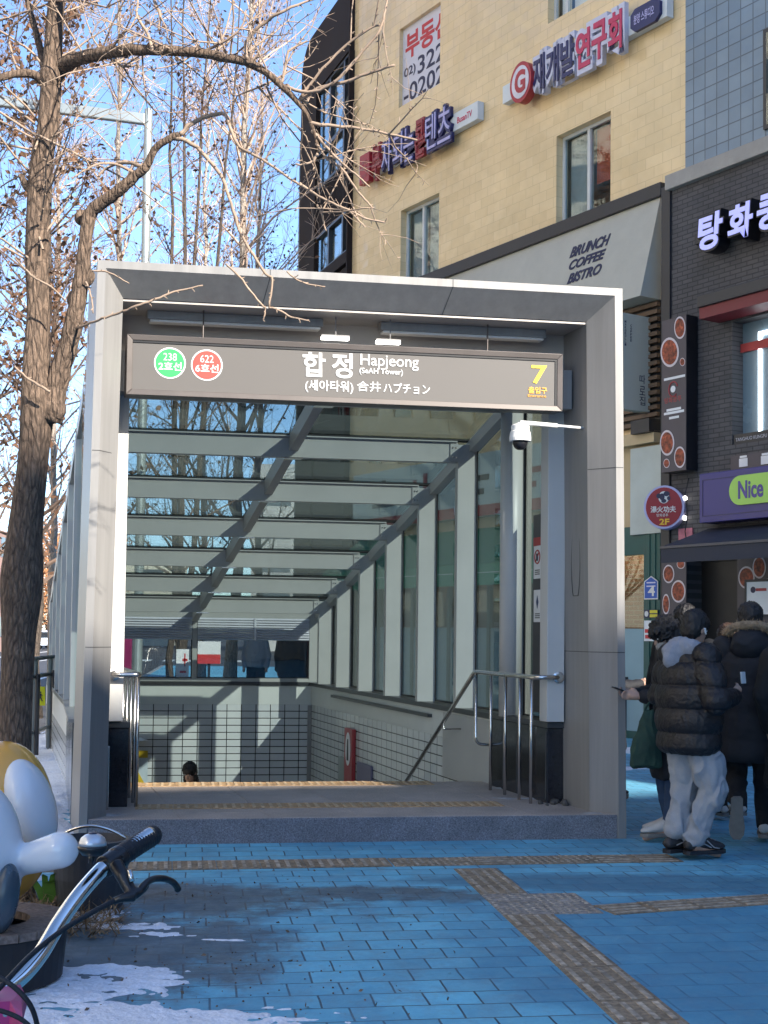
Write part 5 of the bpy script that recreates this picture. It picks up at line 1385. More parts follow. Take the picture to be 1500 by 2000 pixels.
trunk_path = [(20, 1790, 120, 0), (22, 1720, 90, 0), (24, 1600, 72, 0), (28, 1480, 66, 0), (31, 1380, 63, 0), (35, 1250, 65, 0), (39, 1170, 76, 0), (42, 1120, 78, 0), (47, 1060, 66, 0), (54, 990, 61, 0), (66, 883, 60, 0), (73, 780, 66, 0), (70, 700, 50, 0), (74, 600, 44, 0), (71, 500, 45, 0), (75, 380, 45, 0), (80, 320, 44, 0), (94, 240, 42, 0), (100, 150, 40, 0), (106, 60, 36, 0), (113, -40, 32, 0), (122, -200, 26, 0.1), (118, -420, 18, .1), (126, -620, 8, .2)]
# trunk as a lumpy ring loft
S = smooth_path(trunk_path, 8); R_ = []
for i, (x, y, w_, d) in enumerate(S):
    c_ = tp_(x, y, d); ring = []
    for j in range(24):
        th = 2 * pi * j / 24; q = V((cos(th), sin(th), 0))
        f = 1 + .10 * noise.noise(V((cos(th) * 1.6, sin(th) * 1.6, c_.z * 1.1))) + .05 * noise.noise(V((cos(th) * 5, sin(th) * 5, c_.z * 2.5)))
        ring.append(c_ + q * (w_ * pxm / 2 * f))
    R_.append(ring)
tmb.rings(R_)
tmb.build('trunk', bark, tree, smooth=True)
lm = MB()
br2 = [(98, 820, 50, 0), (106, 770, 46, 0), (122, 710, 40, -.02), (140, 650, 36, -.05), (152, 590, 34, -.07), (160, 540, 30, -.08), (166, 480, 26, -.1), (172, 430, 26, -.1), (184, 408, 26, -.12), (215, 385, 24, -.16), (240, 366, 22, -.2), (262, 345, 20, -.22), (284, 328, 16, -.25), (302, 292, 14, -.28), (325, 274, 14, -.3), (350, 262, 12, -.3)]
limb(lm, br2, 12, .03)
limb(lm, [(104, 150, 40, 0), (118, 132, 34, 0), (150, 115, 28, -.1), (200, 105, 24, -.25), (260, 98, 21, -.4), (330, 99, 19, -.5), (390, 103, 18, -.55), (450, 115, 16, -.6), (486, 122, 17, -.6), (520, 142, 13, -.6), (548, 166, 12, -.6), (578, 196, 10, -.6), (600, 225, 8, -.6), (618, 272, 6.5, -.6), (622, 300, 6, -.6)], 10, .04)
limb(lm, [(92, 170, 24, 0), (70, 148, 18, -.05), (40, 143, 17, -.1), (0, 152, 14, -.2), (-60, 175, 10, -.3), (-160, 210, 5, -.5)], 8, .03)
limb(lm, [(92, 160, 22, 0), (84, 120, 16, .05), (72, 70, 13, .1), (56, 10, 11, .2), (40, -80, 8, .3), (20, -220, 4, .4)], 8, .03)
limb(lm, [(66, 372, 26, 0), (52, 362, 18, 0), (42, 346, 12, 0), (39, 342, 9, 0)], 8, .05)
limb(lm, [(112, 0, 22, 0), (150, -60, 18, -.2), (230, -120, 14, -.5), (340, -160, 10, -.8), (470, -170, 7, -1), (600, -140, 4, -1.1)], 8, .04)
limb(lm, [(116, -100, 20, 0), (70, -180, 14, .2), (0, -260, 9, .4), (-90, -330, 5, .6)], 8, .04)
# knots at the fork and along the second limb
for x, y, r in ((104, 800, 26), (150, 585, 20), (168, 540, 18), (486, 122, 10), (98, 150, 24), (560, 172, 8), (280, 330, 9), (160, 425, 15)):
    c_ = tp_(x, y, -.02); lm.ball(c_, r * pxm, r * pxm * .8, r * pxm * 1.1, 10, 7)
lm.build('limbs', bark, tree, smooth=True)
tw_ = MB()
TW = [
 [(486, 122, 9, -.6), (478, 90, 7, -.6), (495, 62, 7, -.62), (520, 42, 6.5, -.65), (555, 20, 6, -.7), (610, 0, 4, -.7), (640, -10, 3, -.7)],
 [(548, 165, 7, -.6), (558, 128, 5, -.6), (563, 100, 5, -.6), (590, 85, 4, -.6), (600, 80, 3, -.6)],
 [(560, 170, 7, -.6), (600, 180, 6, -.65), (650, 162, 6, -.7), (700, 110, 5.5, -.75), (740, 60, 5, -.8), (752, 20, 4, -.8), (757, -8, 3, -.8)],
 [(588, 195, 7, -.6), (625, 172, 6, -.65), (680, 158, 6, -.7), (730, 140, 5, -.75), (770, 128, 4, -.8)],
 [(584, 195, 6, -.6), (630, 135, 5, -.65), (685, 80, 5, -.7), (730, 52, 4, -.75), (748, 50, 3, -.75)],
 [(605, 240, 7, -.6), (640, 245, 6, -.6), (700, 250, 5, -.6), (760, 262, 4.5, -.6), (815, 274, 3.5, -.6)],
 [(610, 255, 6, -.6), (640, 290, 5, -.62), (670, 320, 4, -.64), (700, 345, 3.5, -.66), (722, 365, 3, -.66)],
 [(618, 280, 6, -.6), (640, 310, 5, -.6), (668, 330, 4.5, -.6), (700, 375, 4, -.6), (722, 400, 3, -.6), (726, 405, 2.5, -.6)],
 [(620, 300, 6, -.6), (612, 313, 5, -.6), (590, 322, 4, -.6), (578, 320, 3.5, -.6)],
 [(585, 358, 6, -.55), (605, 372, 5, -.55), (640, 392, 4.5, -.55), (680, 410, 4, -.55), (715, 427, 4, -.55), (752, 434, 3.5, -.55)],
 [(680, 410, 4, -.55), (700, 430, 3, -.55), (714, 444, 2.5, -.55)],
 [(618, 400, 4, -.5), (628, 415, 3.5, -.5), (633, 440, 3, -.5), (638, 452, 2, -.5)],
 [(350, 262, 10, -.3), (375, 240, 9, -.3), (405, 226, 8, -.32), (440, 224, 7, -.35), (450, 250, 6, -.38), (468, 287, 6, -.4), (510, 310, 5.5, -.45), (560, 345, 5, -.5), (588, 362, 5, -.55)],
 [(340, 268, 9, -.3), (375, 280, 8, -.3), (410, 315, 7, -.3), (435, 350, 7, -.32), (452, 400, 6, -.34), (468, 450, 6, -.36), (495, 500, 5.5, -.4), (520, 535, 5, -.42), (532, 546, 4, -.42), (525, 600, 4, -.42)],
 [(525, 600, 4.5, -.42), (545, 606, 4, -.42), (570, 620, 3.5, -.42), (604, 626, 3, -.42)],
 [(440, 515, 4, -.4), (468, 540, 4, -.4), (490, 570, 4, -.4), (512, 596, 4, -.4), (519, 603, 3.5, -.4), (514, 625, 2.5, -.4)],
 [(560, 530, 3, -.4), (580, 546, 3.5, -.4), (605, 556, 3, -.4), (635, 560, 2.5, -.4)],
 [(152, 640, 6, -.1), (170, 634, 5, -.2), (200, 622, 5, -.3), (232, 612, 5, -.35), (262, 600, 5.5, -.4), (290, 590, 5, -.42), (320, 578, 4.5, -.42), (350, 568, 4, -.42), (396, 557, 3, -.42)],
 [(180, 530, 3.5, -.2), (205, 530, 3.5, -.2), (228, 540, 3, -.25), (252, 554, 2, -.25)],
 [(284, 328, 10, -.25), (258, 318, 8, -.2), (230, 318, 7, -.15), (205, 330, 6, -.1), (192, 345, 5, -.1)],
 [(268, 345, 8, -.2), (240, 325, 6, -.3), (205, 318, 5, -.4), (170, 330, 4, -.45), (140, 350, 3, -.5)],
 [(28, 715, 4, -.1), (50, 736, 4.5, -.15), (75, 752, 5, -.2), (98, 765, 5, -.2)],
 [(30, 505, 3.5, -.1), (52, 528, 4, -.2), (70, 545, 4, -.25), (100, 560, 4, -.25), (130, 590, 3, -.2)],
 [(160, 540, 6, -.1), (172, 560, 4, -.1), (180, 590, 3.5, -.1), (182, 612, 2.5, -.1)],
 [(300, 100, 8, -.5), (285, 60, 6, -.5), (268, 30, 5, -.5), (270, 0, 4, -.5)],
 [(300, 0, 7, -.5), (312, 30, 6, -.55), (310, 60, 4, -.55)],
 [(390, 103, 6, -.5), (430, 85, 5, -.55), (470, 55, 4, -.6), (480, 20, 3, -.6)],
 [(220, 115, 6, -.3), (240, 130, 5, -.3), (270, 128, 4, -.3), (262, 142, 3, -.3)],
 [(40, 143, 6, 0), (25, 110, 5, 0), (20, 60, 4, 0), (60, 20, 4, -.1), (80, 0, 3, -.1)],
 [(0, 60, 5, 0), (30, 80, 4.5, 0), (60, 100, 5, 0), (85, 130, 5, 0)],
]
spur = MB()
def spurs(pts, rr, step=.055, ln=(.012, .03)):
    """short knobbly fruiting spurs along a twig"""
    acc = 0
    for a, b_, r in zip(pts, pts[1:], rr):
        seg = (b_ - a); acc += seg.length
        while acc > step:
            acc -= step * random.uniform(.7, 1.4)
            d = seg.normalized(); n = d.orthogonal().normalized(); n = Matrix.Rotation(random.random() * 2 * pi, 3, d) @ n
            q = a + seg * random.random(); l = random.uniform(*ln)
            spur.tube([q, q + n * l * .6 + d * l * .4, q + n * l + d * l * .5], [r * .5 + .001, .0028, .0022], 4)
for P in TW:
    pts, rr = limb(tw_, P, 6, .2, 4)
    spurs(pts, rr)
# finer side twigs growing off the traced ones
def grow(mb, p, d, ln, r, depth, droop=.0, seg=4):
    pts = [p]; rr = [r]; q = p
    for i in range(seg):
        d = (d + V((random.gauss(0, .16), random.gauss(0, .16), random.gauss(0, .16) - droop))).normalized()
        q = q + d * (ln / seg); pts.append(q); rr.append(max(.0012, r * (1 - .75 * (i + 1) / seg)))
    mb.tube(pts, rr, 4 if r < .006 else 6, False)
    if depth > 0:
        for k in range(random.randint(2, 3)):
            i = random.randint(1, seg - 1); ax = d.orthogonal().normalized()
            nd = Matrix.Rotation(random.uniform(.5, 1.1), 3, Matrix.Rotation(random.random() * 6.28, 3, d) @ ax) @ d
            grow(mb, pts[i], nd, ln * random.uniform(.4, .7), max(.0016, r * .5), depth - 1, droop, 3)
    return pts, rr
random.seed(21)
for P in TW[:17] + TW[23:]:
    for k in range(2):
        i = random.randint(0, len(P) - 2); x, y, w_, d = P[i]
        p = tp_(x, y, d); dd = V((random.gauss(.25, .6), random.gauss(0, .7), random.gauss(.15, .6))).normalized()
        if y > 480: continue
        pts, rr = grow(tw_, p, dd, random.uniform(.25, .7), .0055, 1); spurs(pts, rr, .06)
# twigs of the left side and the top of the crown (partly out of the picture)
for k in range(30):
    y = random.uniform(-420, 560); x = 96 - (y > 200) * 20
    p = tp_(x + random.uniform(-12, 12), y, random.uniform(-.1, .1)); dd = V((random.gauss(-.6, .8), random.gauss(0, .8), random.gauss(.5, .4))).normalized()
    pts, rr = grow(tw_, p, dd, random.uniform(.5, 1.3), .008, 2); spurs(pts, rr, .07)
for k in range(26):
    t = random.random(); x = 150 + 420 * t; p = tp_(x, 108 + 60 * (t > .8), -.2 - .4 * t)
    dd = V((random.gauss(.2, .5), random.gauss(0, .6), random.choice((1, 1, -.7)) * random.uniform(.3, 1))).normalized()
    pts, rr = grow(tw_, p, dd, random.uniform(.35, .9), .0065, 1); spurs(pts, rr, .06)
tw_.build('twigs', twig_m, tree, smooth=True)
spur.build('spurs', twig_m, tree)

def leaf(mb, p, s_):
    a = V((random.gauss(0, 1), random.gauss(0, 1), random.gauss(0, 1))).normalized(); b_ = a.orthogonal().normalized(); b_ = Matrix.Rotation(random.random() * 6.28, 3, a) @ b_
    c_ = a.cross(b_)
    mb.add([p, p + b_ * s_ * .5 + c_ * s_ * .3, p + b_ * s_ + a * s_ * .15, p + b_ * s_ * .5 - c_ * s_ * .3 + a * s_ * .1], [(0, 1, 2, 3)])
# slender roadside trees behind the station
# each tree is built at the origin and then set down
def slender(seed, h, r0, lean, bm, tm, lm_, nbr, leaves, upw=1.2, label='', spread=.16, stems=1, leafsz=.09, low=.12):
    random.seed(seed)
    t = empty('roadside_tree', V((0, 0, 0)), label, 'tree')
    tr, bt, lf = MB(), MB(), MB()
    for s_i in range(stems):
        pts, rr = [], []
        off = V((random.uniform(-.3, .3), random.uniform(-.3, .3), 0)) if stems > 1 else V((0, 0, 0)); tilt = V((random.gauss(0, .05), random.gauss(0, .05), 1))
        for i in range(15):
            f = i / 14
            pts.append(V((lean * f * h + tilt.x * f * h * (stems > 1) + random.gauss(0, .03) * h / 14, tilt.y * f * h * (stems > 1) + random.gauss(0, .03) * h / 14, f * h)) + off)
            rr.append(max(.012, r0 * (1 - .9 * f) * (1 + .5 * max(0, .06 - f) / .06)))
        tr.tube(pts, rr, 9)
        for k in range(nbr // stems):
            f = low + (.97 - low) * random.random() ** .85; i = int(f * 14); q = pts[i].lerp(pts[min(i + 1, 14)], f * 14 - i)
            az = random.random() * 6.28; d = V((cos(az), sin(az), upw * random.uniform(.5, 1.3))).normalized()
            L_ = h * spread * (1.15 - f * .75) * random.uniform(.6, 1.25)
            n_ = 6; p = q; P = [p]; Rr = [rr[i] * .38 + .004]
            for j in range(n_):
                d = (d + V((random.gauss(0, .14), random.gauss(0, .14), random.gauss(.06, .12)))).normalized(); p = p + d * L_ / n_; P.append(p); Rr.append(max(.0045, Rr[0] * (1 - .85 * (j + 1) / n_)))
                if j > 0:
                    for m_ in range(3):
                        dd = (d + V((random.gauss(0, .6), random.gauss(0, .6), random.gauss(.2, .5)))).normalized(); l2 = L_ * random.uniform(.12, .34); e = p + dd * l2 * .5; e2 = e + (dd + V((random.gauss(0, .3), random.gauss(0, .3), random.gauss(.1, .3)))).normalized() * l2 * .5
                        bt.tube([p, e, e2], [.006, .0045, .0035], 3, False)
                        e3 = e + (dd + V((random.gauss(0, .6), random.gauss(0, .6), random.gauss(.1, .5)))).normalized() * l2 * .45
                        bt.tube([e, e3], [.0045, .0032], 3, False)
                        for g_ in range(leaves):
                            if random.random() < .8: leaf(lf, random.choice((e, e2, e3)) + V((random.gauss(0, .04), random.gauss(0, .04), random.gauss(-.02, .05))), leafsz * random.uniform(.6, 1.3))
            bt.tube(P, Rr, 5, False)
    tr.build('trunk', bm, t, smooth=True); bt.build('branches', tm, t)
    if leaves: lf.build('dry_leaves', lm_, t)
    return t
twig_pale = mat('pale_twig', (.50, .37, .29), .85, 0, .25, 3)
twig_dark = mat('dark_twig', (.15, .10, .075), .85, 0, .25, 3)
def put(t, px, Y, z=0., rz=0., sc=1.):
    p = dp(px, 1300, Y); t.location = (p.x, p.y, z); t.rotation_euler = (0, 0, rz); t.scale = (sc, sc, sc)
tA = slender(3, 21, .12, .012, pale_bark, twig_pale, leaf_m, 84, 1, 1.5, 'tall pale barked bare tree behind the station roof, right of the lamp post')
put(tA, 452, 27, 0, .3)
tB = slender(8, 19, .10, -.012, pale_bark, twig_pale, leaf_m, 95, 1, 1.5, 'pale barked bare tree at the end of the dark bay of the beige building', spread=.14)
put(tB, 505, 33)
tC = slender(15, 15, .07, .0, dark_bark, twig_dark, seed_m, 80, 1, 1.0, 'dark many stemmed bare tree just right of the lamp post', spread=.15, stems=4, leafsz=.10)
put(tC, 325, 25)
tD = copy_tree(tA); put(tD, 215, 30, 0, 2.4, .95); tD['label'] = 'pale barked bare tree directly behind the lamp arm, left of the lamp post'
tE_ = slender(33, 14, .10, .01, dark_bark, twig_dark, leaf_m, 90, 2, .8, 'dark bare tree hung with dry leaves just behind the big ginkgo trunk', spread=.2, leafsz=.13)
put(tE_, 70, 24)
tF = copy_tree(tE_); put(tF, -70, 27, 0, 2.1, 1.1); tF['label'] = 'dark bare tree with dry leaves at the left edge of the view'
tG = copy_tree(tB); put(tG, 395, 38, 0, 1.2, 1.05); tG['label'] = 'furthest of the pale bare trees, between the dark tree and the pale trunks'
tH = copy_tree(tA); put(tH, 100, 36, 0, 4.4, .95); tH['label'] = 'pale bare tree far behind the big trunk and the lamp arm'
for t in (tA, tB, tC, tD, tE_, tF, tG, tH): t['group'] = 'bare trees behind the station'
# orange leaved trees far down the road
orange_leaf = mat('orange_dry_leaf', (.42, .19, .08), .8, 0, .35, 1.5)
def leafy(seed, h, label):
    random.seed(seed); t = empty('autumn_tree', V((0, 0, 0)), label, 'tree', 'orange trees far down the road'); tr, lf = MB(), MB()
    pts = [V((random.gauss(0, .1), random.gauss(0, .1), h * .85 * i / 6)) for i in range(7)]; tr.tube(pts, [.25 - .03 * i for i in range(7)], 7)
    for k in range(26):
        c_ = V((random.gauss(0, h * .16), random.gauss(0, h * .16), h * random.uniform(.22, .98)))
        tr.tube([pts[min(6, max(1, int(c_.z / h * 6) - 1))], c_], [.07, .02], 4, False)
        for m_ in range(150):
            leaf(lf, c_ + V((random.gauss(0, h * .075), random.gauss(0, h * .075), random.gauss(0, h * .065))), .26)
    tr.build('trunk', dark_bark, t); lf.build('crown', orange_leaf, t); return t
lf1 = leafy(4, 10.5, 'orange brown tree right of the big trunk, beyond the parked white car'); put(lf1, 92, 118)
lf2 = leafy(9, 11.5, 'orange brown tree seen through the outer glass of the portal'); put(lf2, 128, 125)
for px, Y, k, sc, lab in ((20, 112, 1, .75, 'low orange brown tree below the red brick block at the left edge'), (165, 130, 0, 1.1, 'orange brown tree hidden behind the left portal post'), (62, 128, 1, .9, 'orange brown tree just behind the big trunk')):
    c_ = copy_tree((lf1, lf2)[k]); put(c_, px, Y, 0, random.random() * 6, sc); c_['label'] = lab

# ================================================================== LAMP, RAILING, CARS
lp = dp(268, 1300, 24); galv = mat('galvanised_steel', (.34, .38, .39), .45, .5, .08, 2)
la = empty('street_lamp', V((lp.x, lp.y, 0)), 'tall grey steel street lamp with one long flat arm behind the station', 'street lamp')
ztop = dp(276, 214, 24).z
MB().lathe(V((lp.x, lp.y, 0)), [(.17, 0), (.17, .3), (.09, .32), (.075, ztop)], 14).build('pole', galv, la, smooth=False)
e0 = V((lp.x, lp.y, ztop - .12)); e1 = dp(-30, 186, 24.); dl = (e1 - e0)
MB().box(e0 - V((0, .05, .17)) + dl.normalized() * .06, dl * .99, V((0, .12, 0)), ZZ * .2).build('arm', galv, la, bevel=.02)
MB().box(e1 - V((.7, .18, .16)), V((.8, 0, .03)), V((0, .36, 0)), ZZ * .14).build('lamp_head', galv, la, bevel=.03)
# pedestrian railing with a yellow sign by the kerb
gr_p = mat('grey_green_rail_paint', (.13, .155, .165), .45, .2, .1, 4)
ra, rb_ = gz(65, 1484), gz(94, 1470)
rl = empty('railing', ra, 'grey steel railing with slanting rails along the kerb behind the big tree', 'railing')
ht = 1.26; d_ = (rb_ - ra)
for q in (ra - d_ * 1.0, ra, rb_, rb_ + d_):
    MB().tube([q, q + ZZ * ht], .032, 10).lathe(q, [(.08, 0), (.08, .012), (.035, .014)], 10).build('post', gr_p, rl)
for hz in (ht - .02, ht - .24, .34):
    MB().tube([ra - d_ * 1.0 + ZZ * hz, rb_ + d_ + ZZ * hz], .024, 8).build('rail', gr_p, rl)
for x, y0, y1 in ((70, 1318, 1486), (102, 1310, 1471)):
    q = gz(x, y1); hh = (y1 - y0) * q.y / 2600
    o = MB().tube([q, q + ZZ * hh], .03, 10).build('bollard', dark_steel, None); tag(o, 'black post beside the first railing post, nearer the big tree' if x < 90 else 'black post beside the second railing post, nearer the portal', 'post', 'black posts by the railing')
yq = [dp(x, y, ra.y + .25) for x, y in ((72, 1378), (88, 1378), (88, 1341), (72, 1341))]
ysn = tag(MB().prism(yq, V((0, .01, 0))).build('pedestrian_sign', mat('fluorescent_yellow', (.62, .68, .01), .5, 0, .03), None), 'small yellow green sign with a black walking figure on the railing', 'sign')
sy = .25 + ra.y; s_ = sy / 2600
def yp(x, y): return dp(x, y, sy - .004)
pm = MB(); pm.disc(yp(79.5, 1352), V((1.4 * s_, 0, 0)), V((0, 0, 1.6 * s_)), 10, V((0, .003, 0)))
pm.tube([yp(79.5, 1354.5), yp(79, 1361)], 1.5 * s_, 6).tube([yp(79, 1361), yp(82.5, 1369.5)], 1.0 * s_, 5).tube([yp(79, 1361), yp(75.5, 1369)], 1.0 * s_, 5).tube([yp(79.5, 1355.5), yp(83, 1359)], .7 * s_, 5).tube([yp(79.5, 1355.5), yp(75.5, 1358.5)], .7 * s_, 5)
pm.build('walking_figure', bl_blk, ysn)
def car(px, py, label, paint, yaw, sc=1., seed=1):
    p = gz(px, py, -.13); t = empty('parked_car', p, label, 'car', 'cars at the far end of the road')
    Lh, Wd = 2.2, .9
    prof = [(-2.2, .35), (-2.25, .75), (-2.1, .95), (-1.75, 1.0), (-1.2, 1.55), (-.6, 1.66), (.9, 1.64), (1.6, 1.5), (2.05, 1.0), (2.2, .85), (2.2, .35)]
    R2 = Matrix.Rotation(yaw, 3, 'Z')
    def X(a, b_, c_): return p + R2 @ V((a, b_, c_))
    body = MB()
    lo = [(x, z) for x, z in prof]
    rings = []
    for y, k in ((-.9, .94), (-.86, 1), (-.45, 1.0), (.45, 1.0), (.86, 1), (.9, .94)):
        rings.append([X(x * (1 if z < 1.02 else (.97 if abs(y) > .5 else 1)), y * (1 if z < 1.02 else .8), .35 + (z - .35) * k) for x, z in lo])
    body.rings(rings); body.build('body', paint, t, bevel=.0)
    gl = MB()
    gl.quad(X(-1.78, -.66, 1.03), X(-1.78, .66, 1.03), X(-1.23, .58, 1.5), X(-1.23, -.58, 1.5))
    for x_ in (0,): gl.quad(X(-1.86, -.6, 1.02), X(-1.86, .6, 1.02), X(-1.29, .52, 1.53), X(-1.29, -.52, 1.53))
    for sg_ in (-1, 1):
        gl.quad(X(-1.5, sg_ * .915, 1.04), X(1.7, sg_ * .915, 1.04), X(1.35, sg_ * .77, 1.5), X(-1.0, sg_ * .77, 1.5))
    gl.build('windows', mat('car_glass', (.02, .025, .03), .1), t)
    for sx in (-1.4, 1.35):
        for sg_ in (-1, 1):
            wv = MB().lathe(X(sx, sg_ * .78, .33), [(.33, -.1), (.33, .1)], 16, axis=R2 @ V((0, 1, 0))).build('wheel', black_rubber, t)
            MB().lathe(X(sx, sg_ * .79, .33), [(.2, -.105), (.2, .105)], 12, axis=R2 @ V((0, 1, 0))).build('rim', steel, wv)
    for sg_ in (-1, 1): MB().ball(X(-2.22, sg_ * .66, .78), .06, .17, .09, 8, 6, R2).build('headlight', white_let, t)
    MB().box(X(-2.28, -.5, .45), R2 @ V((.04, 0, 0)), R2 @ V((0, 1.0, 0)), ZZ * .2).build('grille', black_plastic, t)
    return t
car(74, 1268, 'white car at the far end of the road, just right of the big trunk', mat('white_car_paint', (.62, .66, .72), .25, 0, .03, coat=.6), radians(70))
car(122, 1266, 'pale car seen through the outer glass of the portal', mat('silver_car_paint', (.45, .47, .52), .25, .3, .03, coat=.6), radians(78))

# ================================================================== PEOPLE
skin = mat('skin', (.42, .255, .185), .5, 0, .06, 20)
black_hair = mat('black_hair', (.012, .010, .010), .45, 0, .35, 40, .4, 160)
brown_hair = mat('brown_hair', (.055, .028, .016), .5, 0, .35, 40, .4, 160)
puffer_m = mat('black_puffer_nylon', (.0085, .0072, .0092), .5, 0, .35, 9, .5, 45)
dark_coat = mat('dark_navy_coat', (.009, .0098, .0145), .75, 0, .25, 8, .25, 120)
black_cloth = mat('black_cloth', (.007, .007, .0085), .8, 0, .25, 8, .25, 120)
grey_fleece = mat('grey_fleece', (.27, .285, .33), .85, 0, .08, 9, .3, 160, fine=.08, fscale=200)
light_sweat = mat('light_grey_sweatpants', (.30, .315, .345), .85, 0, .08, 8, .3, 160, fine=.07, fscale=200)
denim = mat('blue_denim', (.025, .055, .12), .85, 0, .25, 10, .3, 180)
shoe_dark = mat('dark_sneaker', (.028, .027, .030), .6, 0, .4, 20, .2, 60)
shoe_white = mat('white_sneaker', (.52, .50, .47), .6, 0, .1, 12)
sole_m = mat('shoe_sole', (.20, .185, .165), .7, 0, .15, 15)
fur_m = mat('tan_fur', (.30, .22, .14), .9, 0, .4, 30, .8, 90)
sil_line = mat('reflective_stripe', (.40, .40, .42), .4, .2, .1)
def person(label, pos, yaw, h=1.75, pose=None, top=None, legs=None, hair=None, shoes=None, tilt=0., turn=0., voxel=.010, fingers=True, hold=None, eyes=True):
    """local frame: x to the person's right, y ahead, z up"""
    k = h / 1.75
    J = dict(hipR=(.09, 0, .93), kneeR=(.10, .03, .50), ankR=(.10, -.02, .09), toeR=(.115, .17, .035),
             shR=(.185, -.01, 1.43), elbR=(.245, -.04, 1.14), wrR=(.235, .07, .90), neck=(0, -.015, 1.47), head=(0, .02, 1.63))
    for n in ('hip', 'knee', 'ank', 'toe', 'sh', 'elb', 'wr'):
        a = J[n + 'R']; J[n + 'L'] = (-a[0], a[1], a[2])
    J.update(pose or {})
    Rz_ = Matrix.Rotation(yaw, 3, 'Z'); pos = V(pos)
    def X(q): return pos + Rz_ @ (V(q) * k)
    JJ = {n: V(q) for n, q in J.items()}
    t = empty('person', pos, label, 'person', None)
    def limb_(mb, names, rad, kk=12, ext=None):
        pts = [X(JJ[n]) if isinstance(n, str) else X(n) for n in names]
        P, R3 = [], []
        for i in range(len(pts) - 1):
            for s_ in range(4):
                f = s_ / 4; P.append(pts[i].lerp(pts[i + 1], f)); R3.append((rad[i] * (1 - f) + rad[i + 1] * f) * k)
        P.append(pts[-1]); R3.append(rad[-1] * k)
        mb.tube(P, R3, kk)
        for q, r in zip(pts, rad): mb.ball(q, r * k * .99, k=12, n=8)
    def torso(mb, rows, lean=0.):
        R4 = []
        for z, rx, ry, dy in rows: R4.append([X((rx * cos(2 * pi * j / 20), dy + ry * sin(2 * pi * j / 20) , z)) for j in range(20)])
        mb.rings(R4)
    # body
    b_ = MB()
    torso(b_, [(.86, .10, .08, 0), (.93, .15, .10, 0), (1.05, .135, .095, 0), (1.2, .15, .10, 0), (1.34, .165, .10, 0), (1.43, .14, .075, -.01), (1.47, .06, .055, -.015)])
    for s_ in 'LR':
        limb_(b_, ['hip' + s_, 'knee' + s_, 'ank' + s_], [.082, .055, .038]); limb_(b_, ['ank' + s_, 'toe' + s_], [.036, .026])
        limb_(b_, ['sh' + s_, 'elb' + s_, 'wr' + s_], [.052, .04, .027])
        # hand with five fingers, slightly curled
        wv = JJ['wr' + s_]; fd = (wv - JJ['elb' + s_]).normalized()
        if hold and s_ in hold: fd = V(hold[s_]).normalized()
        side = V((1 if s_ == 'R' else -1, 0, 0)); nrm = fd.cross(V((0, 0, 1)))
        lat = fd.cross(side).normalized() if abs(fd.dot(side)) < .95 else V((0, 1, 0))
        pal = lat.cross(fd).normalized()
        limb_(b_, [tuple(wv), tuple(wv + fd * .05), tuple(wv + fd * .085)], [.024, .033, .032], 10)
        if fingers:
            for m_, (o_, l_) in enumerate(((-.030, .062), (-.010, .075), (.011, .070), (.030, .055))):
                r0 = wv + fd * .088 + lat * o_
                r1 = r0 + fd * l_ * .5 + pal * .008 * (-1 if s_ == 'R' else 1); r2 = r1 + fd * l_ * .42 + pal * .028 * (-1 if s_ == 'R' else 1)
                limb_(b_, [tuple(r0), tuple(r1), tuple(r2)], [.0105, .0095, .008], 8)
            r0 = wv + fd * .035 + lat * .026; r1 = r0 + lat * .028 + fd * .025; r2 = r1 + fd * .03 + lat * .004
            limb_(b_, [tuple(r0), tuple(r1), tuple(r2)], [.013, .011, .009], 8)
    limb_(b_, ['neck', tuple(JJ['head'] + V((0, -.015, -.05)))], [.055, .052])
    HR = Matrix.Rotation(turn, 3, 'Z') @ Matrix.Rotation(-tilt, 3, 'X')
    def Hh(q): return X(JJ['head'] + HR @ V(q))
    MH = Rz_ @ HR
    b_.ball(Hh((0, -.005, .03)), .074 * k, .092 * k, .092 * k, 16, 12, MH)
    b_.ball(Hh((0, .035, -.04)), .056 * k, .055 * k, .078 * k, 14, 10, MH)
    b_.ball(Hh((0, .062, -.095)), .026 * k, .02 * k, .02 * k, 10, 8, MH)
    b_.tube([Hh((0, .085, .012)), Hh((0, .105, -.03)), Hh((0, .09, -.04))], [.009 * k, .016 * k, .012 * k], 8)
    b_.tube([Hh((-.022, .084, -.068)), Hh((.022, .084, -.068))], .009 * k, 8)
    for sg_ in (-1, 1):
        b_.ball(Hh((sg_ * .076, -.008, -.01)), .012 * k, .022 * k, .034 * k, 10, 8, MH)
        b_.tube([Hh((sg_ * .05, .072, .032)), Hh((sg_ * .015, .088, .032))], .010 * k, 6)
    body = link('body', fuse(b_, voxel * k, 3), t, skin)
    if eyes:
        for sg_ in (-1, 1):
            ev = MB().ball(Hh((sg_ * .031, .079, .008)), .012 * k, .009 * k, .008 * k, 10, 8, MH).build('eye', mat('eye_white', (.6, .58, .55), .3), body, smooth=True)
            MB().ball(Hh((sg_ * .031, .0865, .008)), .0055 * k, .003 * k, .0055 * k, 8, 6, MH).build('iris', black_hair, ev)
    t_ = dict(t=t, X=X, J=JJ, limb=limb_, torso=torso, Hh=Hh, MH=MH, k=k, body=body, Rz=Rz_)
    return t_
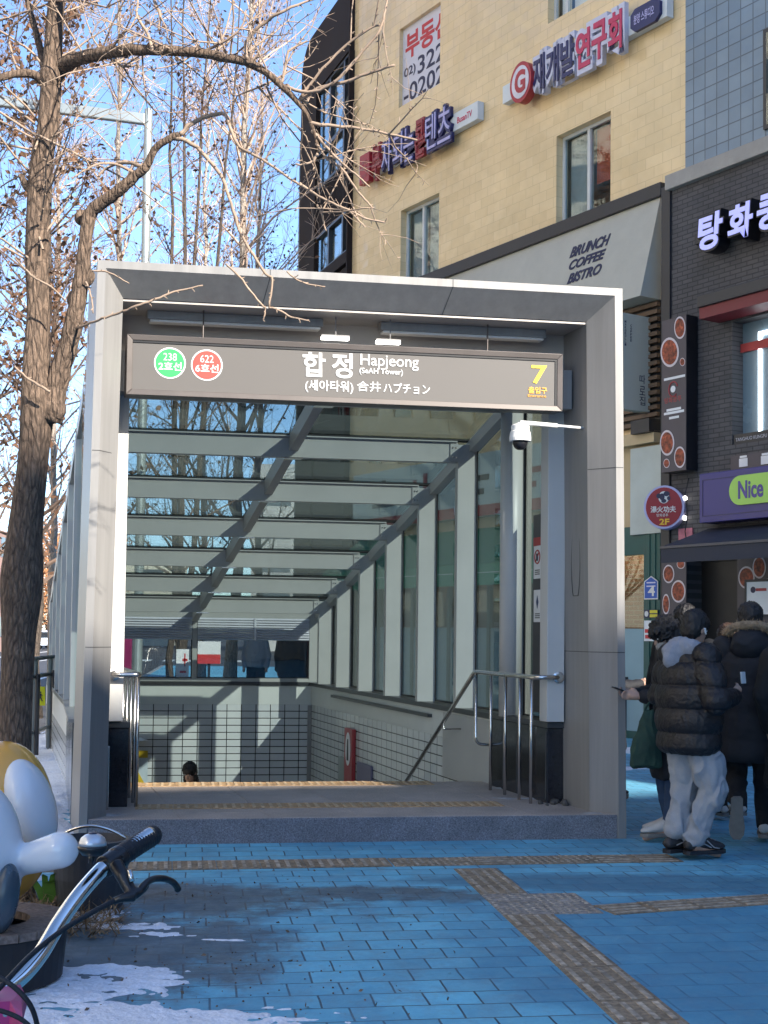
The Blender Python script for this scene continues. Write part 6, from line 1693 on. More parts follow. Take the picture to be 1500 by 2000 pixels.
def wrinkle(amp, fx=7., fz=4., seed=0.):
    def f(co, n):
        a = noise.noise(V((co.x * fx, co.y * fx, co.z * fz + seed))) + .5 * noise.noise(V((co.x * fx * 2.3, co.y * fx * 2.3, co.z * fz * 2.6 + seed)))
        c = noise.noise(V((co.x * fx * .9 + co.z * 2.2, co.y * fx * .9, co.z * fz * .55 - co.x * 2 + seed + 7)))      # folds
        return amp * (a + 1.1 * max(0, 1 - 4.5 * abs(c)) ** 1.5 - .3)
    return f
def quilt(z0, band, amp):
    w_ = wrinkle(.0035, 13, 16)
    def f(co, n):
        ph = ((co.z - z0) / band) % 1.0
        return amp * (abs(sin(pi * ph)) ** .45 - .75) + w_(co, n)
    return f
def trousers(P, m, rad=(.115, .10, .085, .07), wr=.010, cuff=.06, waist=.98, seed=0., voxel=.013):
    mb = MB(); P['torso'](mb, [(waist, .155, .115, 0), (.93, .17, .13, 0), (.84, .165, .13, 0)])
    for s_ in 'LR':
        J = P['J']; a, kn, an = J['hip' + s_], J['knee' + s_], J['ank' + s_]
        an2 = an + V((0, -.0, cuff - .05))
        P['limb'](mb, [tuple(a + V((0, 0, -.02))), tuple(a.lerp(kn, .55)), tuple(kn), tuple(kn.lerp(an2, .5)), tuple(an2)], [rad[0], rad[1], rad[2], rad[3], rad[3] * .95])
    return link('trousers', fuse(mb, voxel, 4, wrinkle(wr, 8, 7, seed)), P['t'], m)
def jacket(P, m, rows, sl=(.075, .066, .05), name='jacket', disp=None, voxel=.014, reach=.92, sm=4):
    mb = MB(); P['torso'](mb, rows)
    for s_ in 'LR':
        J = P['J']; P['limb'](mb, [tuple(J['sh' + s_]), tuple(J['elb' + s_]), tuple(J['elb' + s_].lerp(J['wr' + s_], reach))], list(sl))
    return link(name, fuse(mb, voxel, sm, disp or wrinkle(.008, 8, 6)), P['t'], m)
def hair_cap(P, m, grow_=0., curl=.0, low=0., name='hair', long=0., fringe=.0):
    mb = MB(); k = P['k']
    mb.ball(P['Hh']((0, -.016, .045)), (.086 + grow_) * k, (.100 + grow_) * k, (.094 + grow_) * k, 18, 12, P['MH'])
    mb.ball(P['Hh']((0, -.045, -.005 - low)), (.078 + grow_) * k, (.066 + grow_) * k, (.085 + grow_) * k, 16, 10, P['MH'])
    if fringe: mb.ball(P['Hh']((0, .045, .055)), (.072 + grow_) * k, (.052 + grow_) * k, (.045 + fringe) * k, 14, 9, P['MH'])
    if long:
        mb.ball(P['Hh']((0, -.055, -.12)), .088 * k, .05 * k, long * k, 16, 10, P['MH'])
        for sg_ in (-1, 1): mb.ball(P['Hh']((sg_ * .07, -.01, -.1)), .03 * k, .05 * k, long * .85 * k, 12, 9, P['MH'])
    fq = 55 if curl < .009 else 34
    return link(name, fuse(mb, .008, 2, wrinkle(max(.004, curl), fq, fq * .6)), P['t'], m)
def shoe(P, s_, m, sm, stripe=None, size=1., pitch=None):
    J = P['J']; an, to = J['ank' + s_], J['toe' + s_]
    f = (to - an); f = V((f.x, f.y, 0)).normalized() if pitch is None else V(pitch).normalized(); r = f.cross(V((0, 0, 1))).normalized(); u_ = r.cross(f)
    heel = an - f * .045 - u_ * (.05 if pitch is not None else an.z - .052)
    def Q(a, b_, c_): return P['X'](heel + f * a * size + r * b_ * size + u_ * c_ * size)
    rows = [(-.03, .030, .02, .055), (-.01, .036, .0, .075), (.05, .036, .0, .10), (.10, .038, .0, .095), (.16, .046, .0, .065), (.21, .043, .0, .048), (.245, .028, .004, .034), (.256, .012, .01, .026)]
    R5 = []
    for a, hw, z0, z1 in rows:
        R5.append([Q(a, hw * cos(th) * (1 if sin(th) < .3 else .9), z0 + .012 + (z1 - z0) * (sin(th) * .5 + .5)) for th in [2 * pi * j / 14 for j in range(14)]])
    o = MB().rings(R5).build('shoe', m, P['t'], smooth=True)
    so_ = [Q(a, hw * 1.06 * sg_, -.012) for sg_ in (1, -1) for a, hw in ([(-.034, .02), (-.02, .035), (.05, .036), (.10, .038), (.17, .047), (.22, .042), (.255, .02)] if sg_ > 0 else [(.255, .02), (.22, .042), (.17, .047), (.10, .038), (.05, .036), (-.02, .035), (-.034, .02)])]
    MB().prism(so_, P['Rz'] @ (u_ * .028 * P['k'])).build('sole', sm, o)
    if stripe:
        MB().tube([Q(.03, .040, .04), Q(.08, .043, .055), Q(.13, .045, .03)], .0045, 5).tube([Q(.10, .041, .075), Q(.15, .047, .03), Q(.19, .047, .022)], .0045, 5).tube([Q(.14, -.02, .082), Q(.15, .02, .08)], .004, 5).tube([Q(.17, -.02, .072), Q(.18, .02, .07)], .004, 5).tube([Q(.02, -.040, .04), Q(.09, -.043, .055), Q(.15, -.047, .03)], .0045, 5).build('stripes', stripe, o)
    return o
def gpos(px, py): p = gz(px, py); p.z = 0; return p
PUFF = [(.74, .215, .16, -.01), (.80, .255, .195, -.01), (1.0, .27, .21, -.01), (1.2, .27, .205, -.01), (1.34, .25, .18, -.01), (1.42, .19, .14, -.015), (1.47, .11, .10, -.02), (1.50, .08, .08, -.02)]
COAT = [(.48, .23, .17, 0), (.52, .25, .19, 0), (.8, .225, .165, 0), (1.05, .205, .15, 0), (1.3, .215, .15, 0), (1.41, .175, .12, -.01), (1.47, .10, .09, -.015), (1.52, .075, .075, -.015)]

# the man in the grey hood
m1 = person('person in a black puffer jacket with grey hood and light grey sweatpants, holding a phone', gpos(1347, 1678), radians(-62), 1.78,
    dict(ankR=(.03, .02, .09), toeR=(.05, .22, .03), kneeR=(.13, .10, .50), ankL=(-.09, -.07, .13), toeL=(-.10, .12, .05), kneeL=(-.09, .04, .52), elbR=(.33, -.05, 1.13), wrR=(.22, .20, 1.17), elbL=(-.29, -.02, 1.14), wrL=(-.14, .22, 1.18), head=(0, .05, 1.63)), tilt=.25, hold={'R': (-.3, .75, .35), 'L': (.4, .8, .3)}, turn=.15)
trousers(m1, light_sweat, (.125, .12, .105, .085), .017, .12, seed=3., voxel=.008)
jacket(m1, puffer_m, PUFF, (.105, .10, .072), disp=quilt(.74, .172, .030), reach=.9, sm=3, voxel=.009)
hair_cap(m1, black_hair, .006, .006, .0, fringe=.01)
hb = MB(); 
for j in range(13):
    a = -2.5 + 5.0 * j / 12; q = m1['Hh']((.115 * sin(a), -.03 - .10 * cos(a), -.165 + .01 * cos(a))); hb.ball(q, .048, .045, .055 + .015 * cos(a), 12, 8)
hb.ball(m1['X']((0, -.10, 1.475)), .125, .085, .085, 14, 9); hb.ball(m1['X']((0, -.13, 1.42)), .10, .06, .09, 14, 9)
link('hood', fuse(hb, .010, 5, wrinkle(.006, 12, 12)), m1['t'], grey_fleece)
shoe(m1, 'R', shoe_dark, black_rubber, sil_line, 1.15); shoe(m1, 'L', shoe_dark, black_rubber, sil_line, 1.12)
eb = MB().tube([m1['Hh']((.086, .0, .0)), m1['Hh']((.092, .014, -.035))], .007, 8).ball(m1['Hh']((.086, .0, .0)), .010).build('earbud', white_let, m1['t'], smooth=True)
ph = m1['X']((.155, .335, 1.245))
phn = tag(MB().box(ph, m1['Rz'] @ V((-.03, .07, 0)), m1['Rz'] @ V((.0, -.01, .085)), m1['Rz'] @ V((.009, .004, 0))).build('phone', white_let, None, bevel=.003), 'white phone held up by the person in the black puffer jacket', 'phone')
cfm = MB()
for s_ in 'LR':
    a, b_ = m1['J']['elb' + s_], m1['J']['wr' + s_]; q = a.lerp(b_, .86); q2 = a.lerp(b_, .97); cfm.tube([m1['X'](q), m1['X'](q2)], .044, 12).build('cuff', black_cloth, m1['t'], smooth=True); cfm = MB()

# the masked one with the green bag
m2 = person('person with curly black hair and grey face mask looking down at a phone', gpos(1316, 1640), radians(97), 1.76,
    dict(elbR=(.26, .05, 1.13), wrR=(.13, .29, 1.14), elbL=(-.25, .06, 1.12), wrL=(-.11, .30, 1.12), head=(0, .07, 1.60), neck=(0, .0, 1.46), kneeR=(.10, .05, .5), ankL=(-.08, .06, .09), toeL=(-.09, .26, .03)), tilt=.45, voxel=.009, hold={'R': (-.25, .9, .1), 'L': (.25, .9, .1)})
trousers(m2, denim, (.105, .09, .075, .068), .009, .08, seed=9.)
jacket(m2, dark_coat, COAT, (.08, .075, .055), name='coat', disp=wrinkle(.011, 7, 5, 4.))
hair_cap(m2, black_hair, .022, .016, .02, fringe=.02)
mk = MB(); mk.ball(m2['Hh']((0, .055, -.062)), .060, .058, .060, 18, 12, m2['MH'])
for sg_ in (-1, 1): mk.tube([m2['Hh']((sg_ * .05, .06, -.04)), m2['Hh']((sg_ * .076, .0, -.005))], .003, 5)
mk.build('face_mask', mat('grey_mask', (.30, .29, .28), .8, 0, .05), m2['t'], smooth=True)
shoe(m2, 'R', shoe_white, sole_m, None, 1.1); shoe(m2, 'L', shoe_white, sole_m, None, 1.1)
c_ = m2['X']((.0, .42, 1.155))
tag(MB().box(c_ + m2['Rz'] @ V((-.045, -.06, -.02)), m2['Rz'] @ V((.08, 0, 0)), m2['Rz'] @ V((0, .14, .05)), m2['Rz'] @ V((0, -.004, .012))).build('phone', black_plastic, None, bevel=.003), 'dark phone in both hands of the masked person', 'phone')
bgc = hit(1266, 1440, m2['X']((-.20, .12, .9)), V((0, 1, 0)))
bg = empty('shoulder_bag', V((bgc.x, bgc.y, bgc.z - .24)), 'dark green cloth bag hanging from the arm of the masked person', 'bag')
gcl = mat('dark_green_cloth', (.014, .045, .032), .75, 0, .25, 8, .3, 90)
bm_ = MB()
R6 = []
for z, rx_, ry_ in ((-.235, .10, .03), (-.225, .125, .07), (-.1, .118, .075), (.05, .09, .06), (.17, .06, .035), (.21, .045, .02)):
    R6.append([bgc + V((rx_ * cos(2 * pi * j / 18) - (.02 if z < 0 else -.03 * z), ry_ * sin(2 * pi * j / 18), z)) for j in range(18)])
bm_.rings(R6); link('pouch', fuse(bm_, .010, 3, wrinkle(.010, 11, 7)), bg, gcl)
MB().tube(arc(bgc + V((-.03, .0, .2)), bgc + V((.02, .0, .34)), bgc + V((.09, .02, .22)), 8), .010, 7).build('strap', gcl, bg, smooth=True)

# the others in the crowd
m3 = person('person with black hair, seen from behind between the masked person and the door', gpos(1338, 1616), radians(-12), 1.86, {}, fingers=False, voxel=.012, eyes=False)
trousers(m3, black_cloth); jacket(m3, black_cloth, COAT, name='coat'); hair_cap(m3, black_hair, .008, .008); shoe(m3, 'R', shoe_dark, sole_m); shoe(m3, 'L', shoe_dark, sole_m)
m4 = person('person in a dark parka with a tan fur hood walking away, white shoes', gpos(1466, 1648), radians(-14), 1.86,
    dict(ankL=(-.10, -.18, .30), toeL=(-.11, -.16, .10), kneeL=(-.10, .07, .52), ankR=(.10, .12, .09), toeR=(.11, .31, .03), kneeR=(.10, .12, .5), elbR=(.27, .02, 1.12), wrR=(.16, .22, 1.10), elbL=(-.28, .0, 1.12), wrL=(-.16, .2, 1.08)), fingers=False, voxel=.012, eyes=False)
trousers(m4, black_cloth, (.11, .095, .08, .072), .010, .10, seed=5.)
jacket(m4, dark_coat, [(.60, .25, .18, 0), (.66, .275, .20, 0), (.9, .26, .19, 0), (1.15, .25, .18, 0), (1.33, .25, .17, 0), (1.42, .19, .13, -.01), (1.48, .12, .10, -.02)], (.095, .088, .065), name='parka', disp=quilt(.6, .21, .012))
hair_cap(m4, black_hair, .008, .007)
hb = MB(); hb.ball(m4['X']((0, -.10, 1.45)), .165, .10, .12, 16, 10); hb.ball(m4['X']((0, -.08, 1.50)), .15, .09, .08, 16, 10)
hd = link('hood', fuse(hb, .012, 4, wrinkle(.008, 10, 10)), m4['t'], dark_coat)
fm = MB(); fpt = [m4['X']((.17 * sin(a), -.02 - .12 * cos(a) * .9 + .02, 1.525 + .075 * cos(a))) for a in [-2.6 + 5.2 * i / 26 for i in range(27)]]
fm.tube(fpt, .034, 10)
random.seed(5)
for i in range(900):
    q = random.choice(fpt); d = V((random.gauss(0, 1), random.gauss(0, 1), random.gauss(0, 1))).normalized(); fm.tube([q + d * .025, q + d * random.uniform(.045, .07) + V((0, 0, -.008))], [.004, .001], 3, False)
fm.build('fur_trim', fur_m, hd)
shoe(m4, 'R', shoe_white, sole_m, None, 1.12); shoe(m4, 'L', shoe_white, sole_m, None, 1.12, pitch=(0, .25, -.97))
m5 = person('person with long brown hair between the puffer jacket and the fur hood', gpos(1424, 1600), radians(20), 1.70, {}, fingers=False, voxel=.012, eyes=False, tilt=.2)
trousers(m5, black_cloth); jacket(m5, black_cloth, COAT, name='coat'); hair_cap(m5, brown_hair, .012, .008, long=.17); shoe(m5, 'R', shoe_white, sole_m); shoe(m5, 'L', shoe_white, sole_m)
m6 = person('person in a long black coat cut off by the right edge of the view', gpos(1560, 1672), radians(-35), 1.78, dict(ankL=(-.10, -.05, .09), toeL=(-.11, .14, .03)), fingers=False, voxel=.012, eyes=False)
trousers(m6, black_cloth, (.11, .10, .088, .08), .010, .09); jacket(m6, black_cloth, COAT, (.09, .085, .06), name='coat'); hair_cap(m6, black_hair, .008, .006); shoe(m6, 'R', shoe_dark, shoe_white); shoe(m6, 'L', shoe_dark, shoe_white)
m7 = person('person in a dark coat at the counter, mostly hidden behind the right portal post', gpos(1186, 1560), radians(-88), 1.72, dict(elbR=(.25, .08, 1.12), wrR=(.20, .30, 1.16), elbL=(-.24, .08, 1.12), wrL=(-.12, .32, 1.14)), voxel=.011)
trousers(m7, black_cloth); jacket(m7, dark_coat, COAT, name='coat'); hair_cap(m7, black_hair, .01, .006); shoe(m7, 'R', shoe_dark, sole_m); shoe(m7, 'L', shoe_dark, sole_m)
# coming up the stairs
wst = 5.25; nst = int((wst - PIT_W0) / .30)
zst = LD - .165 * (nst + 1)
sx = hit(372, 1500, O + W * wst, NU)
m8 = person('person with black hair coming up the station stairs, only the head showing', V((sx.x, sx.y, zst)), radians(180 - 14), (frz(372, 1491, wst) - zst) / 1.75 * 1.75 / 1.0, {}, fingers=False, voxel=.011, tilt=.35)
trousers(m8, black_cloth); jacket(m8, dark_coat, COAT, name='coat'); hair_cap(m8, black_hair, .008, .006, long=.1, fringe=.015); shoe(m8, 'R', shoe_dark, sole_m); shoe(m8, 'L', shoe_dark, sole_m)
# seen through the back glass
def far_at(px, Y): p = dp(px, 1300, Y); return V((p.x, p.y, 0))
m9 = person('person in a light grey top and black trousers seen through the back glass', far_at(500, 27), radians(175), 1.72, dict(ankL=(-.1, -.15, .1), ankR=(.1, .15, .09), toeR=(.1, .33, .03)), fingers=False, voxel=.013, eyes=False)
trousers(m9, black_cloth); jacket(m9, light_sweat, [(.9, .21, .16, 0), (1.05, .22, .16, 0), (1.3, .22, .15, 0), (1.41, .17, .12, -.01), (1.48, .09, .09, -.015)], name='sweater'); hair_cap(m9, black_hair, .008, .006); shoe(m9, 'R', shoe_white, sole_m); shoe(m9, 'L', shoe_white, sole_m)
m10 = person('person in a black jacket and pale trousers seen through the back glass', far_at(572, 23.5), radians(10), 1.80, {}, fingers=False, voxel=.013, eyes=False)
trousers(m10, light_sweat, (.12, .115, .1, .09)); jacket(m10, black_cloth, PUFF, (.095, .09, .065)); hair_cap(m10, black_hair, .008, .006); shoe(m10, 'R', shoe_dark, sole_m); shoe(m10, 'L', shoe_dark, sole_m)
# stand-up banners beyond the back glass
def banner(px0, px1, y0, y1, Y, m, label, extra=None):
    a, b_ = dp(px0, y1, Y), dp(px1, y0, Y); t = empty('banner_stand', V(((a.x + b_.x) / 2, Y, 0)), label, 'banner')
    MB().box(V((a.x, Y, a.z)), V((b_.x - a.x, 0, 0)), V((0, .02, 0)), ZZ * (b_.z - a.z)).build('banner_cloth', m, t)
    MB().box(V(((a.x + b_.x) / 2 - .02, Y + .021, 0)), V((.04, 0, 0)), V((0, .03, 0)), ZZ * b_.z).box(V(((a.x + b_.x) / 2 - .3, Y - .15, 0)), V((.6, 0, 0)), V((0, .4, 0)), ZZ * .03).build('stand', dark_steel, t)
    if extra:
        mb = MB()
        for (x0, x1, z0, z1) in extra: mb.box(V((a.x + (b_.x - a.x) * x0, Y - .004, a.z + (b_.z - a.z) * z0)), V(((b_.x - a.x) * (x1 - x0), 0, 0)), V((0, .005, 0)), ZZ * (b_.z - a.z) * (z1 - z0))
        mb.build('print', bl_red, t)
banner(343, 369, 1268, 1352, 22, paper, 'white stand up banner with red print seen through the left back pane', [(.5, .9, .72, .78), (.64, .74, .6, .9), (.3, .8, .45, .5), (.25, .6, .1, .16)])
banner(385, 431, 1253, 1296, 21.5, paper, 'low white and red board seen through the right back pane beside the frame', [(0, 1, 0, .42)])
banner(236, 258, 1240, 1352, 22.5, mat('magenta_banner', (.24, .01, .09), .6, 0, .1), 'magenta banner seen through the left back pane')
banner(600, 611, 1245, 1345, 22, mat('red_banner', (.30, .01, .02), .6, 0, .1), 'narrow dark red banner at the right end of the back glass')

# ================================================================== LEFT FOREGROUND
gloss_white = mat('glossy_white_fibreglass', (.74, .76, .80), .18, 0, .03, 3, coat=.5)
gloss_orange = mat('glossy_orange_fibreglass', (.72, .36, .06), .2, 0, .04, 3, coat=.5)
def egg(mb, px, py, rx_, rz_, Y, ry_=None, tilt=0.):
    k = Y / 2600; c_ = dp(px, py, Y)
    mb.ball(c_, rx_ * k, (ry_ or rx_) * k, rz_ * k, 32, 22, Matrix.Rotation(tilt, 3, 'Y')); return c_
sc1 = empty('street_sculpture', gz(5, 1800), 'plain rounded glossy sculpture, orange with a white front, behind the white one', 'sculpture')
mb = MB(); egg(mb, 5, 1605, 100, 156, 6.95); mb.build('body', gloss_orange, sc1, smooth=True)
mb = MB(); egg(mb, 58, 1570, 46, 92, 6.86, 70, radians(-20)); mb.build('white_front', gloss_white, sc1, smooth=True)
sc2 = empty('street_sculpture', gz(-20, 1925), 'plain rounded glossy white sculpture with one blunt side lobe at the left edge', 'sculpture')
mb = MB(); egg(mb, -46, 1680, 90, 152, 6.0); egg(mb, -5, 1880, 38, 42, 5.9)
a, b_ = dp(35, 1683, 6.0), dp(118, 1660, 5.95); k6 = 6 / 2600
mb.tube([a, a.lerp(b_, .33), a.lerp(b_, .66), b_], [29 * k6, 31 * k6, 34 * k6, 36 * k6], 18); mb.ball(b_, 36 * k6, k=18, n=12)
link('body', fuse(mb, .014, 6), sc2, gloss_white)
mb = MB(); egg(mb, 10, 1755, 26, 68, 5.86, 30, radians(8)); mb.build('grey_panel', mat('slate_grey_gloss', (.045, .07, .095), .25), sc2, smooth=True)
# black round planter with a timber rim
pc = gz(-35, 1915); pl = empty('planter', pc, 'round black planter with a grey timber rim under the sculptures', 'planter')
prad = .375
MB().lathe(pc, [(prad * .86, 0), (prad * .95, .02), (prad, .235), (prad * .98, .24), (prad * .9, .24), (prad * .88, .2), (.0, .2)], 40).build('pot', mat('black_planter', (.012, .013, .016), .5, 0, .25, 6), pl, smooth=False)
wood = mat('weathered_timber', (.17, .13, .11), .8, 0, .2, 6, .4, 40, fine=.3, fscale=60)
mb = MB()
for j in range(28):
    a0, a1 = 2 * pi * j / 28 + .006, 2 * pi * (j + 1) / 28 - .006
    q = [pc + V((r * cos(a), r * sin(a), .242)) for r, a in ((prad * .55, a0), (prad * 1.05, a0), (prad * 1.05, a1), (prad * .55, a1))]
    mb.prism(q, ZZ * .035)
mb.build('timber_rim', wood, pl)
# bed of dry grass and leaves round it
random.seed(12)
dg_ = MB()
for k in range(2600):
    c_ = gz(random.uniform(-60, 235), random.uniform(1745, 1835)); 
    if random.random() < (c_ - gz(70, 1785)).length * .9: continue
    d = V((random.gauss(0, 1), random.gauss(0, 1), abs(random.gauss(0, .28)))).normalized(); l_ = random.uniform(.05, .22)
    n = d.cross(ZZ).normalized() * random.uniform(.002, .006); b0 = c_ + ZZ * .006
    m_ = b0 + d * l_ * .55 + ZZ * random.uniform(0, .03)
    dg_.add([b0 - n, b0 + n, m_ + n * .8, m_ - n * .8, b0 + d * l_ + ZZ * random.uniform(-.01, .02)], [(0, 1, 2, 3), (3, 2, 4)])
o = dg_.build('dry_grass', mat('straw', (.24, .16, .085), .85, 0, .5, 6)); o['kind'] = 'stuff'
gl_ = empty('green_plant', gz(90, 1775), 'small plant with broad green leaves between sculpture and tub', 'plant')
mb = MB()
for k in range(9):
    p = gz(88 + random.uniform(-8, 8), 1775); az = random.uniform(-.9, .9); d = V((sin(az) * .5, -.2, 1)).normalized(); l_ = random.uniform(.16, .3); s_ = V((1, 0, 0)) * random.uniform(.014, .03)
    q = [p, p + d * l_ * .4, p + d * l_ * .75 + V((sin(az) * .03, 0, 0)), p + d * l_ * .9 + V((sin(az) * .09, -.03, -.02))]
    mb.add([q[0] - s_ * .3, q[0] + s_ * .3, q[1] + s_, q[1] - s_, q[2] + s_ * .9, q[2] - s_ * .9, q[3]], [(0, 1, 2, 3), (3, 2, 4, 5), (5, 4, 6)])
mb.build('leaves', mat('leaf_green', (.09, .22, .03), .55, 0, .25, 8), gl_)
lt_ = MB()
for k in range(150):
    c_ = gz(random.uniform(60, 900), random.uniform(1700, 1995)); leaf(lt_, c_ + ZZ * .006, random.uniform(.008, .03))
for k in range(160):
    c_ = gz(random.uniform(150, 700), random.uniform(1700, 1990)); r = random.uniform(.002, .006); lt_.ball(c_ + ZZ * r * .6, r, r, r * .7, 5, 3)
o = lt_.build('leaf_litter', mat('litter_brown', (.16, .11, .075), .9, 0, .6, 12)); o['kind'] = 'stuff'
# dark grey plastic tub
tbp = gz(176, 1772); tb = empty('plastic_tub', tbp, 'dark grey round plastic tub standing beside the planter', 'tub'); kt = tbp.y / 2600
MB().lathe(tbp, [(52 * kt, 0), (62 * kt, 3 * kt), (70 * kt, 60 * kt), (72 * kt, 120 * kt), (76 * kt, 122 * kt), (76 * kt, 132 * kt), (69 * kt, 133 * kt), (66 * kt, 118 * kt), (0, 112 * kt)], 36).build('body', dark_grey_plastic, tb, smooth=False)
MB().tube(arc(tbp + V((-73 * kt, 0, 128 * kt)), tbp + V((0, -10 * kt, 185 * kt)), tbp + V((73 * kt, 0, 128 * kt)), 14), 3.2 * kt, 8).build('handle', steel, tb, smooth=True)

# ---- bicycle: the right part of its handlebar reaches into the picture
BY = 2.3
def hb(x, y, Y): return dp(x, y, Y)
stem = hb(-95, 1978, 2.18)
bk_ = empty('bicycle', V((stem.x, stem.y, 0)), 'parked bicycle with swept aluminium handlebar, bell and black brake lever', 'bicycle')
path = [(-95, 1978, 2.18), (-40, 1962, 2.19), (0, 1940, 2.21), (45, 1905, 2.24), (80, 1862, 2.28), (112, 1808, 2.33), (145, 1760, 2.37), (178, 1720, 2.41), (210, 1688, 2.45), (255, 1655, 2.5), (296, 1628, 2.55)]
Sp = smooth_path(path, 6); bar = [hb(*q) for q in Sp]
kb = 2.35 / 2600
cut = next(i for i, q in enumerate(Sp) if q[0] > 214)
MB().tube(bar, 15.5 * kb, 20).build('handlebar', chrome, bk_, smooth=True)
# mirrored left half
fdir = (bar[-1] - bar[0]); fdir.z = 0; sdir = fdir.normalized(); ahead = V((sdir.y, -sdir.x, 0))
def mir(p): r = p - stem; return p - sdir * 2 * r.dot(sdir)
MB().tube([mir(p) for p in bar], 15.5 * kb, 20).build('handlebar', chrome, bk_, smooth=True)
def ribbed(pts, r, n, kk=18):
    P, R7 = [], []
    L_ = len(pts) - 1
    for i in range(n * 3 + 1):
        f = i / (n * 3) * L_; j = min(int(f), L_ - 1); P.append(pts[j].lerp(pts[j + 1], f - j)); R7.append(r * (1.0 if i % 3 else .955))
    R7[-1] = r * .7; R7[0] = r * .9
    return MB().tube(P, R7, kk)
gp0, gp1 = hb(228, 1676, 2.47), hb(300, 1630, 2.56)
ribbed([gp0, gp0.lerp(gp1, .5), gp1], 22 * kb, 16).ball(gp1 - (gp1 - gp0).normalized() * .004, 21 * kb, k=16, n=10).build('grip', black_rubber, bk_, smooth=True)
ribbed([mir(gp0), mir(gp1)], 22 * kb, 16).build('grip', black_rubber, bk_, smooth=True)
# clamp, shifter body and brake lever
ax_ = (gp1 - gp0).normalized()
c0_ = hb(212, 1688, 2.45)
lv = MB().tube([c0_ - ax_ * .012, c0_ + ax_ * .016], 23 * kb, 16).tube([c0_ + ax_ * .02, c0_ + ax_ * .036], 25 * kb, 16)
lv.tube([hb(226, 1688, 2.43), hb(240, 1712, 2.41), hb(252, 1735, 2.40), hb(262, 1750, 2.39)], [15 * kb, 14 * kb, 13 * kb, 12 * kb], 12)
lv.tube([hb(262, 1750, 2.39), hb(250, 1752, 2.385), hb(235, 1755, 2.38), hb(222, 1760, 2.38)], [12 * kb, 10 * kb, 8 * kb, 7 * kb], 10)
lv.tube(arc(hb(258, 1748, 2.39), hb(278, 1742, 2.40), hb(285, 1728, 2.42), 6), [12 * kb, 11 * kb, 10 * kb, 9 * kb, 9 * kb, 8.5 * kb, 8 * kb], 10)
link('brake_clamp', fuse(lv, .0022, 2), bk_, black_plastic)
lev = [(272, 1744, 2.40), (284, 1726, 2.41), (300, 1717, 2.43), (320, 1716, 2.45), (336, 1722, 2.47), (344, 1730, 2.48), (347, 1736, 2.485)]
MB().tube([hb(*q) for q in smooth_path(lev, 4)], [8.2 * kb] * 4 + [7 * kb] * 21, 10).ball(hb(347, 1736, 2.485), 7.6 * kb, k=10, n=8).build('brake_lever', black_plastic, bk_, smooth=True)
MB().tube([hb(253, 1700, 2.40), hb(258, 1722, 2.39)], 5 * kb, 8).build('lever_trim', chrome, bk_, smooth=True)
# bell
bc = hb(181, 1652, 2.4)
bl_ = MB().lathe(bc, [(0, -19 * kb), (20 * kb, -18 * kb), (28 * kb, -8 * kb), (29.5 * kb, -2 * kb), (27 * kb, 1 * kb)], 28).tube([bc - ZZ * 18 * kb, hb(178, 1686, 2.405)], 6 * kb, 8).build('bell_base', black_plastic, bk_, smooth=True)
MB().lathe(bc, [(27.5 * kb, 1 * kb), (27 * kb, 7 * kb), (23 * kb, 16 * kb), (15 * kb, 22 * kb), (9 * kb, 24 * kb), (0, 24.5 * kb)], 32).build('bell_dome', mat('bell_silver', (.62, .64, .68), .3, .6, .04), bk_, smooth=True)
MB().lathe(bc, [(9 * kb, 23 * kb), (8.5 * kb, 26 * kb), (0, 26.5 * kb)], 20).build('bell_button', mat('bell_button_navy', (.015, .02, .05), .3), bl_, smooth=True)
# cables
def cable(pts, r): 
    S_ = smooth_path(pts, 6); MB().tube([hb(*q) for q in S_], r, 8).build('cable', black_rubber, bk_, smooth=True)
cable([(226, 1758, 2.38), (180, 1782, 2.34), (120, 1818, 2.29), (60, 1866, 2.22), (10, 1918, 2.16), (-60, 1990, 2.12)], 5.2 * kb)
cable([(-60, 1890, 2.05), (-10, 1905, 2.03), (30, 1930, 2.02), (60, 1965, 2.02), (74, 2010, 2.03), (76, 2060, 2.06)], 4.6 * kb)
cable([(-60, 1965, 2.0), (0, 1974, 2.0), (40, 1990, 2.0), (66, 2012, 2.0)], 4.2 * kb)
# magenta carrier shell in front of the stem
cr_ = [hb(-80, 1962, 2.1), hb(30, 1955, 2.12), hb(46, 1990, 2.04), hb(20, 2120, 2.0), hb(-80, 2130, 1.98)]
o = MB().prism(cr_, ahead * -.03 + V((0, .10, 0))).build('carrier_shell', mat('magenta_plastic', (.36, .03, .15), .35, 0, .05), bk_, bevel=.008)
mb = MB(); c_ = hb(14, 1978, 2.065); mb.disc(c_, V((.004, 0, 0)), V((0, 0, .004)), 8, V((0, -.01, 0))); mb.build('screw', steel, o)
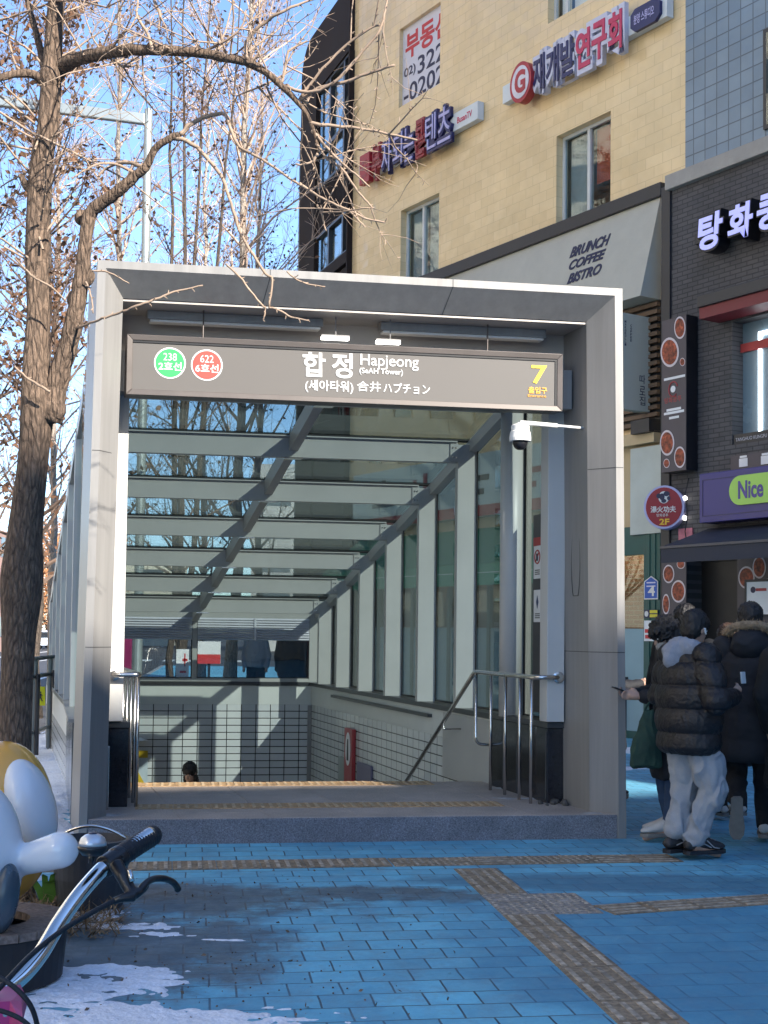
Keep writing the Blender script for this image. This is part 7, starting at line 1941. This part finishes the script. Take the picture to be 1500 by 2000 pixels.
# frame, fork, wheels, saddle (below and left of the picture)
fr_m = mat('white_frame_paint', (.6, .62, .62), .3, 0, .05, coat=.4)
hd_top = stem - ZZ * .02; tilt_ = ahead * .10
crown = hd_top - ZZ * .33 + tilt_ * .9
fw_c = V((stem.x, stem.y, 0)) + ahead * .32 + ZZ * .31; rw_c = fw_c - ahead * 1.06
MB().tube([stem + ZZ * .0, hd_top - ZZ * .33 + tilt_ * .9], .02, 12).build('head_tube', fr_m, bk_, smooth=True)
seat_b = V((stem.x, stem.y, 0)) - ahead * .50
for p_, q_ in ((crown - ZZ * .02, seat_b + ZZ * .30 - ahead * -.06), (seat_b + ZZ * .28 + ahead * .06, seat_b + ZZ * .78 - ahead * .06), (seat_b + ZZ * .29 + ahead * .06, rw_c), (seat_b + ZZ * .6, rw_c)):
    MB().tube([p_, q_], .02, 10).build('frame_tube', fr_m, bk_, smooth=True)
for sg_ in (-1, 1): MB().tube([crown, crown - ZZ * .1 + sdir * .05 * sg_, fw_c + sdir * .05 * sg_], .012, 8).build('fork_blade', fr_m, bk_, smooth=True)
for c_ in (fw_c, rw_c):
    circ = [c_ + (ahead * cos(t) + ZZ * sin(t)) * .285 for t in [2 * pi * i / 40 for i in range(41)]]
    wv = MB().tube(circ, .022, 8, False).build('wheel', black_rubber, bk_, smooth=True)
    MB().tube([c_ + (q - c_) * .92 for q in circ], .009, 6, False).build('rim', steel, wv)
    sp_ = MB()
    for i in range(16):
        t = 2 * pi * i / 16; sp_.tube([c_ + sdir * .02 * (1 if i % 2 else -1), c_ + (ahead * cos(t) + ZZ * sin(t)) * .265], .0012, 4)
    sp_.tube([c_ - sdir * .05, c_ + sdir * .05], .018, 10).build('spokes', steel, wv)
sp0 = seat_b + ZZ * .80 - ahead * .06
mb = MB(); mb.ball(sp0 + ZZ * .03, .11, .13, .04, 16, 9); mb.tube([sp0 + ZZ * .03, sp0 + ahead * .2 + ZZ * .035], [.07, .03], 10); link('saddle', fuse(mb, .008, 4), bk_, black_rubber)
